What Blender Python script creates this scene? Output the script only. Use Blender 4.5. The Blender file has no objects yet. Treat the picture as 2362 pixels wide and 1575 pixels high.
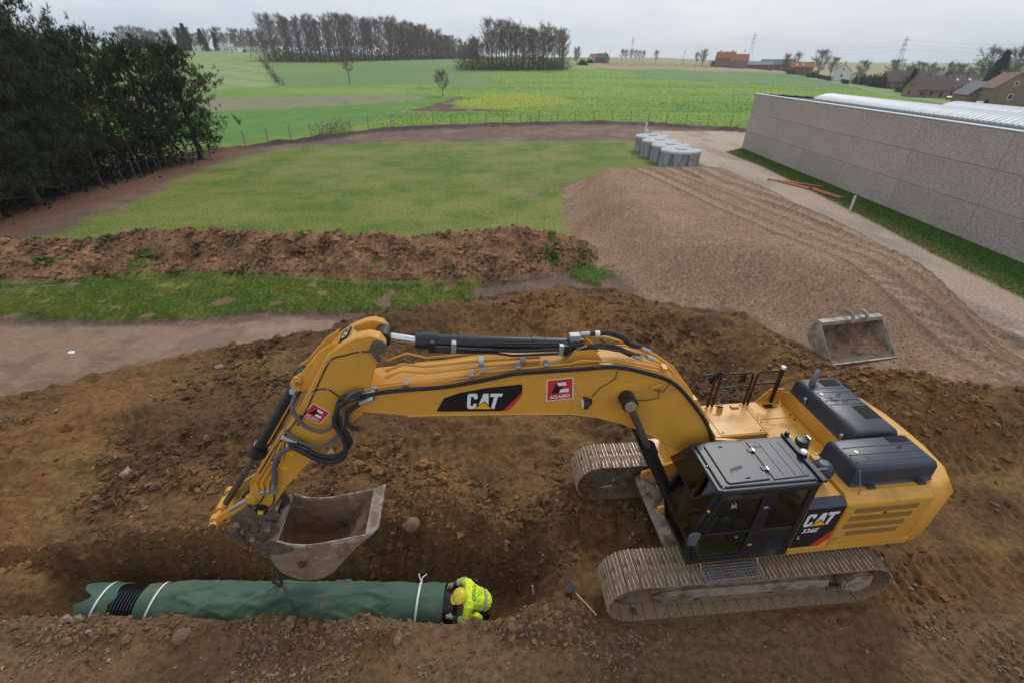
import bpy, bmesh, math, random
import numpy as np
from mathutils import Vector, Matrix
random.seed(7); RNG = np.random.default_rng(11)
scene = bpy.context.scene
COL = scene.collection
# ------------------------------------------------------------------ camera
cam_d = bpy.data.cameras.new('camera'); cam = bpy.data.objects.new('camera', cam_d); COL.objects.link(cam)
cam.location = (0, 0, 8.317); cam.rotation_euler = (math.pi/2 - 0.5514, 0, 0)
cam_d.sensor_width = 36; cam_d.lens = 15.983; cam_d.clip_end = 9000; cam_d.clip_start = 0.1
scene.camera = cam
# ------------------------------------------------------------------ sky, sun, exposure
SUN_EL, SUN_AZ = math.radians(44), math.radians(28)      # azimuth measured from +Y towards +X
w = bpy.data.worlds.new('World'); scene.world = w; w.use_nodes = True
nt = w.node_tree; nt.nodes.clear()
def wn(t, **k):
    n = nt.nodes.new(t)
    for a, b in k.items(): setattr(n, a, b)
    return n
out = wn('ShaderNodeOutputWorld'); mix = wn('ShaderNodeMixShader')
sky = wn('ShaderNodeTexSky', sky_type='NISHITA', sun_disc=False, sun_elevation=SUN_EL, sun_rotation=SUN_AZ)
sky.air_density = 1.0; sky.dust_density = 3.0; sky.altitude = 90
bg1 = wn('ShaderNodeBackground'); bg1.inputs[1].default_value = 0.1
bg2 = wn('ShaderNodeBackground'); bg2.inputs[1].default_value = 1.0
tc = wn('ShaderNodeTexCoord'); mp = wn('ShaderNodeMapping'); mp.inputs['Scale'].default_value = (1, 1, 3.5)
nz = wn('ShaderNodeTexNoise'); nz.inputs['Scale'].default_value = 1.7; nz.inputs['Detail'].default_value = 5; nz.inputs['Roughness'].default_value = .5
cr = wn('ShaderNodeValToRGB')
cr.color_ramp.elements[0].position = .34; cr.color_ramp.elements[0].color = (.50, .59, .79, 1)
cr.color_ramp.elements[1].position = .60; cr.color_ramp.elements[1].color = (.91, .945, 1.0, 1)
L = nt.links.new
L(tc.outputs['Generated'], mp.inputs[0]); L(mp.outputs[0], nz.inputs['Vector']); L(nz.outputs['Fac'], cr.inputs[0])
L(cr.outputs[0], bg2.inputs[0]); L(sky.outputs[0], bg1.inputs[0])
mix.inputs[0].default_value = .88
L(bg1.outputs[0], mix.inputs[1]); L(bg2.outputs[0], mix.inputs[2]); L(mix.outputs[0], out.inputs[0])
sun_d = bpy.data.lights.new('sun', 'SUN'); sun_d.energy = 1.5; sun_d.angle = math.radians(14); sun_d.color = (1, .96, .9)
sun = bpy.data.objects.new('sun', sun_d); COL.objects.link(sun)
sun.rotation_euler = (math.pi/2 - SUN_EL, 0, math.pi - SUN_AZ)
vs = scene.view_settings; vs.view_transform = 'Standard'; vs.look = 'None'; vs.exposure = -0.08; vs.gamma = 1; vs.use_curve_mapping = False
scene.cycles.max_bounces = 6; scene.cycles.volume_bounces = 1; scene.cycles.transparent_max_bounces = 12
scene.cycles.use_denoising = True

# ------------------------------------------------------------------ mesh helpers
def tag(o, label=None, cat=None, group=None, kind=None):
    if label: o['label'] = label
    if cat: o['category'] = cat
    if group: o['group'] = group
    if kind: o['kind'] = kind
    return o
def empty(name, loc=(0, 0, 0), rz=0.0, parent=None):
    o = bpy.data.objects.new(name, None); COL.objects.link(o); o.location = loc; o.rotation_euler = (0, 0, rz)
    o.empty_display_size = .2
    if parent: o.parent = parent
    return o
def link(name, me, parent=None, loc=None):
    o = bpy.data.objects.new(name, me); COL.objects.link(o)
    if parent: o.parent = parent
    if loc is not None: o.location = loc
    return o
def copy_tree(o, parent=None):
    c = o.copy(); COL.objects.link(c); c.parent = parent
    for ch in list(o.children): copy_tree(ch, c)
    return c
def V(*a): return Vector(a)
class MB:
    """collects faces; build() makes one mesh object"""
    def __init__(s): s.v = []; s.f = []; s.m = []; s.cm = 0
    def mat(s, i): s.cm = i; return s
    def add(s, vs_, fs):
        n = len(s.v); s.v += [tuple(x) for x in vs_]
        for q in fs: s.f.append(tuple(n + i for i in q)); s.m.append(s.cm)
        return s
    def box(s, c, d, R=None):
        c = Vector(c); hx, hy, hz = d[0]/2, d[1]/2, d[2]/2
        pts = [Vector((x, y, z)) for x in (-hx, hx) for y in (-hy, hy) for z in (-hz, hz)]
        if R is not None: pts = [R @ p for p in pts]
        return s.add([p + c for p in pts], [(0, 1, 3, 2), (4, 6, 7, 5), (0, 4, 5, 1), (2, 3, 7, 6), (0, 2, 6, 4), (1, 5, 7, 3)])
    def box2(s, a, b):
        return s.box([(a[i]+b[i])/2 for i in range(3)], [abs(b[i]-a[i]) for i in range(3)])
    def prism(s, pts, y0, y1, ax='y'):
        """polygon given in the plane across ax, extruded along ax from y0 to y1"""
        def P(p, t):
            if ax == 'y': return (p[0], t, p[1])
            if ax == 'x': return (t, p[0], p[1])
            return (p[0], p[1], t)
        n = len(pts); a = [P(p, y0) for p in pts] + [P(p, y1) for p in pts]
        area = sum(pts[i][0]*pts[(i+1) % n][1] - pts[(i+1) % n][0]*pts[i][1] for i in range(n))
        fs = [tuple(range(n)), tuple(range(2*n-1, n-1, -1))] + [(i, i+n, (i+1) % n + n, (i+1) % n) for i in range(n)]
        flip = (area > 0) ^ (ax == 'y')
        if y1 < y0: flip = not flip
        if flip: fs = [tuple(reversed(q)) for q in fs]
        return s.add(a, fs)
    def tube(s, path, r, n=8, cap=True, closed=False):
        path = [Vector(p) for p in path]; k = len(path)
        rr = r if isinstance(r, (list, tuple)) else [r]*k
        vs_ = []; up = None
        for i, p in enumerate(path):
            if closed: t = path[(i+1) % k] - path[i-1]
            else: t = path[min(i+1, k-1)] - path[max(i-1, 0)]
            if t.length < 1e-9: t = Vector((0, 0, 1))
            t.normalize()
            if up is None:
                up = Vector((0, 0, 1)) if abs(t.z) < .9 else Vector((1, 0, 0))
            a = t.cross(up)
            if a.length < 1e-6: a = t.orthogonal()
            a.normalize(); b = a.cross(t).normalized(); up = b
            for j in range(n):
                q = 2*math.pi*j/n; vs_.append(p + a*(rr[i]*math.cos(q)) + b*(rr[i]*math.sin(q)))
        fs = []
        for i in range(k if closed else k-1):
            o0 = i*n; o1 = ((i+1) % k)*n
            for j in range(n): fs.append((o0+j, o0+(j+1) % n, o1+(j+1) % n, o1+j))
        if cap and not closed: fs += [tuple(range(n-1, -1, -1)), tuple((k-1)*n+j for j in range(n))]
        return s.add(vs_, fs)
    def cyl(s, a, b, r, n=16, r2=None): return s.tube([a, b], [r, r if r2 is None else r2], n)
    def lathe(s, prof, c=(0, 0, 0), n=20, axis='z'):
        vs_ = []; m = len(prof)
        for r, h in prof:
            for j in range(n):
                q = 2*math.pi*j/n; x, y = r*math.cos(q), r*math.sin(q)
                if axis == 'z': p = (c[0]+x, c[1]+y, c[2]+h)
                elif axis == 'y': p = (c[0]+y, c[1]+h, c[2]+x)
                else: p = (c[0]+h, c[1]+x, c[2]+y)
                vs_.append(p)
        fs = [(i*n+j, i*n+(j+1) % n, (i+1)*n+(j+1) % n, (i+1)*n+j) for i in range(m-1) for j in range(n)]
        fs += [tuple(range(n-1, -1, -1)), tuple((m-1)*n+j for j in range(n))]
        return s.add(vs_, fs)
    def ball(s, c, r, nu=12, nv=8):
        r = r if isinstance(r, (tuple, list)) else (r, r, r)
        vs_ = [(c[0], c[1], c[2]-r[2])]
        for i in range(1, nv):
            t = -math.pi/2 + math.pi*i/nv
            for j in range(nu):
                q = 2*math.pi*j/nu; vs_.append((c[0]+r[0]*math.cos(t)*math.cos(q), c[1]+r[1]*math.cos(t)*math.sin(q), c[2]+r[2]*math.sin(t)))
        vs_.append((c[0], c[1], c[2]+r[2])); e = len(vs_)-1; fs = []
        for j in range(nu): fs.append((0, 1+(j+1) % nu, 1+j)); fs.append((e, e-nu+j, e-nu+(j+1) % nu))
        for i in range(nv-2):
            for j in range(nu): fs.append((1+i*nu+j, 1+i*nu+(j+1) % nu, 1+(i+1)*nu+(j+1) % nu, 1+(i+1)*nu+j))
        return s.add(vs_, fs)
    def mesh(s, name, mats, smooth=35):
        me = bpy.data.meshes.new(name); me.from_pydata(s.v, [], s.f)
        for m in (mats if isinstance(mats, (list, tuple)) else [mats]): me.materials.append(m)
        if len(me.polygons): me.polygons.foreach_set('material_index', s.m)
        if smooth:
            me.shade_smooth(); me.set_sharp_from_angle(angle=math.radians(smooth))
        me.update(); return me
    def build(s, name, mats, parent=None, smooth=35, bevel=0, loc=None, seg=2):
        o = link(name, s.mesh(name, mats, smooth), parent, loc)
        if bevel:
            b = o.modifiers.new('bevel', 'BEVEL'); b.width = bevel; b.segments = seg; b.limit_method = 'ANGLE'; b.angle_limit = math.radians(40)
            b.harden_normals = False
        return o
def np_mesh(name, verts, faces, mats, smooth=True, attrs=None):
    """verts (n,3), faces (m,3 or 4) as numpy arrays; attrs name -> (n,3) colour or (n,) float"""
    verts = np.asarray(verts, np.float32); faces = np.asarray(faces, np.int32); k = faces.shape[1]
    me = bpy.data.meshes.new(name); me.vertices.add(len(verts)); me.vertices.foreach_set('co', verts.ravel())
    me.loops.add(faces.size); me.loops.foreach_set('vertex_index', faces.ravel())
    me.polygons.add(len(faces)); me.polygons.foreach_set('loop_start', np.arange(0, faces.size, k, dtype=np.int32))
    me.polygons.foreach_set('loop_total', np.full(len(faces), k, np.int32))
    me.update(calc_edges=True)
    for n_, a in (attrs or {}).items():
        a = np.asarray(a, np.float32)
        if a.ndim == 2:
            at = me.attributes.new(n_, 'FLOAT_COLOR', 'POINT'); c4 = np.ones((len(a), 4), np.float32); c4[:, :3] = a; at.data.foreach_set('color', c4.ravel())
        else:
            at = me.attributes.new(n_, 'FLOAT', 'POINT'); at.data.foreach_set('value', a)
    for m in (mats if isinstance(mats, (list, tuple)) else [mats]): me.materials.append(m)
    if smooth: me.shade_smooth()
    else: me.shade_flat()
    return me

# ------------------------------------------------------------------ materials
MATS = {}
def material(name, col, rough=.6, metal=0., var=.15, vscale=6., bump=.0, bscale=40., dirt=None, dirt_amt=.0, dscale=3., spec=.5, coat=0., detail=6., streak=False, wear=None):
    """plain painted / rusty / cloth surface: colour with noise variation, optional dirt patches and bump"""
    m = bpy.data.materials.new(name); m.use_nodes = True; t = m.node_tree; N = t.nodes; K = t.links.new
    b = N['Principled BSDF']; b.inputs['Roughness'].default_value = rough; b.inputs['Metallic'].default_value = metal
    b.inputs['Specular IOR Level'].default_value = spec
    if coat: b.inputs['Coat Weight'].default_value = coat; b.inputs['Coat Roughness'].default_value = .15
    tcn = N.new('ShaderNodeTexCoord')
    n1 = N.new('ShaderNodeTexNoise'); n1.inputs['Scale'].default_value = vscale; n1.inputs['Detail'].default_value = detail; K(tcn.outputs['Object'], n1.inputs['Vector'])
    r = N.new('ShaderNodeMapRange'); r.inputs['From Min'].default_value = .25; r.inputs['From Max'].default_value = .75
    r.inputs['To Min'].default_value = 1-var; r.inputs['To Max'].default_value = 1+var; K(n1.outputs['Fac'], r.inputs['Value'])
    mul = N.new('ShaderNodeVectorMath'); mul.operation = 'SCALE'; mul.inputs[0].default_value = col; K(r.outputs[0], mul.inputs['Scale'])
    cur = mul.outputs[0]
    if dirt is not None:
        n2 = N.new('ShaderNodeTexNoise'); n2.inputs['Scale'].default_value = dscale; n2.inputs['Detail'].default_value = 9; n2.inputs['Roughness'].default_value = .65
        if streak:
            mpn = N.new('ShaderNodeMapping'); mpn.inputs['Scale'].default_value = (1, 1, .16); K(tcn.outputs['Object'], mpn.inputs[0]); K(mpn.outputs[0], n2.inputs['Vector'])
        else: K(tcn.outputs['Object'], n2.inputs['Vector'])
        r2 = N.new('ShaderNodeMapRange'); r2.inputs['From Min'].default_value = .62-dirt_amt*.35; r2.inputs['From Max'].default_value = .72-dirt_amt*.25
        K(n2.outputs['Fac'], r2.inputs['Value'])
        mx = N.new('ShaderNodeMix'); mx.data_type = 'RGBA'; K(r2.outputs[0], mx.inputs['Factor']); K(cur, mx.inputs[6]); mx.inputs[7].default_value = (*dirt, 1)
        cur = mx.outputs[2]
        rr = N.new('ShaderNodeMapRange'); rr.inputs['To Min'].default_value = rough; rr.inputs['To Max'].default_value = .95; K(r2.outputs[0], rr.inputs['Value']); K(rr.outputs[0], b.inputs['Roughness'])
        mm = N.new('ShaderNodeMapRange'); mm.inputs['To Min'].default_value = metal; mm.inputs['To Max'].default_value = 0; K(r2.outputs[0], mm.inputs['Value']); K(mm.outputs[0], b.inputs['Metallic'])
    if wear is not None:      # second, finer patches of another colour (rust on paint, bare steel)
        n4 = N.new('ShaderNodeTexNoise'); n4.inputs['Scale'].default_value = wear[2]; n4.inputs['Detail'].default_value = 8; n4.inputs['Roughness'].default_value = .7
        K(tcn.outputs['Object'], n4.inputs['Vector'])
        r4 = N.new('ShaderNodeMapRange'); r4.inputs['From Min'].default_value = wear[1]; r4.inputs['From Max'].default_value = wear[1]+.05; K(n4.outputs['Fac'], r4.inputs['Value'])
        m4 = N.new('ShaderNodeMix'); m4.data_type = 'RGBA'; K(r4.outputs[0], m4.inputs['Factor']); K(cur, m4.inputs[6]); m4.inputs[7].default_value = (*wear[0], 1)
        cur = m4.outputs[2]
    K(cur, b.inputs['Base Color'])
    if bump:
        n3 = N.new('ShaderNodeTexNoise'); n3.inputs['Scale'].default_value = bscale; n3.inputs['Detail'].default_value = 5; K(tcn.outputs['Object'], n3.inputs['Vector'])
        bp = N.new('ShaderNodeBump'); bp.inputs['Strength'].default_value = bump; bp.inputs['Distance'].default_value = .02; K(n3.outputs['Fac'], bp.inputs['Height']); K(bp.outputs[0], b.inputs['Normal'])
    MATS[name] = m; return m
def attr_material(name, rough=.9, noise_amt=.5, scale=30., bump=.5, bdist=.03, wet=True, scale2=6., translucent=0.):
    """surface whose base colour is stored per vertex (soil, grass, leaves), broken up by fine noise"""
    m = bpy.data.materials.new(name); m.use_nodes = True; t = m.node_tree; N = t.nodes; K = t.links.new
    b = N['Principled BSDF']; b.inputs['Specular IOR Level'].default_value = .3
    a = N.new('ShaderNodeAttribute'); a.attribute_name = 'col'
    tcn = N.new('ShaderNodeTexCoord')
    n1 = N.new('ShaderNodeTexNoise'); n1.inputs['Scale'].default_value = scale; n1.inputs['Detail'].default_value = 8; n1.inputs['Roughness'].default_value = .68; K(tcn.outputs['Object'], n1.inputs['Vector'])
    n2 = N.new('ShaderNodeTexNoise'); n2.inputs['Scale'].default_value = scale2; n2.inputs['Detail'].default_value = 6; K(tcn.outputs['Object'], n2.inputs['Vector'])
    ad = N.new('ShaderNodeMath'); ad.operation = 'ADD'; K(n1.outputs['Fac'], ad.inputs[0]); K(n2.outputs['Fac'], ad.inputs[1])
    r = N.new('ShaderNodeMapRange'); r.inputs['From Min'].default_value = .68; r.inputs['From Max'].default_value = 1.32; r.inputs['To Min'].default_value = 1-noise_amt; r.inputs['To Max'].default_value = 1+noise_amt
    K(ad.outputs[0], r.inputs['Value'])
    mul = N.new('ShaderNodeVectorMath'); mul.operation = 'SCALE'; K(a.outputs['Color'], mul.inputs[0]); K(r.outputs[0], mul.inputs['Scale']); K(mul.outputs[0], b.inputs['Base Color'])
    if wet:
        aw = N.new('ShaderNodeAttribute'); aw.attribute_name = 'wet'
        for inp, v0 in (('To Min', 1-noise_amt), ('To Max', 1+noise_amt)):
            q = N.new('ShaderNodeMapRange'); q.inputs['To Min'].default_value = v0; q.inputs['To Max'].default_value = 1+(v0-1)*.2; K(aw.outputs['Fac'], q.inputs['Value']); K(q.outputs[0], r.inputs[inp])
        rr = N.new('ShaderNodeMapRange'); rr.inputs['To Min'].default_value = rough; rr.inputs['To Max'].default_value = .12; K(aw.outputs['Fac'], rr.inputs['Value']); K(rr.outputs[0], b.inputs['Roughness'])
    else: b.inputs['Roughness'].default_value = rough
    if bump:
        bp = N.new('ShaderNodeBump'); bp.inputs['Strength'].default_value = bump; bp.inputs['Distance'].default_value = bdist; K(n1.outputs['Fac'], bp.inputs['Height']); K(bp.outputs[0], b.inputs['Normal'])
        if wet:
            iv = N.new('ShaderNodeMapRange'); iv.inputs['To Min'].default_value = bump; iv.inputs['To Max'].default_value = bump*.12; K(aw.outputs['Fac'], iv.inputs['Value']); K(iv.outputs[0], bp.inputs['Strength'])
    MATS[name] = m; return m
# ------------------------------------------------------------------ noise and terrain functions (metres; camera stands over the origin)
def _h(ix, iy, seed):
    h = ix*np.uint32(374761393) + iy*np.uint32(668265263) + np.uint32((seed*974711) & 0xffffffff)
    h = (h ^ (h >> np.uint32(13)))*np.uint32(1274126177)
    h = (h ^ (h >> np.uint32(16)))
    return (h & np.uint32(0xffff)).astype(np.float32)*np.float32(1/32767.5) - np.float32(1)
def vnoise(x, y, seed=0):
    x = np.asarray(x, np.float32); y = np.asarray(y, np.float32); x, y = np.broadcast_arrays(x, y)
    xi = np.floor(x); yi = np.floor(y); fx = x-xi; fy = y-yi
    xi = xi.astype(np.int32).astype(np.uint32); yi = yi.astype(np.int32).astype(np.uint32)
    u = fx*fx*(3-2*fx); v = fy*fy*(3-2*fy); o = np.uint32(1)
    a = _h(xi, yi, seed); b = _h(xi+o, yi, seed); c = _h(xi, yi+o, seed); d = _h(xi+o, yi+o, seed)
    a += (b-a)*u; c += (d-c)*u
    return a + (c-a)*v
def fbm(x, y, o=4, seed=0, gain=.5):
    s = 0.; a = 1.; t = 0.
    c, sn = math.cos(.6), math.sin(.6)
    for i in range(o):
        s = s + a*vnoise(x, y, seed+i*17); t += a; a *= gain
        x, y = 2.03*(c*x - sn*y)+3.1, 2.03*(sn*x + c*y)+1.7
    return s/t
def ridged(x, y, o=4, seed=0):
    s = 0.; a = 1.; t = 0.
    for i in range(o):
        s = s + a*(1-2*np.abs(vnoise(x, y, seed+i*13))); t += a; a *= .5; x = x*2.07+5.2; y = y*2.07+1.3
    return s/t
def sst(a, b, t):
    t = np.clip((t-a)/(b-a), 0, 1); return t*t*(3-2*t)
def poly_d(X, Y, pts, closed=True):
    """distance to a polyline, and inside mask when closed"""
    P = np.asarray(pts, np.float32); n = len(P); best = np.full(X.shape, 1e9, np.float32); ins = np.zeros(X.shape, bool)
    for i in range(n if closed else n-1):
        a = P[i]; b = P[(i+1) % n]; e = b-a; L2 = (e@e) + 1e-12
        t = np.clip(((X-a[0])*e[0] + (Y-a[1])*e[1])/L2, 0, 1)
        best = np.minimum(best, (X-a[0]-t*e[0])**2 + (Y-a[1]-t*e[1])**2)
        if closed:
            cnd = ((a[1] > Y) != (b[1] > Y)) & (X < (b[0]-a[0])*(Y-a[1])/(b[1]-a[1]+1e-12)+a[0])
            ins ^= cnd
    return np.sqrt(best), ins
def sdf(X, Y, pts, pad=4.):
    """signed distance, exact only near the polygon"""
    P = np.asarray(pts); o = np.full(X.shape, pad, np.float32)
    k = (X > P[:, 0].min()-pad) & (X < P[:, 0].max()+pad) & (Y > P[:, 1].min()-pad) & (Y < P[:, 1].max()+pad)
    if k.any():
        d, i = poly_d(X[k], Y[k], pts); o[k] = np.where(i, -d, d)
    return o
MUD = [(-60, 15.2), (-24, 14.9), (-18.9, 14.8), (-15.5, 14.5), (-13.7, 14.8), (-11.2, 14.7), (-9.5, 15.2), (-8.2, 15.5), (-6.6, 15.1), (-6.6, 14.3), (-8.3, 13.7), (-9.9, 13.3), (-11.0, 12.7), (-12.0, 12.2), (-13.2, 11.4), (-14.1, 10.7), (-15.0, 10.5), (-24, 9.5), (-60, 9)]
STRIP = [(-60, 15.2), (-24, 15.0), (-19.2, 14.9), (-16.8, 15.0), (-13.7, 14.8), (-11.2, 15.1), (-9.4, 15.5), (-7.1, 15.5), (-5.3, 15.8), (-2.4, 15.9), (-1.6, 16.8), (-1.8, 17.6), (-1.0, 18.4), (-1.0, 21), (-60, 21)]
GPATCH = [(2.6, 19.0), (3.5, 20.6), (4.6, 20.9), (4.9, 19.2), (3.8, 18.2)]
LAWN = [(-25.8, 19), (-26.2, 29.5), (-26.8, 34.6), (-27.9, 40.7), (-28.1, 48.9), (-24.0, 56.4), (-14.8, 59.7), (1.0, 60.0), (15.6, 60.8), (16.6, 55), (16.0, 44.0), (14.1, 40.7), (9.5, 39.8), (5.6, 38.4), (4.1, 37.4), (3.7, 31.6), (3.2, 26), (3.6, 22.4), (1, 20.5), (-5, 20)]
GRAVEL = [(4.0, 36.7), (3.2, 26.7), (4.1, 21.7), (4.6, 18.6), (5.3, 16.8), (8.8, 15.7), (10.0, 13.2), (10.6, 11.6), (15.2, 10.6), (17.8, 11), (17.8, 13.5), (17.7, 18.6), (18.1, 25.9), (18.3, 35.3), (17.9, 41.6), (15.4, 41.8), (9.5, 40.2), (5.6, 38.2)]
GRLEFT = [(9.5, 40.4), (5.6, 38.2), (4.0, 36.7), (3.2, 26.7), (4.1, 21.7), (4.6, 18.6), (5.3, 16.8), (8.8, 15.7), (10.0, 13.2), (10.6, 11.6), (15.2, 10.6), (19, 10.6)]
ROAD = [(17.9, 47.3), (17.9, 41.6), (18.3, 35.3), (18.1, 25.9), (17.7, 18.6), (17.8, 13.5), (18.2, 8), (18.4, -6), (21, -6), (21.0, 8), (21.1, 16.8), (21.4, 22.1), (22.1, 28.5), (22.7, 36.7), (23.2, 44.5), (23.0, 52.3), (25.8, 55.0), (32.5, 67.5), (29, 69.5), (19.4, 70), (18.7, 60.8), (17.4, 54)]
VERGE = [(21, -8), (21.0, 8), (21.1, 16.8), (21.4, 22.1), (22.1, 28.5), (22.7, 36.7), (23.2, 44.5), (23.0, 52.3), (24.2, 53.4), (25.9, 55.0), (24.1, -8)]
FENCE = [(-42, 38), (-34.8, 52.0), (-30.7, 56.4), (-25.3, 62.5), (-20.3, 70.6), (-11.7, 74.6), (1.3, 78.0), (10, 79.6), (18.6, 79.0), (26, 75), (34, 70.2)]
SPOIL = np.array([(-9.0, 10.6, .15), (-6.3, 11.8, .4), (-4.8, 13.4, .75), (-2.1, 14.4, 1.0), (1.1, 14.9, 1.1), (3.2, 14.7, 1.2), (5.0, 14.2, 1.15), (6.6, 13.4, 1.1), (8.0, 12.3, .85), (9.3, 10.8, .45), (11, 9.6, .3)])
YB = np.array([(-60, 9.0), (-24, 9.5), (-15, 10.5), (-13.2, 11.4), (-11, 12.7), (-8.3, 13.7), (-6.6, 14.6), (-5.3, 15.7), (-2.4, 15.9), (-1.6, 16.9), (1.9, 18.0), (4.4, 18.0), (5.3, 16.8), (8.8, 15.4), (10.0, 13.2), (10.6, 11.6), (12, 11.1), (15.2, 10.6), (19, 9.6), (21, 9.6), (60, 9.6)])
FZ_D = np.log(np.array([80, 140, 200, 260, 320, 420, 700, 1500, 4000.]))
FZ_A = (np.array([-400, 0, 500, 800, 1090, 1300, 1500, 1700, 1900, 2130, 2362, 2800])-1181)/1231.
FZ = np.array([[0, 1, 4, 9, 14, 20, 30, 40, 60], [0, 1, 4, 9, 14, 20, 30, 40, 60], [0, .8, 3, 7, 11, 15.6, 22, 30, 50], [0, .8, 2.2, 5, 8.3, 12, 16, 20, 30],
               [0, .5, 2, 4.5, 8.0, 10, 14, 20, 26], [0, .5, 2, 4.2, 6.2, 8, 12, 18, 26], [0, .3, 1.5, 3.2, 5, 7, 11.5, 17, 26], [0, 0, 1, 2.5, 4, 5.5, 7, 9, 14],
               [0, -.5, -.3, -.2, 0, 1.2, 2.5, 4, 6], [-.5, -2, -3, -3.5, -3, -2.2, -1, 0, 2], [-.5, -2, -3.5, -4.5, -4, -3, -2, -1, 2], [-.5, -2, -3.5, -4.5, -4, -3, -2, -1, 2]])
def far_z(X, Y):
    Yc = np.maximum(Y, 1.); a = np.clip(X/Yc, FZ_A[0], FZ_A[-1]-1e-6); d = np.clip(np.log(Yc), FZ_D[0], FZ_D[-1]-1e-6)
    i = np.clip(np.searchsorted(FZ_A, a, side='right')-1, 0, len(FZ_A)-2); j = np.clip(np.searchsorted(FZ_D, d, side='right')-1, 0, len(FZ_D)-2)
    u = (a-FZ_A[i])/(FZ_A[i+1]-FZ_A[i]); v = (d-FZ_D[j])/(FZ_D[j+1]-FZ_D[j])
    u = u*u*(3-2*u)
    z = (FZ[i, j]*(1-u)+FZ[i+1, j]*u)*(1-v) + (FZ[i, j+1]*(1-u)+FZ[i+1, j+1]*u)*v
    return z*sst(70, 110, Y)
TR_Y0, TR_FLOOR = 4.26, -1.2
def trench_depth(X):
    """how far the trench is dug at X (0..1) and the floor level"""
    right = 1 - sst(-.1, 1.35, X); fill = 1 - sst(-9.8, -7.95, X)
    return TR_FLOOR*right*(1-fill) + (-.34)*fill*right
def crest_y(X):
    return np.interp(X, [-14, -10, -8.3, -6.9, -5, -3, -.8, .5, 1.4], [4.9, 5.3, 5.8, 6.05, 6.4, 6.75, 6.65, 6.5, 6.1])
def masks(X, Y):
    """soft 0..1 masks of each kind of ground"""
    nb = fbm(X*.9, Y*.9, 4, 3); nf = fbm(X*3.1, Y*3.1, 3, 9); w_ = nb*.45 + nf*.14
    m = {}
    m['dirt'] = sst(-.12, .12, np.interp(X, YB[:, 0], YB[:, 1]) - Y + w_*.8)
    m['mud'] = sst(.15, -.15, sdf(X, Y, MUD) + w_*.5)
    m['strip'] = np.maximum(sst(.12, -.12, sdf(X, Y, STRIP) + w_*.55), sst(.12, -.12, sdf(X, Y, GPATCH) + w_))
    m['lawn'] = sst(.6, -.6, sdf(X, Y, LAWN) + w_*2.2)
    gd = sdf(X, Y, GRAVEL)
    m['gravel'] = sst(.25, -.25, gd + w_*1.3 + .5*fbm(X*.35, Y*.35, 2, 13))
    rd = sdf(X, Y, ROAD)
    m['road'] = sst(.2, -.2, rd + w_*.5)
    m['verge'] = sst(.15, -.15, sdf(X, Y, VERGE) + w_*.35)
    return m, w_
def berm_h(X, Y):
    o = np.zeros(X.shape, np.float32); k = (Y > 16.5) & (Y < 25.5) & (X < 5.5) & (X > -75)
    if k.any(): o[k] = _berm(X[k], Y[k])
    return o
def _berm(X, Y):
    yc = 20.9 + .5*np.sin(X*.35) + .3*vnoise(X*.3, X*0, 5)
    hx = np.interp(X, [-40, -22, -17, -12, -7, -3, 0, 2, 3.4, 4.6], [1.3, 1.25, 1.35, 1.3, 1.3, 1.55, 1.75, 1.3, .7, 0])
    wn_ = np.interp(X, [-40, -1, 2, 4.6], [2.6, 2.9, 2.4, .8]); t = np.where(Y < yc, (yc-Y)/wn_, (Y-yc)/2.6)
    prof = np.clip(1-t, 0, 1); prof = prof*prof*(1.6-.6*prof)*.35 + prof*.65
    lump = .22*fbm(X*.8, Y*.8, 3, 21) + .16*ridged(X*1.5, Y*1.5, 4, 33)
    return np.where(prof > 0, np.maximum(hx*prof + lump*sst(0, .3, prof)*sst(0, .5, hx), 0), 0)
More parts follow.
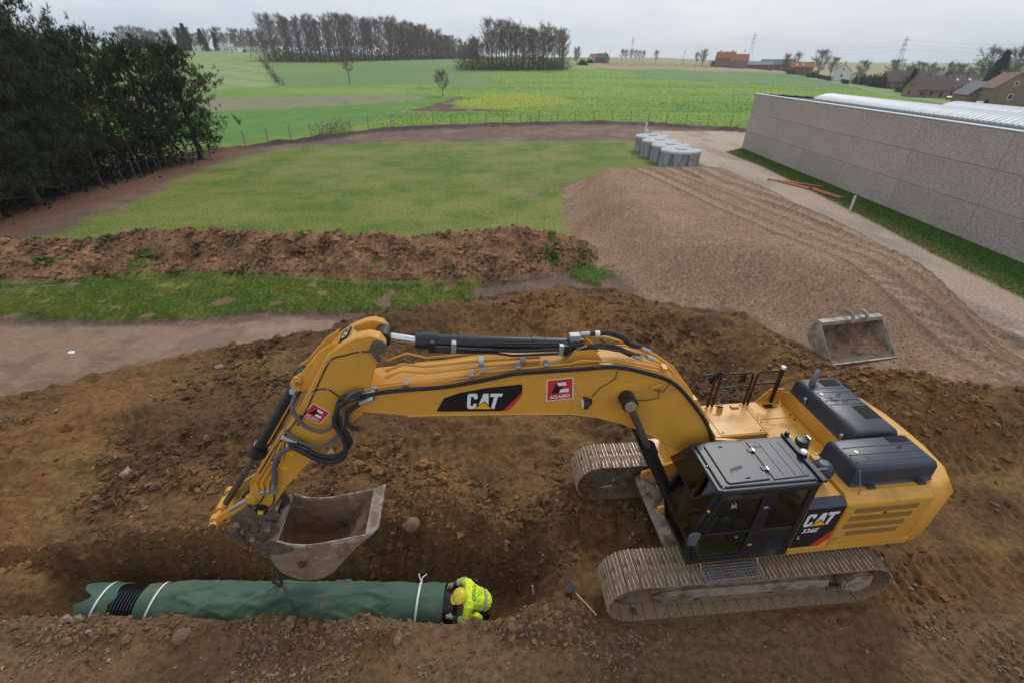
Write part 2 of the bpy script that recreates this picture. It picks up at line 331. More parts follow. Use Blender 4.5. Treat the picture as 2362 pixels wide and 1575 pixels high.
def near_z(X, Y, detail=True, m=None):
    X = np.asarray(X, np.float32); Y = np.asarray(Y, np.float32)
    if m is None: m, w_ = masks(X, Y)
    z = .05*fbm(X*.15, Y*.15, 2, 1)
    D = m['dirt']*(1-m['mud'])
    # spoil ridge behind the machine
    best = np.full(X.shape, 1e9); hh = np.zeros(X.shape); sy = np.zeros(X.shape)
    for i in range(len(SPOIL)-1):
        a, b = SPOIL[i], SPOIL[i+1]; e = b[:2]-a[:2]
        t = np.clip(((X-a[0])*e[0]+(Y-a[1])*e[1])/(e@e), 0, 1); dx = X-a[0]-t*e[0]; dy = Y-a[1]-t*e[1]; d = dx*dx+dy*dy
        k = d < best; best = np.where(k, d, best); hh = np.where(k, a[2]+t*(b[2]-a[2]), hh); sy = np.where(k, dy, sy)
    d = np.sqrt(best); sp = hh*np.where(sy < 0, np.exp(-(d/2.3)**2)*.75+np.exp(-(d/1.0)**2)*.25, np.exp(-(d/.95)**2))
    z = z + sp*(1+.3*fbm(X*.9, Y*.9, 3, 41))
    for (cx, cy, rx, ry, hz_) in [(-.7, 9.2, 1.5, 1.0, .55), (-9.5, 9.0, 2.2, 1.1, .4), (-12.2, 8.0, 2.0, 1.0, .35), (-5.0, 9.6, 1.6, 1.2, .35), (12.4, 9.3, 3.0, 1.1, .85), (9.8, 9.6, 2.0, .9, .45), (15.5, 8.3, 3, 1.4, .5), (7.0, 2.9, .7, .35, .28), (2.6, 10.6, 1.6, 1.0, .35), (-6.6, 7.4, 1.5, .6, .22)]:
        z = z + hz_*np.exp(-((X-cx)/rx)**2-((Y-cy)/ry)**2)*(1+.35*fbm(X*1.3, Y*1.3, 3, 51))
    # gravel heap beside the drive
    gl, _ = poly_d(X, Y, GRLEFT, False); ing = m['gravel']
    z = z + ing*1.8*sst(0, 3.6, gl)*sst(10.8, 17, Y)*sst(41.5, 34, Y)*sst(18.0, 15.2, X)
    z = z + ing*(.05*fbm(X*.5, Y*.5, 3, 61))
    bh = berm_h(X, Y); z = np.maximum(z, bh)
    # dark bank in front of the fence
    k = Y > 40
    if k.any():
        fd, _ = poly_d(X[k], Y[k], FENCE, False); z[k] += .45*np.exp(-((fd-1.6)/.8)**2)*sst(45, 55, Y[k])*(1+.5*vnoise(X[k]*.8, Y[k]*.8, 71))
    # grass stands a step above the mud
    z = z + .16*m['strip']*(Y < 19.5) - .08*m['mud']
    # trench
    td = trench_depth(X); cy = crest_y(X) + .16*fbm(X*1.1, Y*.2, 3, 81); y0 = TR_Y0 + .09*fbm(X*1.7, Y*.3, 3, 85) + np.interp(X, [-12, -2.2, -1.6, -.35, .6, 1.3], [0, 0, -.13, -.10, .22, .5])
    fy = 5.42 + .18*fbm(X*.9, X*0+2, 2, 88)
    s = sst(0, 1, np.clip((Y-fy)/np.maximum(cy-fy, .2), 0, 1))**.8
    wall = s + (.20*fbm(X*1.4, Y*1.8, 4, 91) + .13*ridged(X*2.4, Y*2.0, 3, 93))*np.clip(4*s*(1-s), 0, 1)
    wall = wall + np.clip(4*s*(1-s), 0, 1)*(.045*np.sin(X*23+1.5*fbm(X*.8, Y*.8, 2, 97))*sst(-.1, .3, fbm(X*.45, Y*.2, 2, 98)) + .07*ridged(X*6, Y*4, 2, 96))
    cut = np.where(Y < fy, 1-sst(y0+.13, y0, Y), 1-np.clip(wall, 0, 1))
    inx = td < -1e-4
    floor_n = .07*fbm(X*1.6, Y*1.6, 3, 95)
    z = np.where(inx & (cut > 0) & (Y < cy+.5), z*(1-cut) + (td + floor_n)*cut, z)
    # hollow between the tracks, in front of the car body
    z = z - .35*np.exp(-((X-1.9)/.9)**2-((Y-5.75)/.55)**2)
    # low crumbly heaps on the near lip of the trench
    z = z + (.12*np.exp(-((Y-4.0)/.16)**2)*(1+fbm(X*1.2, Y, 3, 99))*sst(-14, -12, X)*sst(-1.1, -1.7, X) + .26*np.exp(-((X-.55)/.75)**2-((Y-4.28)/.26)**2))
    if not detail: return z
    fg = sst(4.6, 3.9, Y)
    trn = sst(-.05, -.5, np.where(inx, td*cut, 0.))
    rough = D*(.20*fbm(X*.55, Y*.75, 2, 108)*sst(6.4, 7.4, Y) + .13*fbm(X*1.2, Y*1.2, 3, 111) + .10*ridged(X*2.6, Y*2.6, 4, 121) + .05*fbm(X*6, Y*6, 3, 131))
    rough = rough*(1-.62*fg)*(1-.35*trn)*(1-.6*sst(6.2, 6.8, X)*sst(8.2, 7.2, Y))
    clod = np.clip(ridged(X*3.3+9, Y*3.3, 2, 141)-.35, 0, 1)*sst(-.1, .5, fbm(X*.5, Y*.5, 3, 145))
    rough = rough + D*.07*clod*(1-.6*fg)
    z = z + rough
    z = z + m['gravel']*(.018*fbm(X*5, Y*5, 3, 151))
    b = bh > .05
    z = z + b*(.07*ridged(X*3.2, Y*3.2, 3, 161) + .05*fbm(X*6, Y*6, 2, 165))
    z = z + m['mud']*(.03*fbm(X*.9, Y*1.6, 3, 171)) + .02*(m['strip']*(Y < 19)+m['lawn'])*fbm(X*2.5, Y*2.5, 3, 175)
    # crawler prints right of the machine and left on the bench
    def prints(cx, cy_, ang, hl, hw, per, amp):
        c, s_ = math.cos(ang), math.sin(ang); u = (X-cx)*c+(Y-cy_)*s_; v = -(X-cx)*s_+(Y-cy_)*c
        mk = sst(hl, hl-.5, np.abs(u))*sst(hw+.08, hw-.05, np.abs(v + .06*fbm(X, Y, 2, 181)))
        return -mk*amp*(.6 + .4*np.sign(np.sin(2*math.pi*u/per))*np.minimum(1, np.abs(np.sin(2*math.pi*u/per))*2.)), mk
    pm = 0*z
    for a_ in [(9.6, 5.1, .08, 3.6, .38, .24, .10), (9.6, 7.75, .08, 3.4, .38, .24, .10), (9.3, 3.9, .3, 2.8, .38, .24, .07), (12.5, 6.4, -.1, 3.0, .38, .24, .08), (3.0, 3.3, .05, 2.6, .34, .24, .035), (-2.5, 8.3, .25, 1.5, .38, .24, .06), (-8.1, 12.0, 2.0, 1.4, .40, .24, .10), (-6.0, 6.95, .6, .8, .4, .24, .06), (-11.0, 8.2, .3, 2.2, .38, .24, .07)]:
        dz, mk = prints(*a_); z = z*(1-.0*mk) + dz; pm = np.maximum(pm, mk)
    # wheel tracks over the gravel heap
    for tr in TYRES:
        dd, _ = poly_d(X, Y, tr, False)
        mk = sst(.42, .30, dd)
        z = z - mk*(.07 + .03*np.sin(2*math.pi*(Y*.92+X*.3)/.36)) + .06*np.exp(-((dd-.52)/.14)**2)
    # the machine stands on levelled soil
    c_, s_ = math.cos(.0805), math.sin(.0805); u = (X-3.989)*c_+(Y-6.0085)*s_; v = -(X-3.989)*s_+(Y-6.0085)*c_
    for g_ in (1.295, -1.295):
        k = sst(2.75, 2.35, np.abs(u))*sst(.62, .36, np.abs(v-g_)); z = z*(1-k) + .0*k
    return z
TYRES = [[(10.6, 38.5), (11.8, 32), (13.2, 26.5), (14.0, 21), (15.6, 15.5), (17.2, 12)], [(13.6, 38), (14.2, 31), (15.6, 25.5), (16.4, 20), (17.4, 16)], [(17.5, 33), (17.2, 26), (17.0, 20), (18.6, 14.5), (20, 10.5)], [(8.7, 37.5), (9.8, 31.5), (11.0, 25.5), (12.2, 20), (13.8, 15), (15.6, 11.5)], [(12.2, 38.4), (13.0, 30), (14.6, 24), (15.4, 19), (17.0, 14.5), (18.6, 11.5)]]
def terrain_z(X, Y, m=None):
    X = np.asarray(X, np.float32); Y = np.asarray(Y, np.float32)
    z = far_z(X, Y).astype(np.float32); k = (Y < 90) & (np.abs(X) < 75)
    z[k] += near_z(X[k], Y[k], True, None if m is None else {q: v[k] for q, v in m.items()})
    z[~k] += .05*fbm(X[~k]*.15, Y[~k]*.15, 2, 1)
    return z
def gz(x, y):
    return float(terrain_z(np.array([x]), np.array([y]))[0])
# ------------------------------------------------------------------ end terrain functions
# ------------------------------------------------------------------ the ground: one continuous sheet, cut along the borders of its surfaces
def spaced():
    ys = [-14, -9, -5, -2, 0, 1.2, 1.9, 2.3]; y = 2.5
    while y < 3600:
        ys.append(y); y += max(.047, .62*(y*y+69)/3770) if y > 8 else (.047 if y > 2.9 else .06)
    xs = [0.]; x = 0.
    while x < 2600:
        s = .055 if x < 10.5 else .055+(x-10.5)*.019
        x += s; xs.append(x)
    xs = np.array(xs); return np.concatenate([-xs[:0:-1], xs]), np.array(ys)
GX, GY = spaced()
XX, YY = np.meshgrid(GX.astype(np.float32), GY.astype(np.float32))
GK = np.abs(XX) < 1.25*YY + 17
GK[:6] = np.abs(XX[:6]) < 26
def ground_data(X, Y):
    """height, base colour and wetness, and the index of the surface it belongs to"""
    m, w_ = masks(X, Y); z = terrain_z(X, Y, m)
    n1 = fbm(X*.35, Y*.35, 4, 201); n2 = fbm(X*1.4, Y*1.4, 4, 211); n3 = fbm(X*6, Y*6, 3, 221)
    def mixc(c, d, t): return c*(1-t[:, None]) + np.array(d)[None]*t[:, None]
    # soil in its several colours
    col = np.tile(np.array([0.171, 0.091, 0.035]), (len(X), 1))
    col = mixc(col, (0.234, 0.108, 0.034), sst(.0, .5, n1+.4*n2)*.75)
    col = mixc(col, (0.109, 0.059, 0.026), sst(.0, .4, -n1+.5*n2)*.85)
    col = mixc(col, (0.234, 0.139, 0.047), sst(.25, .55, fbm(X*.5+7, Y*.9, 4, 231))*.7)
    fg = sst(4.7, 4.0, Y + .3*n2)
    col = mixc(col, (0.188, 0.117, 0.058), fg*.85)
    col = mixc(col, (0.137, 0.071, 0.029), fg*sst(.1, .5, n1-.3*n2)*.7)
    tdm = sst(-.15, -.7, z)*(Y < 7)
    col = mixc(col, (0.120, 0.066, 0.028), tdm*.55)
    wet = np.zeros(len(X)); reg = np.zeros(len(X), int)
    wet += .12*sst(0, .5, n1)
    base = mixc(np.tile(np.array([0.150, 0.098, 0.072]), (len(X), 1)), (0.221, 0.137, 0.098), sst(-.2, .4, n2+n1))     # bare strip by the fence and the pines
    fd, _ = poly_d(X, Y, FENCE, False)
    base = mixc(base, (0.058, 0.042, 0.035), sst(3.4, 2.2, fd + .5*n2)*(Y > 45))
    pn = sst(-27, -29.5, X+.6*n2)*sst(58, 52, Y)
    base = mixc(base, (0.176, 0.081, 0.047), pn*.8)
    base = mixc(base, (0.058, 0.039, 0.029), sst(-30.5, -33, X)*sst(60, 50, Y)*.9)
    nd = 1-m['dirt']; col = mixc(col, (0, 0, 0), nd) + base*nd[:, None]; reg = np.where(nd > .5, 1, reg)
    def lay(mask, c, r):
        nonlocal col, reg
        c = np.asarray(c)
        col = col*(1-mask[:, None]) + (c if c.ndim == 2 else c[None])*mask[:, None]; reg = np.where(mask > .5, r, reg)
    gl = np.tile(np.array([0.167, 0.202, 0.039]), (len(X), 1))
    mow = fbm(X*.12+Y*.05, Y*1.1, 3, 241)
    gl = mixc(gl, (0.224, 0.233, 0.054), sst(-.2, .7, .5*mow+1.0*n1)*.8); gl = mixc(gl, (0.101, 0.173, 0.025), sst(.0, .5, -n1-.2*mow+.5*n2)*.85)
    gl = mixc(gl, (0.218, 0.180, 0.073), sst(.35, .7, fbm(X*.8, Y*.8, 4, 251)+.3*sst(8, 0, np.hypot((X-4)/1.4, (Y-36)/1)))*.7)
    lay(m['lawn'], gl, 4)
    gs = mixc(np.tile(np.array([0.107, 0.159, 0.028]), (len(X), 1)), (0.181, 0.186, 0.045), sst(-.3, .8, n2+.5*n1))
    gs = mixc(gs, (0.193, 0.117, 0.069), sst(.42, .6, fbm(X*.8+3, Y*.8, 4, 261)))
    lay(m['strip']*(Y < 21.5), gs, 3)
    md = mixc(np.tile(np.array([0.277, 0.173, 0.112]), (len(X), 1)), (0.203, 0.123, 0.078), sst(0, .5, n2+.6*n1))
    wm = m['mud']; lay(wm, md, 2)
    wet = wet*(1-wm) + wm*(.52 + .45*sst(.0, .35, fbm(X*.45, Y*1.3, 3, 271)+.35*np.exp(-((X+9.5)/2.2)**2-((Y-14.4)/.5)**2)))
    bh = berm_h(X, Y); bm = sst(.05, .2, bh)
    bc = mixc(np.tile(np.array([0.263, 0.141, 0.074]), (len(X), 1)), (0.343, 0.184, 0.096), sst(-.1, .5, n2)); bc = mixc(bc, (0.150, 0.080, 0.044), sst(.1, .5, -n2+.6*n3)*.75)
    bc = mixc(bc, (0.106, 0.141, 0.026), sst(.42, .58, fbm(X*1.0+11, Y*1.0, 3, 281)))
    lay(bm, bc, 5)
    gc = mixc(np.tile(np.array([0.329, 0.202, 0.130]), (len(X), 1)), (0.260, 0.149, 0.089), sst(-.1, .5, n1+.4*n2)*.8)
    sp = sst(.35, .6, n3); gc = mixc(gc, (0.442, 0.297, 0.198), sp*.45)
    for tr in TYRES:
        dd, _ = poly_d(X, Y, tr, False); gc = mixc(gc, (0.376, 0.256, 0.169), sst(.45, .3, dd)*.75); gc = mixc(gc, (0.166, 0.105, 0.064), np.exp(-((dd-.55)/.13)**2)*.6)
    lay(m['gravel'], gc, 6)
    rc = mixc(np.tile(np.array([0.419, 0.317, 0.240]), (len(X), 1)), (0.271, 0.214, 0.173), sst(.0, .45, fbm(X*.5, Y*.18, 4, 291))*.8)
    rc = mixc(rc, (0.512, 0.378, 0.242), sst(.1, .5, fbm(X*.8+5, Y*.25, 3, 295))*.6)
    lay(m['road'], rc, 7); wet = np.where(m['road'] > .5, .2, wet)
    vg = mixc(np.tile(np.array([0.061, 0.123, 0.019]), (len(X), 1)), (0.116, 0.129, 0.033), sst(1.6, .2, X-np.interp(Y, [-8, 16, 28, 45, 55], [21, 21.1, 22.1, 23.2, 23.4]))*.9)
    lay(m['verge'], vg, 8)
    # fields beyond the fence
    yf = np.interp(X, [p[0] for p in FENCE], [p[1] for p in FENCE]); yf = np.where(X > 34, 62., yf); yf = np.where(X < -42, 60., yf)
    bey = sst(-.3, .3, Y-yf) * ((X > -42) | (Y > 55)); far = fbm(X*.03, Y*.012, 4, 301); rows = fbm(X*.02, Y*.11, 3, 305); fine = fbm(X*.6, Y*.25, 3, 311)
    rape = mixc(np.tile(np.array([0.202, 0.305, 0.047]), (len(X), 1)), (0.137, 0.248, 0.047), sst(-.15, .35, rows+.4*far)); rape = mixc(rape, (0.261, 0.334, 0.055), sst(.1, .6, fine)*.6)
    lay(bey, rape, 9)
    def fld(pts, c, r, wv=2.5):
        k = (Y > 50)
        mk = np.zeros(len(X)); mk[k] = sst(wv*.3, -wv*.3, sdf(X[k], Y[k], pts) + wv*far[k]); lay(mk*bey, c, r)
    fld([(-700, 130), (-78, 134), (-54, 134), (-20, 133), (-14, 150), (-7, 165), (-8, 262), (-45, 380), (-48, 700), (-1500, 3000), (-2500, 900)], mixc(np.tile(np.array([0.177, 0.263, 0.074]), (len(X), 1)), (0.142, 0.234, 0.078), sst(-.2, .3, far)), 10)
    fld([(-700, 140), (-92, 146), (-83, 147), (-73, 164), (-101, 221), (-135, 292), (-200, 420), (-237, 520), (-700, 900)],
        mixc(np.tile(np.array([0.270, 0.334, 0.125]), (len(X), 1)), (0.142, 0.220, 0.078), sst(.55, .9, np.sin(2*math.pi*(X*.62+Y*.78)/17.) )*.7), 11)
    fld([(-700, 134), (-83, 135), (-54, 134), (-27, 142), (-18, 138), (-8, 160), (-24, 178), (-73, 166), (-90, 150), (-700, 150)], rape, 9)
    fld([(-700, 104), (-77, 104), (-59, 96), (-46, 103), (-29, 112), (-20, 131), (-33, 141), (-54, 133), (-77, 127), (-700, 132)], mixc(np.tile(np.array([0.234, 0.227, 0.121]), (len(X), 1)), (0.185, 0.192, 0.085), sst(0, .5, fine)), 12)
    fld([(-700, 60), (-45, 57), (-32, 56), (-28, 62), (-24, 74), (-22, 92), (-19, 112), (-17, 125), (-28, 111), (-46, 102), (-59, 95), (-77, 103), (-700, 103)], mixc(np.tile(np.array([0.099, 0.227, 0.037]), (len(X), 1)), (0.135, 0.241, 0.050), sst(-.2, .4, fine)), 13)
    fld([(-15, 106), (-11, 124), (-6, 140), (2, 148), (12, 136), (15, 120), (8, 108), (-2, 103), (-9, 106)], mixc(np.tile(np.array([.30, .335, .04]), (len(X), 1)), (0.270, 0.327, 0.043), sst(0, .5, fine)), 14, 1.5)
    be = mixc(np.tile(np.array([0.121, 0.074, 0.048]), (len(X), 1)), (0.199, 0.185, 0.057), sst(.15, .4, fine))
    fld([(-20.5, 97), (-18, 108), (-14, 136), (-11.5, 133), (-14, 115), (-9, 103), (-1, 99.5), (-1, 97.5), (-12, 96)], be, 15, 1.2)
    fld([(31, 330), (60, 520), (190, 900), (900, 1400), (600, 600), (240, 360), (187, 345), (137, 300), (80, 305), (26, 282)], mixc(np.tile(np.array([0.334, 0.263, 0.149]), (len(X), 1)), (0.213, 0.256, 0.085), sst(.1, .5, far)), 16)
    fld([(60, 270), (70, 296), (104, 300), (137, 302), (190, 340), (175, 290), (145, 212), (116, 206), (72, 206), (57, 235)], mixc(np.tile(np.array([0.106, 0.213, 0.074]), (len(X), 1)), (0.142, 0.234, 0.071), sst(-.1, .3, far)), 17)
    # lane past the houses on the right
    for lane, wd in (([(175, 310), (158, 250), (153, 222), (143, 182), (130, 146), (122, 120), (116, 80)], 2.3), ([(153, 222), (170, 232), (190, 240)], 1.6)):
        ld, _ = poly_d(X, Y, lane, False); lay(sst(wd+.5, wd-.5, ld)*(Y > 70), (.30, .275, .25), 18)
    ld, _ = poly_d(X, Y, [(-30, 300), (-47, 420), (-44, 470)], False)
    col = np.clip(col*(1+.10*n3[:, None]), .004, 1)
    return z, col, np.clip(wet, 0, 1), reg
KI = np.flatnonzero(GK.ravel())
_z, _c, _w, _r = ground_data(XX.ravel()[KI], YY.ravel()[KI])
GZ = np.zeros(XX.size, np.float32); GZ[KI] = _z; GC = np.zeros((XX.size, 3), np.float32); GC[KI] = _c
GW = np.zeros(XX.size, np.float32); GW[KI] = _w; GR = np.full(XX.size, -1); GR[KI] = _r
ground_mat = attr_material('ground_surface', rough=.93, noise_amt=.55, scale=30, bump=1.0, bdist=.04, scale2=9.)
REGIONS = {0: ('soil_ground', 'churned brown soil of the building site around trench and excavator', 'soil'),
           1: ('bare_ground', 'bare reddish brown strip of earth along fence and pines', 'bare ground'),
           2: ('mud_track', 'smooth wet muddy track beside the near grass strip', 'mud'),
           3: ('grass_strip', 'narrow grass strip between mud track and soil berm', 'grass strip'),
           4: ('lawn', 'wide mown lawn behind the soil berm', 'lawn'),
           5: ('soil_berm', 'long heaped berm of reddish topsoil with grass clods', 'berm'),
           6: ('gravel_heap', 'broad flattened heap of brown gravel with wheel tracks', 'gravel heap'),
           7: ('driveway', 'pale dusty driveway running along the warehouse', 'driveway'),
           8: ('grass_verge', 'dark green grass verge at the foot of the warehouse wall', 'verge'),
           9: ('crop_field', 'bright yellow green crop field behind the fence', 'field'),
           10: ('far_meadow', 'dull green meadow in front of the long wood', 'field'),
           11: ('pale_field', 'pale striped field rising to the hillside houses', 'field'),
           12: ('ploughed_strip', 'grey brown strip of field between two green fields', 'field'),
           13: ('green_field', 'deep green winter crop field beside the pines', 'field'),
           14: ('mustard_patch', 'yellow flowering mustard patch in the crop field', 'field'),
           15: ('muddy_corner', 'muddy rutted field corner with puddles', 'mud'),
           16: ('stubble_field', 'pale brown stubble field below the farm', 'field'),
           17: ('dark_field', 'dark green field in front of the farm', 'field'),
           18: ('lane', 'grey lane passing the village houses', 'road')}
def build_ground():
    ny, nx = XX.shape
    idx = np.arange(ny*nx).reshape(ny, nx)
    F = np.stack([idx[:-1, :-1], idx[:-1, 1:], idx[1:, 1:], idx[1:, :-1]], -1).reshape(-1, 4)
    # a cell belongs to the surface of most of its corners
    fr = GR[F]; r = np.where(fr[:, 0] == fr[:, 2], fr[:, 0], np.where(fr[:, 1] == fr[:, 3], fr[:, 1], fr[:, 0]))
    r = np.where(fr.min(1) < 0, -1, r)
    P = np.stack([XX.ravel(), YY.ravel(), GZ], -1)
    for k, (nm, lb, ct) in REGIONS.items():
        f = F[r == k]
        if not len(f): continue
        u, inv = np.unique(f, return_inverse=True)
        me = np_mesh(nm, P[u], inv.reshape(-1, 4), ground_mat, True, {'col': GC[u], 'wet': GW[u]})
        tag(link(nm, me), lb, ct, kind='structure')
build_ground()
# ------------------------------------------------------------------ materials of the machine and the small things
yellow = material('yellow_paint', (.66, .325, .042), .42, 0, .10, 2.5, .05, 60, dirt=(.50, .265, .06), dirt_amt=.16, dscale=1.3, coat=.12, wear=((.24, .145, .07), .69, 7.))
yellow_dk = material('grille_mesh', (.30, .165, .035), .7, 0, .25, 120, .6, 160)
black_pl = material('black_plastic', (.030, .038, .056), .34, 0, .15, 5, .12, 220, dirt=(.055, .058, .066), dirt_amt=.10, dscale=2.5)
black_mt = material('black_metal', (.013, .013, .015), .38, .0, .2, 8, .08, 90, dirt=(.07, .05, .035), dirt_amt=.12, dscale=3)
dark_grill = material('dark_grille', (.008, .009, .011), .8, 0, .4, 150, .8, 260)
rubber = material('hose_rubber', (.022, .022, .024), .7, 0, .3, 12, .25, 120, dirt=(.09, .07, .05), dirt_amt=.2, dscale=6)
grey_hose = material('grey_hose', (.10, .105, .11), .6, 0, .2, 20, .3, 150)
steel = material('bright_steel', (.62, .64, .67), .25, 1, .1, 20)
zinc = material('zinc_fitting', (.42, .43, .44), .42, .7, .2, 25, .1, 80)
rod_dirty = material('oily_rod', (.11, .10, .09), .35, .5, .35, 10, dirt=(.09, .06, .035), dirt_amt=.45, dscale=8)
shoe_mud = material('muddy_track_steel', (.29, .195, .115), .85, 0, .25, 9, .5, 45, dirt=(.085, .055, .035), dirt_amt=.25, dscale=5)
shoe_worn = material('worn_grouser_steel', (.55, .50, .43), .45, .3, .3, 20, .2, 70, dirt=(.16, .10, .06), dirt_amt=.45, dscale=9)
mud_mat = material('dried_mud', (.20, .14, .095), .95, 0, .3, 5, .7, 30, dirt=(.085, .056, .036), dirt_amt=.35, dscale=4)
mud_grey = material('dusty_steel', (.31, .25, .19), .8, 0, .2, 5, .3, 30, dirt=(.12, .08, .05), dirt_amt=.45, dscale=3)
rust = material('rusty_bucket_steel', (.26, .175, .115), .75, .0, .3, 5, .35, 50, dirt=(.15, .098, .062), dirt_amt=.38, dscale=3, wear=((.36, .35, .33), .56, 2.2))
rust_in = material('soil_stained_steel', (.22, .132, .068), .8, 0, .3, 4, .45, 40, dirt=(.050, .036, .028), dirt_amt=.35, dscale=3)
edge_worn = material('worn_cutting_edge', (.46, .43, .39), .5, .2, .2, 12, .2, 60, dirt=(.25, .16, .095), dirt_amt=.6, dscale=4)
brown_st = material('brown_coupler_steel', (.115, .080, .062), .7, .1, .3, 6, .4, 50, dirt=(.20, .13, .08), dirt_amt=.25, dscale=5)
white_p = material('white_paint', (.78, .78, .77), .5, 0, .06, 8)
red_p = material('decal_red', (.58, .035, .035), .4, 0, .05, 8)
black_d = material('decal_black', (.010, .011, .014), .35, 0, .2, 8)
yel_d = material('decal_yellow', (.85, .42, .02), .4, 0, .05, 8)
seat_m = material('seat_cloth', (.06, .065, .07), .9, 0, .2, 30, .3, 200)
cab_in = material('cab_trim', (.22, .24, .23), .7, 0, .15, 10)
skin_m = material('skin', (.48, .27, .19), .55, 0, .08, 20)
dark_cl = material('dark_cloth', (.025, .027, .034), .9, 0, .3, 14, .3, 60)
galv = material('galvanised_grating', (.40, .41, .42), .45, .7, .15, 15)
amber = material('amber_lens', (.75, .28, .02), .25, 0, .05, 5)
def glass_material(name, tint, refl=.10):
    m = bpy.data.materials.new(name); m.use_nodes = True; t = m.node_tree; N = t.nodes; K = t.links.new; N.clear()
    o = N.new('ShaderNodeOutputMaterial'); tr = N.new('ShaderNodeBsdfTransparent'); tr.inputs[0].default_value = (*tint, 1)
    gl = N.new('ShaderNodeBsdfGlossy'); gl.inputs['Roughness'].default_value = .03; gl.inputs[0].default_value = (.8, .85, .85, 1)
    lw = N.new('ShaderNodeLayerWeight'); lw.inputs['Blend'].default_value = .18
    r = N.new('ShaderNodeMapRange'); r.inputs['To Min'].default_value = refl*.4; r.inputs['To Max'].default_value = .35; K(lw.outputs['Fresnel'], r.inputs['Value'])
    mx = N.new('ShaderNodeMixShader'); K(r.outputs[0], mx.inputs[0]); K(tr.outputs[0], mx.inputs[1]); K(gl.outputs[0], mx.inputs[2]); K(mx.outputs[0], o.inputs[0])
    MATS[name] = m; return m
glass = glass_material('tinted_cab_glass', (.52, .60, .57), .12)
smoke = glass_material('smoked_visor', (.30, .27, .24), .18)
def text_mesh(txt, name, mat, bold=.0, extrude=0.):
    cu = bpy.data.curves.new(name, 'FONT'); cu.body = txt; cu.size = 1; cu.offset = bold; cu.resolution_u = 3; cu.extrude = extrude
    ob = bpy.data.objects.new(name, cu); COL.objects.link(ob)
    dg = bpy.context.evaluated_depsgraph_get(); me = bpy.data.meshes.new_from_object(ob.evaluated_get(dg))
    bpy.data.objects.remove(ob); me.materials.clear(); me.materials.append(mat); me.name = name; return me
def put_text(txt, name, mat, corner, uvec, vvec, w, h, parent, bold=.02):
    """lay text so that its box runs w along uvec and h along vvec from corner"""
    me = text_mesh(txt, name, mat, bold)
    co = np.empty(len(me.vertices)*3, np.float32); me.vertices.foreach_get('co', co); co = co.reshape(-1, 3)
    lo = co.min(0); hi = co.max(0); s = (co-lo)/np.maximum(hi-lo, 1e-6)
    u = np.array(uvec, np.float32); v = np.array(vvec, np.float32); p = np.array(corner, np.float32)[None] + s[:, :1]*u[None]*w + s[:, 1:2]*v[None]*h
    me.vertices.foreach_set('co', p.ravel().astype(np.float32)); me.update()
    return link(name, me, parent)
LOGO_C = [(0, .14), (0, .86), (.05, 1), (.25, 1), (.30, .88), (.30, .66), (.195, .66), (.195, .80), (.105, .80), (.105, .20), (.195, .20), (.195, .34), (.30, .34), (.30, .12), (.25, 0), (.05, 0)]
LOGO_A = [(.335, 0), (.455, 1), (.605, 1), (.715, 0)]
LOGO_T = [(.665, 1), (1.02, 1), (1.02, .80), (.905, .80), (.905, 0), (.79, 0), (.79, .80), (.665, .80)]
LOGO_TRI = [(.235, 0), (.53, .44), (.825, 0)]
def logo(q, y, parent, name='logo'):
    """q: corners TL, TR, BR, BL in (x, z); letters laid on plane y"""
    def mp_(u, v):
        a = [q[3][i]*(1-u)+q[2][i]*u for i in (0, 1)]; b = [q[0][i]*(1-u)+q[1][i]*u for i in (0, 1)]
        return (a[0]*(1-v)+b[0]*v, a[1]*(1-v)+b[1]*v)
    mb = MB()
    for g_ in (LOGO_C, LOGO_A, LOGO_T): mb.prism([mp_(*p) for p in g_], y, y+.002)
    o = mb.build(name, white_p, parent, smooth=0)
    t = MB(); t.mat(0).prism([mp_(u, v) for u, v in [(.19, -.02), (.53, .52), (.87, -.02)]], y+.0022, y+.003)
    t.mat(1).prism([mp_(*p) for p in LOGO_TRI], y+.0032, y+.004); t.build(name+'_triangle', [black_d, yel_d], parent, smooth=0)
    return o
def emblem(q, y, parent):
    def mp_(u, v):
        a = [q[3][i]*(1-u)+q[2][i]*u for i in (0, 1)]; b = [q[0][i]*(1-u)+q[1][i]*u for i in (0, 1)]
        return (a[0]*(1-v)+b[0]*v, a[1]*(1-v)+b[1]*v)
    m = MB(); m.mat(0).prism([mp_(*p) for p in [(0, 0), (1, 0), (1, 1), (0, 1)]], y, y+.002)
    m.mat(1).prism([mp_(*p) for p in [(.035, .035), (.965, .035), (.965, .965), (.035, .965)]], y+.0022, y+.003)
    m.mat(2).prism([mp_(*p) for p in [(.18, .35), (.37, .83), (.44, .65), (.62, .65), (.55, .52), (.51, .52), (.45, .35)]], y+.0032, y+.004)
    m.mat(0).prism([mp_(*p) for p in [(.38, .83), (.71, .83), (.75, .68), (.45, .68)]], y+.0042, y+.005).prism([mp_(*p) for p in [(.53, .52), (.83, .52), (.83, .36), (.47, .36)]], y+.0042, y+.005)
    m.build('emblem', [white_p, red_p, black_d], parent, smooth=0)
    a = mp_(.13, .10); b = mp_(.87, .10); c = mp_(.13, .26)
    u = Vector((b[0]-a[0], 0, b[1]-a[1])); v = Vector((c[0]-a[0], 0, c[1]-a[1]))
    put_text('ACLAGRO', 'lettering', white_p, (a[0], y+.0045, a[1]), u.normalized(), v.normalized(), u.length, v.length, parent, .03)

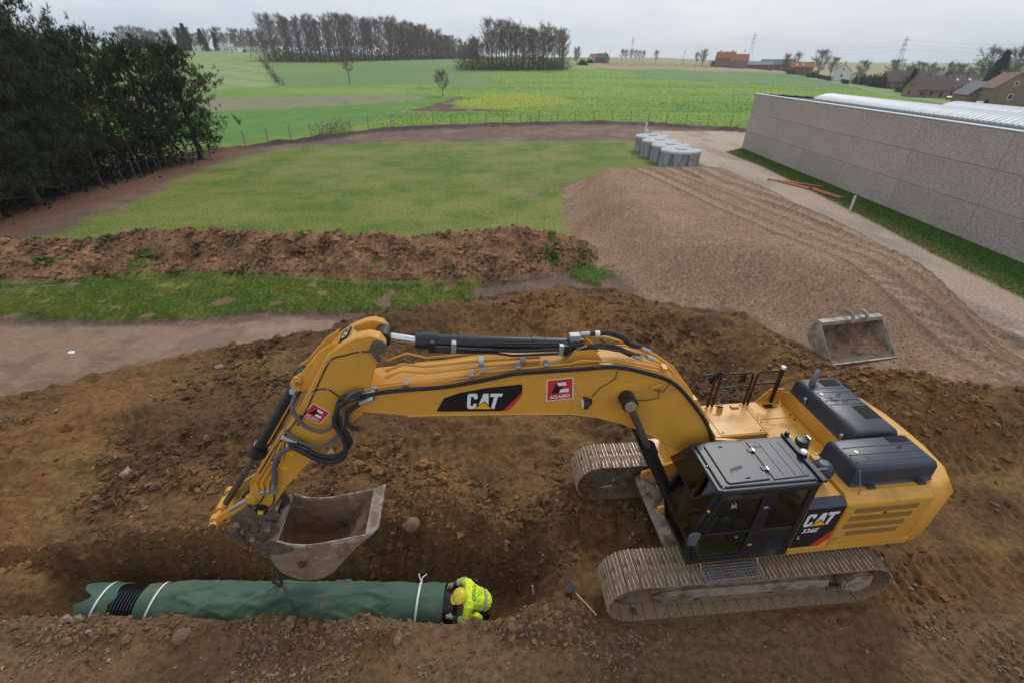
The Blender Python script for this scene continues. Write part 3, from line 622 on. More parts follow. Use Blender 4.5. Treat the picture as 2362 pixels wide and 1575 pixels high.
# ------------------------------------------------------------------ the excavator
EX_POS = (3.989, 6.0085, 0.0); EX_ROT = math.pi + .1068; TRK_ROT = -.0263
ex = empty('excavator', EX_POS, EX_ROT)
tag(ex, 'yellow tracked excavator with black cab, lowering its bucket over the trench', 'excavator')
E_ = Matrix.Translation(EX_POS) @ Matrix.Rotation(EX_ROT, 4, 'Z')
def rib(mb, a, b, w_, h_):                                   # small raised rib on a top surface
    mb.tube([a, b], [w_, w_], 6)
# tracks: frame with its shoes, wheels and rollers
TR_R, TR_C = .485, 2.0
shoe = MB()
shoe.mat(0).box((0, 0, .007), (.206, .70, .014))
for gx_ in (-.088, -.012, .064):
    hx = .009
    shoe.mat(0).add([(gx_-hx*1.5, -.35, .014), (gx_+hx*1.5, -.35, .014), (gx_+hx*1.5, .35, .014), (gx_-hx*1.5, .35, .014), (gx_-hx, -.35, .036), (gx_+hx, -.35, .036), (gx_+hx, .35, .036), (gx_-hx, .35, .036)],
                    [(0, 1, 5, 4), (1, 2, 6, 5), (2, 3, 7, 6), (3, 0, 4, 7)])
    shoe.mat(1).add([(gx_-hx, -.35, .036), (gx_+hx, -.35, .036), (gx_+hx, .35, .036), (gx_-hx, .35, .036)], [(0, 1, 2, 3)])
shoe.mat(0).box((0, .1, -.03), (.19, .05, .05)).box((0, -.1, -.03), (.19, .05, .05))
shoe_me = shoe.mesh('track_shoe', [shoe_mud, shoe_worn], 0)
roller_me = MB().lathe([(.06, -.17), (.105, -.17), (.105, -.10), (.085, -.09), (.085, .09), (.105, .10), (.105, .17), (.06, .17)], n=14, axis='y').mesh('roller', mud_mat)
per = 4*TR_C + 2*math.pi*TR_R; NSH = 51
for sgn in (1, -1):
    fr = MB()
    fr.mat(0).prism([(-1.5, .30), (-1.62, .44), (-1.35, .70), (1.45, .70), (1.72, .52), (1.5, .30)], -.17, .17)
    fr.mat(0).prism([(-1.45, .20), (-1.5, .34), (1.5, .34), (1.45, .20)], -.21, .21)
    fr.mat(1).prism([(-1.55, .33), (-1.5, .50), (-1.2, .56), (1.55, .56), (1.70, .46), (1.55, .33)], .17*sgn, .215*sgn)
    fr.mat(0).prism([(-.95, .62), (-.95, .78), (.9, .78), (.9, .62)], -.1, .1)
    t = fr.build('crawler_track', [mud_mat, mud_grey], ex, bevel=.012)
    t.location = (0, 0, 0); t.rotation_euler = (0, 0, TRK_ROT); cs, sn = math.cos(TRK_ROT), math.sin(TRK_ROT)
    t.location = (-sn*1.295*sgn, cs*1.295*sgn, 0)
    z0 = TR_R + .022
    for k in range(NSH):
        s_ = k*per/NSH
        if s_ < 2*TR_C: x, z, a = -TR_C+s_, z0+TR_R, 0.; z -= .03*math.sin(math.pi*s_/(2*TR_C))+.006*math.sin(4.7*math.pi*s_/TR_C)
        elif s_ < 2*TR_C+math.pi*TR_R:
            q = (s_-2*TR_C)/TR_R; x, z, a = TR_C+TR_R*math.sin(q), z0+TR_R*math.cos(q), q
        elif s_ < 4*TR_C+math.pi*TR_R: x, z, a = TR_C-(s_-2*TR_C-math.pi*TR_R), z0-TR_R, math.pi
        else:
            q = (s_-4*TR_C-math.pi*TR_R)/TR_R; x, z, a = -TR_C-TR_R*math.sin(q), z0-TR_R*math.cos(q), math.pi+q
        so = link('track_shoe', shoe_me, t); so.location = (x, 0, z); so.rotation_euler = (0, a, 0)
    MB().lathe([(.10, -.1), (.40, -.09), (.43, -.04), (.43, .04), (.40, .09), (.10, .1)], (TR_C-.02, 0, z0), 24, 'y').build('idler_wheel', mud_mat, t)
    sp_ = MB()
    prof = []
    for i in range(46):
        q = 2*math.pi*i/46; r_ = .44 if i % 2 else .37; prof.append((-TR_C+.02+r_*math.cos(q), z0+r_*math.sin(q)))
    sp_.mat(0).prism(prof, -.05, .05).mat(1).cyl((-TR_C+.02, 0, z0), (-TR_C+.02, .27*sgn, z0), .27, 24).cyl((-TR_C+.02, .27*sgn, z0), (-TR_C+.02, .30*sgn, z0), .235, 24)
    sp_.build('sprocket', [mud_mat, mud_grey], t, bevel=.008)
    for i in range(8):
        ro = link('roller', roller_me, t); ro.location = (-1.4+i*.4, 0, .155)
    for xx in (-.75, .75):
        ro = link('roller', roller_me, t); ro.location = (xx, 0, .83)
# undercarriage body
cb = MB(); cb.mat(0).prism([(-1.2, .36), (1.15, .38), (1.26, .66), (.85, .98), (-.85, .98), (-1.26, .66)], -1.0, 1.0)
cb.mat(1).cyl((0, 0, .98), (0, 0, 1.2), .78, 36)
cb.build('undercarriage_body', [mud_grey, mud_mat], ex, bevel=.03)
mb = MB()
for i in range(46):
    a, r_ = random.uniform(-1, 1), random.random()
    mb.ball((.95+.16*random.uniform(-1, 1), a*.85, .90+.05*random.random()-.1*r_), (random.uniform(.05, .15), random.uniform(.06, .16), random.uniform(.03, .07)), 7, 5)
mb.build('caked_mud', mud_mat, ex, smooth=70)
# revolving frame with skirts
uf = MB()
uf.mat(0).prism([(1.16, .52), (1.16, 1.40), (-2.72, 1.40), (-2.78, 0), (-2.72, -1.40), (.95, -1.40), (.95, -.46), (.2, -.46), (.2, .46)], 1.20, 1.36, 'z')
uf.build('revolving_frame', yellow, ex, bevel=.02)
for yy in (-.42, .42):
    MB().prism([(-.9, 1.36), (-.55, 2.1), (.05, 2.2), (.42, 2.05), (.62, 1.75), (.95, 1.62), (1.4, 1.45), (1.4, 1.3), (.3, 1.36)], yy-.03, yy+.03).build('boom_bracket', yellow, ex, bevel=.01)
# engine housing and its near side
hs = MB()
def yz(mb, pts, x0, x1): return mb.prism(pts, x0, x1, 'x')
yz(hs.mat(0), [(.42, 1.365), (1.41, 1.365), (1.41, 2.40), (1.26, 2.52), (.42, 2.52)], -1.14, -2.62)
yz(hs, [(.42, 1.365), (1.41, 1.365), (1.41, 2.40), (1.26, 2.46), (.42, 2.46)], -.44, -1.135)
yz(hs, [(-1.41, 1.365), (.418, 1.365), (.418, 2.52), (-1.26, 2.52), (-1.41, 2.40)], -1.88, -2.62)
yz(hs, [(-.44, 1.365), (.418, 1.365), (.418, 2.18), (-.44, 2.18)], -.98, -1.878)
hs.build('engine_housing', yellow, ex, bevel=.02)
mb = MB(); yz(mb.mat(0), [(1.411, 1.42), (1.418, 1.42), (1.418, 2.385), (1.411, 2.385)], -.47, -1.12)
sp = mb.build('side_panel', black_d, ex, bevel=.003)
mb = MB(); yz(mb, [(1.4125, 2.388), (1.4165, 2.404), (1.262, 2.468), (1.258, 2.461)], -.47, -1.12); mb.build('shoulder_panel', black_pl, sp, smooth=0)
m2 = MB(); m2.prism([(-.82, 1.425), (-1.12, 1.425), (-1.12, 1.78), (-1.10, 1.80)], 1.4185, 1.4205); m2.build('red_stripe', red_p, sp, smooth=0)
m2 = MB(); m2.prism([(-.98, 1.425), (-1.118, 1.425), (-1.118, 1.58)], 1.421, 1.4225); m2.build('yellow_corner', yel_d, sp, smooth=0)
logo([(-.52, 2.27), (-1.04, 2.29), (-.985, 1.985), (-.515, 1.965)], 1.419, sp)
put_text('336E', 'model_number', white_p, (-.555, 1.4195, 1.80), (-1, 0, .02), (-.10, 0, 1), .27, .11, sp, .03)
put_text('L', 'model_letter', white_p, (-.53, 1.4195, 1.655), (-1, 0, 0), (-.1, 0, 1), .05, .08, sp, .0)
put_text('2011', 'fleet_number', black_d, (-.26, 1.4012, 1.235), (-1, 0, .02), (0, 0, 1), .24, .085, ex, .01)
dr = MB(); yz(dr, [(1.411, 1.43), (1.420, 1.43), (1.420, 2.375), (1.411, 2.375)], -1.16, -2.50); dr = dr.build('engine_door', yellow, ex, bevel=.004)
for i, (z_, xa, xb) in enumerate([(2.25, -1.30, -2.42), (2.06, -1.28, -2.38), (1.87, -1.25, -2.34), (1.68, -1.36, -2.30)]):
    MB().prism([(xa, z_-.055), (xb, z_-.055), (xb+.01, z_+.055), (xa-.01, z_+.055)], 1.4205, 1.4235).build('ventilation_grille', yellow_dk, dr, smooth=0)
m2 = MB(); m2.mat(0).prism([(-1.66, 2.135), (-1.90, 2.135), (-1.90, 2.18), (-1.66, 2.18)], 1.4245, 1.426).mat(1).prism([(-1.83, 2.138), (-1.898, 2.138), (-1.898, 2.177), (-1.83, 2.177)], 1.4262, 1.427)
m2.build('warning_sticker', [yel_d, black_d], dr, smooth=0)
m2 = MB()
for x_ in (-1.22, -1.27): m2.box((x_, 1.428, 1.56), (.02, .012, .09))
m2.build('door_latch', yellow, dr, smooth=0)
# counterweight
cw = MB(); pl = [(-2.64, -1.40), (-2.9, -1.40), (-3.16, -1.27), (-3.33, -1.0), (-3.42, -.5), (-3.44, 0), (-3.42, .5), (-3.33, 1.0), (-3.16, 1.27), (-2.9, 1.40), (-2.64, 1.40)]
lo_ = [(x*.985-.04, y*.97, 1.16) for x, y in pl]; mid = [(x, y, 1.42) for x, y in pl]; hi_ = [(x, y, 2.30) for x, y in pl]; tp = [(x*.985+.02, y*.90, 2.50) for x, y in pl]
n_ = len(pl); rows = [lo_, mid, hi_, tp]
cw.add([p for r_ in rows for p in r_], [(a*n_+i, a*n_+(i+1) % n_, (a+1)*n_+(i+1) % n_, (a+1)*n_+i) for a in range(3) for i in range(n_)] + [tuple(range(n_-1, -1, -1)), tuple(3*n_+i for i in range(n_))])
cw.build('counterweight', yellow, ex, bevel=.05, seg=3)
# hoods
def hood(x0, x1, y0, y1, z0, z1, name, ribs, grilles, ch=.10):
    m = MB()
    ring = lambda i, z: [(x0-i, y0+i*.9, z), (x0-i, y1-i, z), (x1+i*.7, y1-i, z), (x1+i*.7, y0+i*.9, z)]
    rs = [ring(-.03, z0), ring(0, z0+.03), ring(.01, z1-ch), ring(ch*.45, z1-ch*.28), ring(ch*1.15, z1)]
    m.add([p for r_ in rs for p in r_], [(a*4+i, a*4+(i+1) % 4, a*4+4+(i+1) % 4, a*4+4+i) for a in range(4) for i in range(4)] + [(16, 17, 18, 19), (3, 2, 1, 0)])
    for f_ in range(len(m.f)): m.f[f_] = tuple(reversed(m.f[f_]))
    o = m.build(name, black_pl, ex, bevel=.05, seg=3, smooth=50)
    rb = MB()
    for yy in ribs: rb.tube([(x0-.10, yy, z1-.004), (x1+.10, yy, z1-.004)], .014, 6)
    if ribs: rb.build('hood_rib', black_pl, o)
    for (gx0, gx1, gy0, gy1) in grilles: MB().box2((gx0, gy0, z1+.001), (gx1, gy1, z1+.006)).build('hood_grille', dark_grill, o, smooth=0)
    return o
hA = hood(-1.90, -2.74, -1.26, .40, 2.522, 2.88, 'engine_hood', [-.86, -.74, -.50, -.38], [(-2.28, -2.62, -1.12, -.92), (-2.36, -2.66, -.30, .05)])
hB = hood(-1.30, -2.74, .45, 1.16, 2.522, 2.90, 'radiator_hood', [.70, .86, 1.0], [(-2.28, -2.62, .52, .66)])
for (yy, hh_) in ((-.62, hA), (-.44, hA), (.78, hB)):
    MB().tube([(-2.3, yy, 2.88+(.02 if hh_ is hB else 0)), (-2.3, yy, 2.93), (-2.36, yy, 2.93), (-2.36, yy, 2.88)], .008, 6).build('lifting_eye', black_mt, hh_)
m = MB(); m.tube([(-2.06, -1.0, 2.8), (-2.06, -1.0, 2.94), (-2.08, -1.02, 3.0), (-2.15, -1.08, 3.06), (-2.24, -1.15, 3.09)], .056, 14); m.build('exhaust_pipe', grey_hose, ex)
for p in ((-1.89, -.80, 2.56), (-1.86, .22, 2.56)):
    MB().cyl(p, (p[0]+.02, p[1], p[2]+.12), .014, 8).ball((p[0]+.03, p[1], p[2]+.13), .035, 8, 6).build('hood_latch', zinc, ex)
MB().box((-1.95, .9, 2.54), (.10, .02, .03)).build('hood_hinge', black_pl, hB); 
for xx in (-1.62, -2.50): MB().box((xx, 1.215, 2.545), (.13, .08, .03)).build('hood_hinge', black_pl, hB, bevel=.008)
# right-hand deck, tool boxes and rails
dk = MB()
yz(dk, [(-1.41, 1.365), (-.47, 1.365), (-.47, 2.18), (-1.41, 2.18)], .02, -1.878)
yz(dk, [(-1.41, 1.365), (-.50, 1.365), (-.50, 1.80), (-1.41, 1.80)], .62, .022)
dk.build('storage_deck', yellow, ex, bevel=.015)
for (a, b) in (((-.10, -1.38), (-1.0, -.50)), ((-1.02, -1.38), (-1.85, -.86)), ((-1.02, -.84), (-1.85, .36))):
    o = MB().box2((a[0], a[1], 2.182), (b[0], b[1], 2.192)).build('deck_plate', yellow, ex, bevel=.003)
    bo = MB()
    for cx_, cy_ in ((a[0]-.06, a[1]+.06), (a[0]-.06, b[1]-.06), (b[0]+.06, a[1]+.06), (b[0]+.06, b[1]-.06)): bo.cyl((cx_, cy_, 2.193), (cx_, cy_, 2.201), .022, 8)
    bo.build('plate_bolt', black_mt, o)
MB().prism([(-1.30, 2.19), (-1.86, 2.19), (-1.86, 2.50), (-1.55, 2.50)], -1.41, -1.385).build('deck_side_plate', yellow, ex, bevel=.006)
MB().box((-1.50, -1.22, 2.197), (.2, .12, .012)).build('deck_hatch', black_mt, ex, smooth=0)
MB().cyl((-.42, -1.2, 2.19), (-.42, -1.2, 2.29), .06, 16).mat(0).build('filler_cap', yellow, ex)
MB().cyl((-.42, -1.2, 2.291), (-.42, -1.2, 2.33), .045, 12).box((-.38, -1.2, 2.32), (.14, .03, .03)).build('cap_lock', black_mt, ex)
MB().box((-.78, -1.27, 2.21), (.16, .10, .05)).build('deck_step', yellow, ex, bevel=.01)
def rail(pts, name='handrail', r_=.021): return MB().tube(pts, r_, 8).build(name, black_mt, ex, smooth=60)
Yr = -1.36
rail([(.42, Yr, 1.85), (.40, Yr, 2.5), (.12, Yr, 2.98), (-.18, Yr, 3.02), (-.24, Yr, 2.98), (-.24, Yr, 2.2)])
rail([(-.34, Yr, 2.2), (-.36, Yr, 2.94), (-.42, Yr, 3.0), (-.98, Yr, 3.0), (-1.04, Yr, 2.94), (-1.04, Yr, 2.2)])
rail([(-.36, Yr, 2.66), (-1.04, Yr, 2.66)])
rail([(-1.13, Yr, 2.2), (-1.13, Yr, 2.92), (-1.18, Yr, 3.0), (-1.66, Yr, 3.0)])
rail([(-1.13, Yr, 2.7), (-1.62, Yr, 2.7)])
MB().box((-1.64, Yr, 2.62), (.06, .06, .86)).mat(0).build('mast', black_mt, ex, bevel=.006)
MB().cyl((-1.64, Yr, 3.05), (-1.64, Yr, 3.10), .045, 14).build('antenna_dome', white_p, ex)
for xx in (-.24, -.34, -1.04, -1.13): MB().box((xx, Yr, 2.30), (.05, .035, .26)).build('rail_socket', black_mt, ex, bevel=.006)
m = MB(); m.prism([(-.86, 2.66), (-1.0, 2.66), (-1.0, 2.90), (-.90, 2.92)], -1.50, -1.47); m.build('wing_mirror', black_mt, ex, bevel=.01)
m = MB(); m.prism([(-.12, 2.86), (-.22, 2.72), (-.44, 2.98), (-.34, 3.02)], -1.42, -1.41); m.build('wing_mirror', black_mt, ex, bevel=.004)
# hydraulic bay behind the boom foot
m = MB()
for i in range(7):
    a = random.uniform(-.35, .3); m.tube([(-.2-.08*i, a, 1.7), (-.3-.06*i, a+.1, 2.05+.02*i), (-.55-.05*i, a+.05*random.uniform(-1, 1), 2.12), (-.95, a*.8, 1.9)], .028, 8)
m.build('hydraulic_hose', rubber, ex, smooth=60)
for (a, b, r_) in (((.05, -.30, 2.12), (-.28, -.34, 2.16), .045), ((-.22, -.05, 2.05), (-.70, -.15, 2.15), .035), ((-.2, .1, 2.1), (-.6, .05, 2.02), .04)):
    MB().cyl(a, b, r_, 12).cyl(a, [a[i]+(b[i]-a[i])*.15 for i in range(3)], r_*1.35, 6).build('hydraulic_pipe', zinc, ex)
MB().box((-.55, .0, 1.62), (.7, .8, .5)).build('valve_block', black_mt, ex, bevel=.02)
MB().box((-.62, -.2, 1.95), (.22, .2, .2)).build('valve_body', yellow, ex, bevel=.02)
# air pre-cleaner, intake stack and little fittings behind the cab
m = MB(); m.lathe([(.07, 0), (.10, .02), (.155, .08), (.165, .14), (.165, .20), (.12, .28), (.07, .31), (.05, .31)], (-.93, .93, 2.55), 24); m.cyl((-.93, .93, 2.45), (-.93, .93, 2.56), .09, 16)
m.build('air_precleaner', black_pl, ex, smooth=40)
m = MB(); m.cyl((-1.08, .24, 2.2), (-1.08, .24, 2.62), .085, 18).lathe([(.085, 0), (.11, .01), (.11, .05), (.09, .08), (.02, .09)], (-1.08, .24, 2.62), 18); m.build('intake_stack', black_pl, ex)
MB().box((-1.2, .25, 2.5), (.03, .11, .5), Matrix.Rotation(.12, 3, 'Y')).build('stack_bracket', zinc, ex, bevel=.004)
MB().box2((-1.22, .42, 2.466), (-1.86, .46, 2.53)).build('deck_edge', yellow, ex)
for p in ((-.55, .60, 2.464), (-1.55, .80, 2.9035), (-2.05, -.7, 2.8835)):
    MB().cyl(p, (p[0], p[1], p[2]+.003), .035, 14).build('round_sticker', white_p, ex, smooth=0)
MB().tube([(-1.36, 1.30, 2.50), (-1.34, 1.30, 2.62), (-1.20, 1.26, 3.0)], [.012, .008, .004], 6).build('antenna', zinc, ex)
MB().box((-2.9, -1.45, 2.42), (.14, .12, .09)).build('rear_lamp', black_mt, ex, bevel=.02)
# ---------------- cab
YN, YF = 1.45, .53
A_, B_, C_, D_, G_ = (1.28, 1.30), (1.44, 1.95), (1.17, 3.02), (-.42, 3.02), (-.42, 1.30)
def bar2(mb, a, b, w_, y0, y1):
    """bar of width w_ between two (x, z) points, spanning y0..y1"""
    d = Vector((b[0]-a[0], b[1]-a[1])).normalized(); n = Vector((-d.y, d.x))*w_/2
    mb.prism([(a[0]+n.x, a[1]+n.y), (b[0]+n.x, b[1]+n.y), (b[0]-n.x, b[1]-n.y), (a[0]-n.x, a[1]-n.y)], y0, y1)
cf = MB()
for y0, y1 in ((YN-.06, YN), (YF, YF+.05)):
    bar2(cf, (A_[0]-.03, A_[1]), (B_[0]-.04, B_[1]+.03), .085, y0, y1); bar2(cf, (B_[0]-.04, B_[1]-.02), (C_[0]-.03, C_[1]), .085, y0-.001, y1-.001)
    bar2(cf, (-.37, 1.30), (-.37, 3.02), .11, y0-.002, y1-.002); bar2(cf, (-.40, 2.97), (C_[0]-.02, 2.97), .11, y0-.003, y1-.003); bar2(cf, (-.40, 1.34), (A_[0]-.02, 1.34), .09, y0-.004, y1-.004)
bar2(cf, (.27, 1.36), (.27, 2.95), .12, YN-.05, YN-.006)
bar2(cf, (-.34, 2.02), (.25, 2.02), .05, YN-.04, YN-.012)
cf.box2((1.20, YF+.05, 1.30), (1.29, YN-.06, 1.37)).box2((1.38, YF+.05, 1.90), (1.42, YN-.06, 1.96)).box2((1.06, YF+.05, 2.93), (1.15, YN-.06, 3.01)).box2((-.42, YF+.05, 2.93), (-.36, YN-.06, 3.01)).box2((-.42, YF+.05, 1.30), (-.37, YN-.06, 2.2))
cf.box2((-.40, YF+.02, 1.30), (1.22, YN-.02, 1.335))
cab = cf.build('cab', black_mt, ex, bevel=.012)
# roof with hatch
rf = MB(); rp = [(1.20, YF-.02), (1.20, YN+.0), (1.12, YN+.03), (-.40, YN+.03), (-.46, YN-.02), (-.46, YF+.02), (-.40, YF-.03), (1.12, YF-.03)]
rf.prism(rp, 3.022, 3.085, 'z'); rf.prism([(x*.93+.02, (y-.99)*.90+.99) for x, y in rp], 3.085, 3.115, 'z')
roof = rf.build('cab_roof', black_pl, ex, bevel=.02, seg=3)
MB().prism([(1.02, .62), (1.02, 1.36), (.98, 1.39), (.36, 1.37), (.36, .60), (.98, .59)], 3.116, 3.137, 'z').build('roof_hatch', black_pl, roof, bevel=.012)
MB().prism([(.30, .60), (.30, 1.38), (-.26, 1.36), (-.26, .62)], 3.116, 3.130, 'z').build('roof_panel', black_pl, roof, bevel=.014)
rb = MB()
for xx in (.12, -.06, -.2): rb.tube([(xx, .66, 3.130), (xx, 1.32, 3.130)], .008, 6)
rb.build('roof_rib', black_pl, roof)
for yy in (.80, 1.18):
    o = MB().box((.34, yy, 3.144), (.10, .07, .012)).build('hatch_hinge', black_mt, roof, bevel=.003)
    MB().cyl((.30, yy-.012, 3.15), (.30, yy-.012, 3.158), .012, 8).cyl((.30, yy+.022, 3.15), (.30, yy+.022, 3.158), .012, 8).build('hinge_bolt', steel, o)
for (x_, y_) in ((1.10, 1.42), (.95, .575), (-.33, 1.42), (1.14, 1.0)): MB().ball((x_, y_, 3.10), (.016, .016, .012), 8, 6).build('roof_bolt', steel, roof)
for (x_, y_) in ((.78, .68), (.68, 1.32)): MB().box((x_, y_, 3.139), (.07, .022, .006)).build('hatch_slot', dark_grill, roof, smooth=0)
MB().box((-.40, 1.0, 3.13), (.09, 1.0, .05)).build('roof_rear_bracket', black_mt, roof, bevel=.006)
MB().box((-.42, .55, 3.17), (.05, .05, .10)).build('bracket_post', black_mt, roof)
m = MB(); m.cyl((-.40, .98, 3.15), (-.40, .98, 3.19), .07, 16); m.build('beacon_base', black_mt, roof); MB().cyl((-.40, .98, 3.19), (-.40, .98, 3.235), .05, 16).build('antenna_puck', white_p, roof, bevel=.008)
MB().box((-.50, 1.28, 3.13), (.22, .05, .03)).build('roof_arm', black_mt, roof, bevel=.004)
# smoked visor and wiper
m = MB(); m.add([(1.16, YF+.02, 3.06), (1.16, YN-.02, 3.06), (1.50, YN-.06, 2.90), (1.50, YF+.06, 2.90)], [(0, 1, 2, 3)]); v = m.build('sun_visor', smoke, ex, smooth=0); s_ = v.modifiers.new('s', 'SOLIDIFY'); s_.thickness = .006
MB().tube([(1.17, YF+.0, 3.05), (1.5, YF+.05, 2.895), (1.5, YN-.05, 2.895), (1.17, YN, 3.05)], .010, 6).build('visor_frame', black_mt, v)
fr_ = MB()
for yy in np.linspace(.62, 1.36, 16): fr_.box((1.175, yy, 3.065), (.03, .022, .03))
fr_.build('roof_edge_teeth', black_mt, roof, smooth=0)
# panes
def pane(pts, name='window_pane', parent=cab, mat=None):
    o = MB().add(pts, [tuple(range(len(pts)))]).build(name, mat or glass, parent, smooth=0); s_ = o.modifiers.new('s', 'SOLIDIFY'); s_.thickness = .005; return o
pane([(1.27, YF+.05, 1.37), (1.27, YN-.06, 1.37), (1.40, YN-.06, 1.90), (1.40, YF+.05, 1.90)], 'lower_windscreen')
pane([(1.415, YF+.05, 1.96), (1.415, YN-.06, 1.96), (1.145, YN-.06, 2.95), (1.145, YF+.05, 2.95)], 'windscreen')
pane([(-.32, YF+.02, 1.9), (1.35, YF+.02, 1.9), (1.12, YF+.02, 2.92), (-.32, YF+.02, 2.92)], 'side_window')
pane([(-.40, YF+.06, 2.2), (-.40, YN-.07, 2.2), (-.40, YN-.07, 2.93), (-.40, YF+.06, 2.93)], 'rear_window')
pane([(-.32, YN-.02, 2.05), (.21, YN-.02, 2.05), (.21, YN-.02, 2.92), (-.32, YN-.02, 2.92)], 'quarter_window')
# lower rear panel with louvres
qp = MB().box2((-.33, YN-.035, 1.38), (.21, YN-.012, 2.0)).build('quarter_panel', black_mt, ex, bevel=.006)
lv = MB()
for i in range(7): lv.box((-.20+.012*i, YN-.006, 1.50+.045*i), (.20, .012, .012))
lv.build('louvre', black_pl, qp, smooth=0)
# door with its two windows
dm = MB(); o_ = [(.35, 1.40), (.35, 2.93), (1.11, 2.93), (1.355, 1.97), (1.22, 1.40)]; i_ = [(.43, 1.47), (.43, 2.85), (1.04, 2.85), (1.26, 1.97), (1.15, 1.47)]
n_ = 5; vs_ = [(x, YN-.03, z) for x, z in o_] + [(x, YN-.03, z) for x, z in i_] + [(x, YN+.012, z) for x, z in o_] + [(x, YN+.012, z) for x, z in i_]
fs_ = []
for i in range(n_):
    j = (i+1) % n_; fs_ += [(i, j, 5+j, 5+i), (10+i, 15+i, 15+j, 10+j), (i, 10+i, 10+j, j), (5+i, 5+j, 15+j, 15+i)]
dm.add(vs_, fs_); bar2(dm, (.40, 2.06), (1.27, 2.06), .05, YN-.028, YN+.010)
dm.add([(1.08, YN-.02, 1.44), (1.20, YN-.02, 1.44), (1.20, YN-.02, 1.62)], [(0, 1, 2), (2, 1, 0)])
door = dm.build('cab_door', black_mt, ex, bevel=.006)
pane([(.43, YN-.01, 2.085), (1.235, YN-.01, 2.085), (1.04, YN-.01, 2.85), (.43, YN-.01, 2.85)], 'upper_door_window', door)
pane([(.43, YN-.01, 1.47), (1.14, YN-.01, 1.47), (1.24, YN-.01, 2.035), (.43, YN-.01, 2.035)], 'lower_door_window', door)
MB().tube([(.62, YN+.02, 2.02), (.62, YN+.035, 1.97), (.66, YN+.035, 1.97), (.66, YN+.02, 2.02)], .007, 6).build('door_handle', steel, door)
for z_ in (2.62, 1.72): MB().box((.335, YN+.018, z_), (.07, .02, .04)).build('door_hinge', zinc, door, bevel=.004)
MB().tube([(1.06, YN+.014, 2.50), (1.16, YN+.05, 2.35), (1.22, YN+.05, 2.05)], .010, 6).build('grab_bar', black_mt, door)
m = MB()
for u, v in ((0, 0), (.03, .05), (-.02, .07), (.02, -.04), (-.03, -.03)): m.tube([(.86+u, YN+.006, 2.70+v), (.84+u+.03, YN+.006, 2.73+v*.6), (.83+u, YN+.006, 2.67+v*.5)], .004, 4)
m.build('window_sticker', white_p, door, smooth=0)
# mirror, front step lamp, wiper
m = MB(); m.prism([(1.36, 2.02), (1.50, 2.05), (1.52, 2.28), (1.44, 2.36), (1.33, 2.30)], 1.56, 1.60); mi = m.build('wing_mirror', grey_hose, ex, bevel=.018, seg=3)
MB().tube([(1.28, 1.46, 2.62), (1.40, 1.56, 2.60), (1.44, 1.58, 2.34)], .012, 6).build('mirror_arm', black_mt, mi)
MB().tube([(1.30, 1.45, 1.62), (1.44, 1.40, 1.66), (1.46, 1.05, 1.70)], .012, 6).build('wiper', black_mt, ex)
MB().ball((1.27, 1.50, 2.70), .025, 8, 6).build('side_marker', amber, ex)
# interior: floor mat, seat, consoles, monitor
s1 = MB(); s1.box((.28, .98, 1.72), (.50, .50, .13)).box((.02, .98, 2.12), (.13, .48, .68), Matrix.Rotation(-.15, 3, 'Y')).box((-.06, .98, 2.56), (.09, .28, .22)); s1.box((.28, .98, 1.5), (.35, .35, .3))
s1.build('operator_seat', seat_m, ex, bevel=.04, seg=3)
for yy in (.70, 1.26): MB().prism([(.05, 1.5), (.05, 1.98), (.60, 1.98), (.66, 1.9), (.66, 1.80), (.45, 1.5)], yy-.06, yy+.06).build('arm_console', black_pl, ex, bevel=.02)
for yy in (.70, 1.26): MB().tube([(.58, yy, 1.97), (.60, yy, 2.10), (.59, yy, 2.17)], [.02, .018, .028], 8).build('joystick', black_pl, ex)
MB().prism([(.95, 1.36), (1.12, 1.36), (1.18, 1.85), (1.06, 2.28), (.98, 2.28), (1.04, 1.85)], .58, .70).build('front_console', cab_in, ex, bevel=.02)
MB().box((1.02, .66, 2.42), (.04, .22, .30)).build('monitor', cab_in, ex, bevel=.015)
MB().box2((.30, .62, 1.337), (1.18, 1.40, 1.345)).build('floor_mat', black_pl, ex)
for yy in (.90, 1.08): MB().box((1.02, yy, 1.44), (.16, .08, .02), Matrix.Rotation(.5, 3, 'Y')).cyl((1.04, yy, 1.44), (1.10, yy, 1.85), .010, 6).build('travel_pedal', black_mt, ex)
m = MB(); m.cyl((.62, 1.32, 1.36), (.62, 1.32, 1.55), .035, 12).cyl((.72, 1.36, 1.36), (.72, 1.36, 1.52), .03, 12); m.build('thermos_flask', zinc, ex)
# step grating under the cab door
stp = MB(); x0_, x1_, ya, yb_, zs = .02, .98, 1.40, 1.66, 1.12
for i in range(17): stp.box((x0_+(x1_-x0_)*i/16, (ya+yb_)/2, zs), (.006, yb_-ya, .03))
for i in range(6): stp.box(((x0_+x1_)/2, ya+(yb_-ya)*i/5, zs+.0015), (x1_-x0_, .006 if 0 < i < 5 else .014, .029 if i < 5 else .05))
stp.build('step_grating', galv, ex, smooth=0)
for xx in (.0, 1.0): MB().tube([(xx, 1.38, 1.2), (xx, 1.45, 1.12), (xx, 1.66, 1.10), (xx, 1.70, 1.13)], .010, 6).build('step_bracket', zinc, ex)

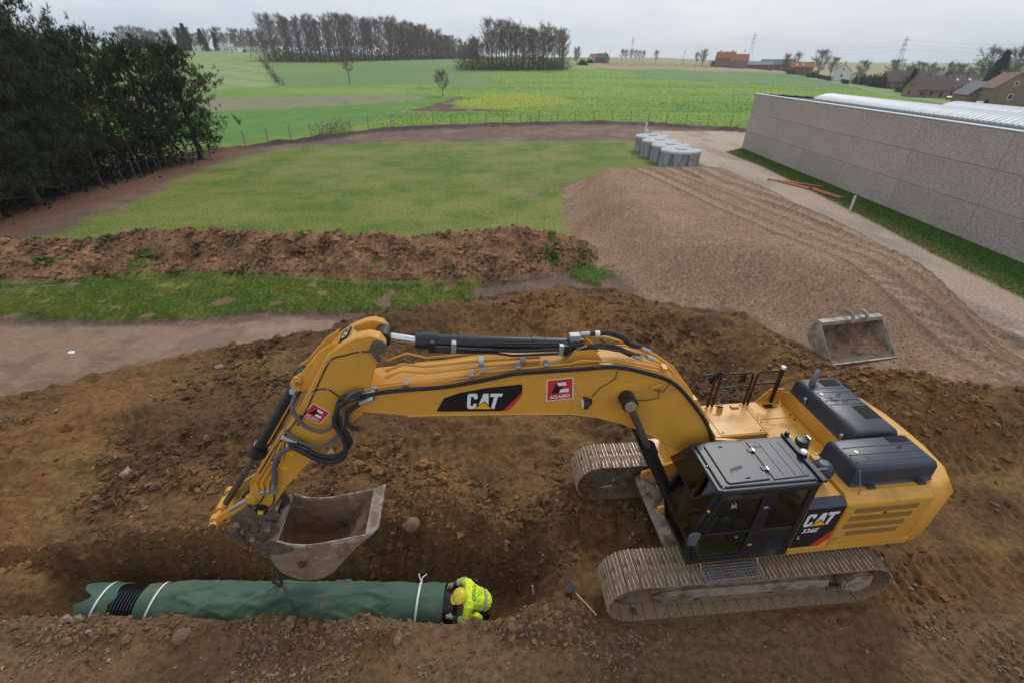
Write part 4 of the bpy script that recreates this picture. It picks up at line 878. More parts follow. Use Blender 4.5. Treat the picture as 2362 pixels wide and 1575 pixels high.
# ---------------- boom
BT = [(6.46, 4.27), (6.36, 4.33), (5.9, 4.37), (5.46, 4.40), (4.98, 4.42), (4.37, 4.49), (3.9, 4.53), (3.5, 4.55), (2.9, 4.565), (2.53, 4.54), (2.17, 4.46), (1.83, 4.34), (1.59, 4.20), (1.38, 4.01), (1.14, 3.71), (.91, 3.40), (.69, 3.08), (.42, 2.45), (.24, 2.05), (.24, 1.85)]
BB = [(.42, 1.76), (.60, 1.90), (.80, 2.26), (1.12, 2.66), (1.46, 2.93), (1.71, 3.11), (1.96, 3.27), (2.35, 3.48), (2.74, 3.63), (3.14, 3.725), (3.7, 3.775), (4.5, 3.835), (5.2, 3.885), (5.58, 3.91), (5.77, 3.94), (6.13, 4.02), (6.40, 4.08), (6.49, 4.17)]
bmz = MB(); bmz.prism(BT+BB, -.325, .325)
boom = bmz.build('boom', yellow, ex, bevel=.016)
fl = MB()
for s_ in (1, -1): fl.tube([(x, .33*s_, z+.012) for x, z in BB[2:-4]], .017, 6)
fl.build('boom_flange', yellow, boom, smooth=60)
fl = MB()
for s_ in (1, -1): fl.tube([(x, .325*s_, z-.008) for x, z in BT[3:18]], .014, 6)
fl.build('boom_top_flange', yellow, boom, smooth=60)
MB().prism([(5.15, 3.99), (5.03, 4.20), (4.80, 4.275), (4.45, 4.33), (3.93, 4.36), (3.90, 4.345), (3.895, 4.22), (4.18, 3.895), (4.22, 3.885), (5.10, 3.955), (5.15, 3.965)], .3255, .3275).build('brand_plate', black_d, boom, smooth=0)
MB().prism([(3.896, 4.215), (3.90, 4.15), (4.06, 3.93), (4.13, 3.885), (4.19, 3.888)], .328, .3295).build('red_stripe', red_p, boom, smooth=0)
logo([(4.69, 4.255), (4.19, 4.215), (4.27, 3.935), (4.715, 3.975)], .329, boom)
emblem([(3.54, 4.405), (3.15, 4.42), (3.125, 4.03), (3.535, 4.01)], .3255, boom)
MB().lathe([(.24, 0), (.24, .02), (.21, .026), (.05, .026)], (2.33, .325, 4.03), 28, 'y').build('pin_boss', yellow, boom)
mb = MB(); mb.tube([(5.86, .327, 4.28), (6.05, .327, 4.22), (6.02, .327, 4.14), (5.88, .327, 4.00), (5.70, .327, 3.985)], .010, 6); mb.tube([(1.15, .327, 3.70), (1.9, .327, 3.25)], .007, 5); mb.build('weld_seam', yellow, boom)
wl = MB(); wl.cyl((2.86, .327, 3.98), (2.88, .40, 3.97), .03, 8).lathe([(.03, 0), (.085, .03), (.095, .09), (.085, .11)], (2.88, .38, 3.97), 18, 'x'); wl.build('work_lamp', rubber, boom)
MB().cyl((2.99, .38, 3.97), (2.995, .38, 3.97), .082, 18).build('lamp_glass', white_p, boom)
MB().tube([(2.84, .34, 4.05), (2.72, .335, 4.22), (2.62, .335, 4.27), (2.52, .335, 4.36), (2.5, .335, 4.5)], .006, 5).build('lamp_cable', rubber, boom)
MB().box((1.88, .345, 4.17), (.16, .04, .07), Matrix.Rotation(.35, 3, 'Y')).build('sensor_box', yellow, boom, bevel=.008)
MB().tube([(1.95, .35, 4.13), (1.75, .36, 4.06), (1.68, .36, 4.2), (1.72, .34, 4.3)], .007, 5).tube([(1.82, .35, 4.12), (1.80, .36, 3.95), (2.0, .36, 3.92), (2.2, .36, 3.95)], .007, 5).build('sensor_cable', rubber, boom)
# stick-cylinder bracket on the boom
for s_ in (1, -1): MB().prism([(2.62, 4.50), (2.80, 4.72), (2.95, 4.84), (3.08, 4.80), (3.30, 4.54)], .14*s_-.02, .14*s_+.02).build('cylinder_bracket', yellow, boom, bevel=.006)
# steel lines and hoses along the boom
def line(pts, r_, mat, name, parent, n=7):
    # round the corners a little with a Catmull-Rom pass
    P = [Vector(p) for p in pts]; q = []
    for i in range(len(P)-1):
        p0, p1, p2, p3 = P[max(i-1, 0)], P[i], P[i+1], P[min(i+2, len(P)-1)]
        for k in range(4):
            t = k/4; q.append(.5*((2*p1)+(p2-p0)*t+(2*p0-5*p1+4*p2-p3)*t*t+(3*p1-p0-3*p2+p3)*t**3))
    q.append(P[-1]); return MB().tube(q, r_, n).build(name, mat, parent, smooth=80)
def sline(pts, r_, mat, name, parent, n=7): return MB().tube(pts, r_, n).build(name, mat, parent, smooth=80)
sline([(5.85, .02, 4.52), (5.60, .02, 4.62), (5.27, .02, 4.56), (4.47, .02, 4.60), (3.60, .02, 4.60)], .022, yellow, 'hydraulic_line', boom)
sline([(5.85, .10, 4.46), (5.60, .10, 4.56), (5.27, .10, 4.50), (4.47, .10, 4.55), (3.60, .10, 4.58)], .018, yellow, 'hydraulic_line', boom)
sline([(5.85, -.20, 4.55), (5.55, -.20, 4.66), (5.27, -.20, 4.56), (4.3, -.20, 4.60), (2.9, -.22, 4.62), (2.2, -.22, 4.55), (1.7, -.22, 4.34), (1.3, -.22, 3.98), (.85, -.22, 3.38)], .016, yellow, 'hydraulic_line', boom)
sline([(6.0, .28, 4.42), (5.45, .28, 4.47), (4.62, .27, 4.49), (4.48, .27, 4.57), (3.20, .27, 4.62), (3.04, .27, 4.67), (2.48, .27, 4.60), (1.82, .27, 4.38), (1.56, .27, 4.22), (1.1, .27, 3.72), (.80, .27, 3.30)], .016, yellow, 'hydraulic_line', boom)
sline([(6.0, .22, 4.42), (5.0, .22, 4.46), (4.3, .21, 4.53), (3.2, .21, 4.58), (2.5, .21, 4.60), (1.86, .21, 4.42), (1.5, .21, 4.2), (1.0, .21, 3.62), (.74, .2, 3.2)], .016, yellow, 'hydraulic_line', boom)
sline([(2.95, -.08, 4.86), (2.6, -.10, 4.80), (2.1, -.10, 4.62), (1.75, -.10, 4.42), (1.42, -.10, 4.16), (1.05, -.10, 3.68), (.8, -.1, 3.3)], .026, yellow, 'hydraulic_line', boom)
sline([(2.45, .05, 4.70), (2.0, .05, 4.55), (1.6, .05, 4.30), (1.2, .05, 3.88), (.82, .05, 3.32)], .026, yellow, 'hydraulic_line', boom)
for (dy, dz, r_) in ((0, .012, .018), (.028, .0, .016), (.008, -.022, .015), (.03, .03, .013)):
    line([(6.2, .335+dy, 4.33+dz), (5.9, .335+dy, 4.385+dz), (5.46, .335+dy, 4.405+dz), (4.98, .335+dy, 4.415+dz), (4.37, .335+dy, 4.50+dz), (4.0, .335+dy, 4.565+dz), (3.5, .335+dy, 4.57+dz), (3.1, .335+dy, 4.57+dz), (2.54, .335+dy, 4.57+dz), (2.07, .335+dy, 4.43+dz), (1.72, .335+dy, 4.28+dz), (1.47, .335+dy, 4.08+dz), (1.23, .335+dy, 3.80+dz), (1.01, .335+dy, 3.52+dz), (.83, .335+dy, 3.24+dz), (.70, .32+dy, 2.95+dz)], r_, rubber, 'cable_bundle', boom)
for (x_, z_) in ((5.55, 4.42), (4.62, 4.50), (4.45, 4.56), (3.95, 4.59), (3.55, 4.60), (1.75, 4.40), (1.15, 3.76)):
    MB().box((x_, .235, z_+.02), (.07, .13, .06)).build('pipe_clamp', zinc if x_ > 2 else yellow, boom, bevel=.006)
for (x_, z_) in ((4.47, 4.60), (3.86, 4.60)): MB().box((x_, .05, z_+.01), (.08, .2, .06)).build('pipe_clamp', zinc, boom, bevel=.006)
for a, b in (((5.97, .32, 4.40), (6.16, .34, 4.36)), ((5.95, .25, 4.42), (6.12, .28, 4.40)), ((6.0, .36, 4.32), (6.2, .38, 4.25))):
    MB().cyl(a, b, .032, 10).cyl(a, [a[i]+(b[i]-a[i])*.35 for i in range(3)], .042, 6).build('hose_fitting', zinc, boom)
# boom cylinders
for s_ in (1, -1):
    bc = MB(); top = V(2.33, .43*s_, 4.03); ft = V(1.16, .50*s_, 1.55); md = top.lerp(ft, .40)
    bc.cyl(md, ft, .105, 20).cyl(md+(top-md).normalized()*.02, md-(top-md).normalized()*.16, .125, 20)
    o = bc.build('boom_cylinder', black_mt, ex, smooth=40)
    MB().cyl(top, md, .055, 16).build('cylinder_rod', rod_dirty, o)
    MB().lathe([(.02, -.10), (.115, -.10), (.12, -.06), (.12, .12), (.10, .13), (.085, .13)], (2.33, .46*s_, 4.03), 22, 'y').build('rod_eye', black_mt, o)
    MB().cyl((2.33, .46*s_+.10*s_, 4.03), (2.33, .46*s_+.15*s_, 4.03), .088, 20).build('pin_cap', mud_grey, o)
    bt = MB()
    for i in range(8):
        q = 2*math.pi*i/8; d = (top-ft).normalized(); a = d.orthogonal().normalized(); b = d.cross(a); p = md+(a*math.cos(q)+b*math.sin(q))*.105+d*.02
        bt.cyl(p, p+d*.025, .014, 6)
    bt.build('gland_bolt', black_mt, o)
# stick cylinder
a, b, c = V(3.02, 0, 4.76), V(5.30, 0, 4.975), V(5.80, 0, 5.10); d = (b-a).normalized()
sc = MB(); sc.cyl(a, b, .105, 22).cyl(b-d*.22, b+d*.0, .125, 22).cyl(b, b+d*.07, .118, 16).cyl(a-d*.05, a+d*.04, .112, 20); sc = sc.build('stick_cylinder', black_mt, ex, smooth=40)
MB().cyl(b, c, .056, 18).build('cylinder_rod', steel, sc)
MB().lathe([(.05, -.13), (.115, -.13), (.115, .13), (.05, .13)], tuple(c), 20, 'y').build('rod_eye', black_mt, sc)
m = MB()
m.tube([a+V(.15, .13, .02), a+V(.9, .14, .05), a+V(1.6, .14, .12), b+V(-.15, .14, -.02)], .030, 10); m.tube([a+V(.15, .15, -.04), a+V(1.0, .15, -.02), a+V(1.25, .15, .04), a+V(1.9, .15, .1), b+V(-.1, .15, -.08)], .018, 8); m.tube([a+V(.2, .10, .1), a+V(1.2, .10, .17), a+V(1.5, .10, .14)], .012, 6)
m.build('cylinder_tube', black_mt, sc, smooth=70)
for k, mt in ((.10, black_mt), (.80, zinc), (.93, black_mt), (.13, zinc)):
    p = a.lerp(b, k); MB().box(p+V(0, .13, 0), (.07, .10, .16), Matrix.Rotation(-.09, 3, 'Y')).build('tube_clamp', mt, sc, bevel=.008)
for k in (.30, .80): p = a.lerp(b, k); MB().cyl(p-d*.03, p+d*.03, .118, 20).build('cylinder_band', black_mt if k < .5 else black_pl, sc)
MB().box(a+V(.08, .02, .15), (.16, .12, .10)).build('port_block', zinc, sc, bevel=.01); MB().cyl(a+V(.0, .02, .19), a+V(-.14, .02, .19), .035, 10).build('hose_fitting', zinc, sc); MB().cyl(a+V(-.14, .02, .19), a+V(-.22, .02, .19), .040, 10).build('hose_collar', rubber, sc); MB().cyl(a+V(-.22, .02, .19), a+V(-.29, .02, .19), .041, 10).build('hose_sleeve', white_p, sc)
line([a+V(-.29, .02, .19), a+V(-.45, .02, .19), a+V(-.62, .05, .12), a+V(-.76, .05, .0), a+V(-.92, .05, -.06)], .042, rubber, 'hydraulic_hose', sc, 10)
line([a+V(.08, .12, .02), a+V(-.25, .14, .05), a+V(-.5, .12, .0), a+V(-.68, .10, -.10), a+V(-.78, .10, -.16)], .040, rubber, 'hydraulic_hose', sc, 10)
line([a+V(.0, .1, .06), a+V(-.3, .2, .05), a+V(-.6, .2, -.03), a+V(-.9, .15, -.14)], .016, rubber, 'hydraulic_hose', sc, 6)
for p in (a+V(-.95, .05, -.09), a+V(-.82, .10, -.18), a+V(-1.02, .12, -.2)): MB().cyl(p, p+V(-.14, 0, -.07), .034, 8).build('hose_fitting', zinc, sc)

# ---------------- stick
ST = [(6.50, 5.02), (6.24, 5.19), (6.12, 5.14), (6.0, 4.98), (5.90, 4.80), (6.0, 4.55), (6.12, 4.20), (6.22, 3.98), (6.42, 3.80), (6.71, 3.58), (6.96, 3.31), (7.58, 2.66), (7.95, 2.16), (8.08, 2.03), (8.20, 2.06), (8.24, 2.2), (8.22, 2.5), (8.11, 2.76), (7.37, 3.74), (7.07, 4.15)]
sm = MB(); sm.prism(ST, -.24, .30)
stick = sm.build('stick', yellow, ex, bevel=.016)
for y0, y1 in ((.13, .302), (-.242, -.11)):
    MB().prism([(6.30, 5.155), (6.22, 5.20), (6.04, 5.27), (5.92, 5.285), (5.80, 5.245), (5.73, 5.12), (5.75, 5.02), (5.85, 4.95), (5.91, 4.80), (6.10, 4.78)], y0, y1).build('stick_ear', yellow, stick, bevel=.02, seg=3)
m = MB()
for s_ in (-.15, .18): m.prism([(6.40, 5.16), (6.62, 5.02), (6.95, 4.68), (7.06, 4.62), (7.13, 4.52), (7.08, 4.42), (6.98, 4.38), (6.86, 4.42), (6.55, 4.85)], s_-.022, s_+.022)
m.build('cylinder_ear', yellow, stick, bevel=.008)
MB().prism([(6.93, 4.62), (7.02, 4.66), (7.12, 4.50), (7.02, 4.40)], .205, .235).build('ear_boss', yellow, stick, bevel=.008); MB().cyl((7.0, .23, 4.55), (7.0, .25, 4.55), .035, 14).build('pin_end', steel, stick)
m = MB(); m.prism([(6.06, 5.26), (5.90, 5.285), (5.79, 5.24), (5.72, 5.12), (5.77, 5.0), (5.88, 4.96)], .30, .325); m.build('ear_cheek', yellow, stick, bevel=.006)
MB().lathe([(.03, 0), (.105, 0), (.105, .03), (.06, .04), (.02, .04)], (5.81, .325, 5.12), 20, 'y').box((5.87, .34, 5.0), (.06, .03, .22), Matrix.Rotation(.45, 3, 'Y')).build('stick_pin', brown_st, stick)
MB().prism([(6.385, 5.105), (6.27, 5.17), (6.18, 5.215), (6.29, 5.15)], -.12, .12).build('top_wear_plate', yellow, stick)
# brand plate on the upper face
mt_ = MB(); p0, p1 = V(6.36, .02, 5.125), V(6.22, .02, 5.215)
mt_.add([p0+V(0, -.13, .0), p0+V(0, .16, 0), p1+V(0, .16, 0), p1+V(0, -.13, 0)], [(0, 1, 2, 3), (3, 2, 1, 0)]); mt_.build('brand_plate', black_d, stick, smooth=0)
dn = (p1-p0).normalized()
put_text('CAT', 'lettering', white_p, tuple(p0+V(0, .10, .004)+dn*.03), (0, -1, 0), tuple(dn), .2, .10, stick, .03)
emblem([(6.85, 4.245), (6.655, 4.05), (6.85, 3.855), (7.04, 4.05)], .3005, stick)
MB().box((7.38, .303, 3.33), (.10, .004, .07), Matrix.Rotation(-.9, 3, 'Y')).build('warning_sticker', yel_d, stick, smooth=0)
MB().box((7.55, .303, 3.05), (.11, .004, .09), Matrix.Rotation(-.9, 3, 'Y')).build('warning_sticker', yel_d, stick, smooth=0)
line([(5.86, .31, 5.02), (6.06, .31, 5.05), (6.30, .31, 5.0), (6.48, .31, 4.93), (6.75, .31, 4.50), (6.95, .31, 4.16), (7.15, .31, 3.86)], .010, rubber, 'grease_line', stick, 5)
line([(6.82, .31, 4.44), (6.72, .31, 4.48), (6.58, .31, 4.46), (6.45, .31, 4.28)], .009, rubber, 'grease_line', stick, 5)
for p in ((6.06, .312, 5.05), (6.48, .312, 4.93), (6.80, .312, 4.43), (6.60, .312, 4.47)): MB().box(p, (.035, .02, .035)).build('line_clip', zinc, stick)
# hoses between boom and stick
H1 = [(7.08, .2, 4.36), (7.12, .34, 4.26), (7.09, .38, 4.09), (7.0, .40, 3.92), (6.82, .41, 3.81), (6.65, .41, 3.88), (6.54, .41, 4.08), (6.48, .40, 4.25), (6.3, .38, 4.36)]
line(H1, .028, grey_hose, 'hydraulic_hose', stick, 9)
line([(6.10, .36, 4.47), (6.28, .41, 4.45), (6.38, .43, 4.3), (6.44, .44, 4.04), (6.52, .44, 3.82), (6.70, .44, 3.65), (6.89, .42, 3.55), (7.07, .40, 3.58), (7.23, .37, 3.70), (7.32, .34, 3.82)], .022, grey_hose, 'hydraulic_hose', stick, 9)
for k, (dy, dz) in enumerate(((0, 0), (.05, -.03), (-.03, -.06), (.02, .05))):
    line([(6.16, .36+dy, 4.41+dz), (6.40, .40+dy, 4.36+dz), (6.51, .42+dy, 4.19), (6.54-dz, .42+dy, 3.99), (6.49-dz, .43+dy, 3.78), (6.47-dz, .43+dy, 3.58), (6.56, .43+dy, 3.38+dz), (6.72, .43+dy, 3.30+dz), (6.92, .42+dy, 3.34+dz), (7.09, .40+dy, 3.47+dz), (7.32, .34+dy*.6, 3.60+dz)], .036 if k < 2 else .026, rubber, 'hydraulic_hose', stick, 9)
line([(6.20, .38, 4.24), (6.36, .42, 4.14), (6.42, .43, 3.98), (6.36, .42, 3.84), (6.28, .40, 3.80)], .034, rubber, 'hydraulic_hose', stick, 9)
line([(7.26, .36, 3.52), (7.45, .37, 3.44), (7.58, .37, 3.28), (7.66, .37, 3.07), (7.73, .36, 2.76)], .036, grey_hose, 'hydraulic_hose', stick, 9)
for a_, b_ in (((7.20, .36, 3.60), (7.40, .34, 3.70)), ((7.22, .38, 3.50), (7.36, .36, 3.56)), ((7.73, .36, 2.80), (7.80, .35, 2.62))):
    MB().cyl(a_, b_, .038, 8).build('hose_fitting', zinc, stick)
for dx, r_ in ((0, .022), (.09, .016), (-.10, .022)):
    sline([(7.44+dx*.3, .32, 3.60), (7.62+dx, .33, 3.22), (7.92+dx, .33, 2.82), (7.96+dx*.8, .32, 2.62)], r_, yellow, 'hydraulic_line', stick)
sline([(7.36, .32, 3.80), (7.62, .33, 3.44), (7.98, .33, 2.96), (8.12, .3, 2.74)], .014, yellow, 'hydraulic_line', stick)
line([(7.05, .31, 4.05), (7.3, .33, 3.78), (7.6, .33, 3.42), (7.9, .33, 3.0)], .011, rubber, 'cable_bundle', stick, 5)
for p in ((7.97, .34, 2.58), (7.88, .34, 2.60), (7.79, .34, 2.58), (7.64, .34, 3.2), (7.55, .34, 3.32)): MB().box(p, (.07, .05, .08)).build('hose_block', zinc, stick, bevel=.01)
line([(7.95, .33, 2.55), (8.05, .36, 2.40), (8.2, .36, 2.30), (8.3, .30, 2.32)], .014, rubber, 'hydraulic_hose', stick, 6)
line([(7.80, .34, 2.55), (7.86, .37, 2.36), (8.0, .38, 2.24), (8.18, .36, 2.25)], .014, rubber, 'hydraulic_hose', stick, 6)
MB().lathe([(.02, 0), (.10, 0), (.10, .05), (.06, .06), (.02, .06)], (8.10, .30, 2.18), 18, 'y').build('stick_tip_boss', black_mt, stick); MB().cyl((8.10, .36, 2.18), (8.10, .39, 2.18), .045, 14).build('pin_end', yel_d, stick)
MB().cyl((7.63, 0, 2.52), (7.63, .03, 2.50), .07, 14).build('tie_down_eye', yellow, stick)
# bucket cylinder
a, b, c = V(7.02, 0, 4.50), V(8.0, 0, 3.13), V(8.87, 0, 1.98); d = (b-a).normalized()
bc = MB(); bc.cyl(a, b, .100, 22).cyl(b-d*.12, b+d*.06, .128, 20).cyl(b-d*.16, b-d*.12, .122, 20); bc.lathe([(.04, -.1), (.11, -.1), (.11, .1), (.04, .1)], tuple(a), 18, 'y'); bc = bc.build('bucket_cylinder', black_mt, ex, smooth=40)
MB().cyl(b, c, .052, 16).build('cylinder_rod', rod_dirty, bc); MB().lathe([(.03, -.12), (.095, -.12), (.095, .12), (.03, .12)], tuple(c), 18, 'y').build('rod_eye', yellow, bc)
MB().cyl(a+d*.18+V(0, .08, 0), a+d*.18+V(.0, .19, .03), .05, 10).build('hose_fitting', zinc, bc)
sline([a+d*.2+V(-.05, .08, 0), a+d*.8+V(-.06, .09, 0), a+d*1.4+V(-.07, .09, 0)], .012, yellow, 'hydraulic_line', bc)
# linkage
R_, I_, K_, T_ = (8.87, 1.98), (8.22, 2.40), (8.62, 1.66), (8.10, 2.10)
for y0 in (-.30, .26):
    m = MB(); bar2(m, R_, I_, .12, y0, y0+.05); m.lathe([(.03, -.03), (.10, -.03), (.10, .07), (.03, .07)], (R_[0], y0, R_[1]), 16, 'y').lathe([(.03, -.01), (.09, -.01), (.09, .06), (.03, .06)], (I_[0], y0, I_[1]), 16, 'y'); m.build('idler_link', yellow, ex, bevel=.008)
MB().cyl((R_[0], -.36, R_[1]), (R_[0], .38, R_[1]), .055, 16).cyl((R_[0], .38, R_[1]), (R_[0], .41, R_[1]), .075, 12).build('linkage_pin', yellow, ex)
MB().cyl((R_[0], .41, R_[1]), (R_[0], .44, R_[1]), .045, 10).build('pin_end', brown_st, ex)
m = MB(); bar2(m, R_, K_, .16, -.12, .14); m.build('power_link', yellow, ex, bevel=.02)
MB().box((8.45, .31, 2.30), (.34, .05, .05), Matrix.Rotation(.58, 3, 'Y')).build('link_guard', zinc, ex, bevel=.01)
# quick coupler
m = MB()
for y0 in (-.27, .20):
    m.prism([(8.02, 2.20), (8.16, 2.26), (8.55, 2.06), (8.70, 1.92), (8.72, 1.62), (8.62, 1.52), (8.50, 1.56), (8.42, 1.78), (8.20, 1.84), (8.02, 1.72), (7.94, 1.82), (7.96, 2.04)], y0, y0+.06)
m.box((8.36, 0, 1.90), (.4, .42, .12)); cpl = m.build('quick_coupler', brown_st, ex, bevel=.014)
for (x_, z_, r_) in ((8.10, 2.10, .07), (8.62, 1.80, .06), (8.60, 1.62, .045)): MB().cyl((x_, .26, z_), (x_, .30, z_), r_, 14).build('coupler_pin', mud_grey, cpl)
MB().box((8.66, .30, 1.58), (.12, .09, .34), Matrix.Rotation(.15, 3, 'Y')).cyl((8.66, .34, 1.50), (8.66, .37, 1.50), .03, 10).build('coupler_latch', brown_st, cpl, bevel=.012)
# digging bucket
W2 = .475
rim = [(7.99, 1.56), (7.80, 1.45), (7.59, 1.385), (7.33, 1.385), (7.12, 1.415), (6.80, 1.465), (6.50, 1.52)]
back = [(6.52, 1.43), (6.82, 1.14), (7.08, .80), (7.25, .58), (7.45, .43), (7.66, .38), (7.86, .43), (8.02, .56), (8.12, .70), (8.19, .92), (8.20, 1.13), (8.16, 1.30), (8.08, 1.46)]
bk = MB()
for s_ in (1, -1): bk.mat(0).prism(rim+back, W2*s_-.018*s_, W2*s_)
n0 = len(bk.v)
wr = [(6.50, 1.52)] + back + [(7.99, 1.56)]
def shell(mb, pts, y0, y1, th, mo, mi_):
    n_ = len(pts); nr = []
    for i in range(n_):
        a = Vector(pts[max(i-1, 0)]); b = Vector(pts[min(i+1, n_-1)]); d = (b-a).normalized(); nr.append(Vector((-d.y, d.x)))
    cx = sum(p[0] for p in pts)/n_; cz = sum(p[1] for p in pts)/n_
    inn = []
    for p, q in zip(pts, nr):
        s2 = 1 if (Vector((cx, cz))-Vector(p)).dot(q) > 0 else -1; inn.append((p[0]+q.x*th*s2, p[1]+q.y*th*s2))
    vs_ = [(x, y0, z) for x, z in pts]+[(x, y1, z) for x, z in pts]+[(x, y0, z) for x, z in inn]+[(x, y1, z) for x, z in inn]
    mb.mat(mo).add(vs_, [(i, i+1, n_+i+1, n_+i) for i in range(n_-1)]); mb.mat(mi_).add(vs_, [(2*n_+i, 3*n_+i, 3*n_+i+1, 2*n_+i+1) for i in range(n_-1)] + [(0, n_, 3*n_, 2*n_), (n_-1, 3*n_-1, 4*n_-1, 2*n_-1)])
shell(bk, wr, -W2+.018, W2-.018, .022, 0, 1)
bucket = bk.build('bucket', [rust, rust_in], ex, smooth=30)
MB().prism([(6.56, 1.515), (6.50, 1.55), (6.38, 1.62), (6.31, 1.66), (6.40, 1.55), (6.52, 1.42), (6.55, 1.44)], -W2-.005, W2+.005).build('cutting_edge', edge_worn, bucket, bevel=.006)
for s_ in (1, -1):
    MB().prism([(6.40, 1.60), (6.50, 1.545), (6.80, 1.495), (7.12, 1.445), (7.33, 1.412), (7.59, 1.412), (7.80, 1.47), (7.98, 1.58), (7.99, 1.56), (7.80, 1.40), (7.59, 1.335), (7.33, 1.335), (7.0, 1.37), (6.75, 1.36), (6.55, 1.46)], W2*s_, (W2+.02)*s_).build('side_cutter', edge_worn, bucket, bevel=.004)
    MB().lathe([(.02, 0), (.09, 0), (.09, .02), (.02, .02)], (7.72, W2*s_, .88), 18, 'y').build('wear_patch', rust_in, bucket)
    MB().prism([(8.20, 1.52), (8.12, 1.60), (7.98, 1.58), (7.80, 1.44), (7.78, 1.30), (8.0, 1.22), (8.18, 1.26), (8.26, 1.40)], (W2+.001)*s_, (W2+.022)*s_).build('corner_plate', brown_st, bucket, bevel=.01)
MB().cyl((8.06, -W2, 1.52), (8.06, W2, 1.52), .075, 16).build('torque_tube', brown_st, bucket)
for y0 in (-.32, .27):
    m = MB(); m.prism([(8.0, 1.55), (7.96, 1.72), (8.05, 1.84), (8.17, 1.86), (8.24, 1.76), (8.20, 1.66), (8.30, 1.56), (8.46, 1.60), (8.55, 1.50), (8.52, 1.30), (8.38, 1.0), (8.18, .92), (8.16, 1.3)], y0, y0+.05); m.lathe([(.03, -.01), (.095, -.01), (.095, .07), (.03, .07)], (8.11, y0, 1.76), 16, 'y'); m.build('bucket_ear', brown_st, bucket, bevel=.012)
MB().cyl((8.11, -.36, 1.76), (8.11, .40, 1.76), .045, 14).build('bucket_pin', mud_grey, bucket)
MB().cyl((8.44, -.36, 1.48), (8.44, .36, 1.48), .045, 14).build('bucket_pin', mud_grey, bucket)
MB().box((8.36, .30, 1.06), (.14, .08, .10)).box((8.30, .33, .98), (.16, .05, .06)).build('lifting_hook', brown_st, bucket, bevel=.015)
# ------------------------------------------------------------------ loose soil, stones and grass: real geometry too small to count
def ico(sub=0):
    if sub < 0:
        v = np.array([[1, 0, 0], [-1, 0, 0], [0, 1, 0], [0, -1, 0], [0, 0, 1], [0, 0, -1]], np.float32)
        return v, np.array([[0, 2, 4], [2, 1, 4], [1, 3, 4], [3, 0, 4], [2, 0, 5], [1, 2, 5], [3, 1, 5], [0, 3, 5]], np.int32)
    bm = bmesh.new(); bmesh.ops.create_icosphere(bm, subdivisions=sub+1, radius=1)
    v = np.array([p.co[:] for p in bm.verts], np.float32); f = np.array([[q.index for q in p.verts] for p in bm.faces], np.int32); bm.free(); return v, f
def scatter_lumps(name, X, Y, S, C, mat, sub=0, flat=.75, sink=.25, rough=.28, smooth=True, kind='stuff', label=None, cat=None):
    """lumps of radius S at (X, Y) on the ground, each with its own shape and colour, joined into one mesh"""
    bv, bf = ico(sub); n = len(X); nv = len(bv)
    Z = terrain_z(X, Y)
    base = bv[None]*(1+RNG.normal(0, rough, (n, nv, 1))).clip(.45, 1.6)
    sc = S[:, None, None]*np.stack([RNG.uniform(.75, 1.3, n), RNG.uniform(.75, 1.3, n), RNG.uniform(flat*.75, flat*1.2, n)], -1)[:, None, :]
    p = base*sc
    a = RNG.uniform(0, 6.283, n); t = RNG.normal(0, .35, n); ca, sa = np.cos(a)[:, None], np.sin(a)[:, None]; ct, st = np.cos(t)[:, None], np.sin(t)[:, None]
    x, y, z = p[..., 0], p[..., 1], p[..., 2]; y, z = y*ct-z*st, y*st+z*ct; x, y = x*ca-y*sa, x*sa+y*ca
    P = np.stack([x+X[:, None], y+Y[:, None], z+(Z+S*flat*(1-2*sink))[:, None]], -1).reshape(-1, 3)
    F = (bf[None]+(np.arange(n)*nv)[:, None, None]).reshape(-1, 3)
    col = np.repeat(C*(1+RNG.normal(0, .12, (n, 1))), nv, 0)
    o = link(name, np_mesh(name, P, F, mat, smooth, {'col': np.clip(col, .01, 1), 'wet': np.zeros(len(P))}))
    return tag(o, label, cat, kind=kind)
clod_mat = attr_material('clod_surface', rough=.95, noise_amt=.45, scale=45, bump=.8, bdist=.012, wet=False, scale2=14)
def cand(n, x0, x1, y0, y1, p=1.3):
    """points spread evenly over the picture rather than over the ground"""
    u = RNG.random(n); Y = ((y0+4.)**(-p) + u*((y1+4.)**(-p)-(y0+4.)**(-p)))**(-1/p) - 4.
    lo = np.maximum(x0, -1.05*Y-7); hi = np.minimum(x1, 1.05*Y+7); X = lo + RNG.random(n)*(hi-lo); k = hi > lo
    return X[k], Y[k]
def not_under(X, Y):
    """keep clear of the tracks and of the pipe"""
    c_, s_ = math.cos(.0805), math.sin(.0805); u = (X-3.989)*c_+(Y-6.0085)*s_; v = -(X-3.989)*s_+(Y-6.0085)*c_
    return ~((np.abs(u) < 2.65) & (np.abs(np.abs(v)-1.295) < .45)) & ~((X > -8.9) & (X < -.2) & (Y > 4.36) & (Y < 5.35))
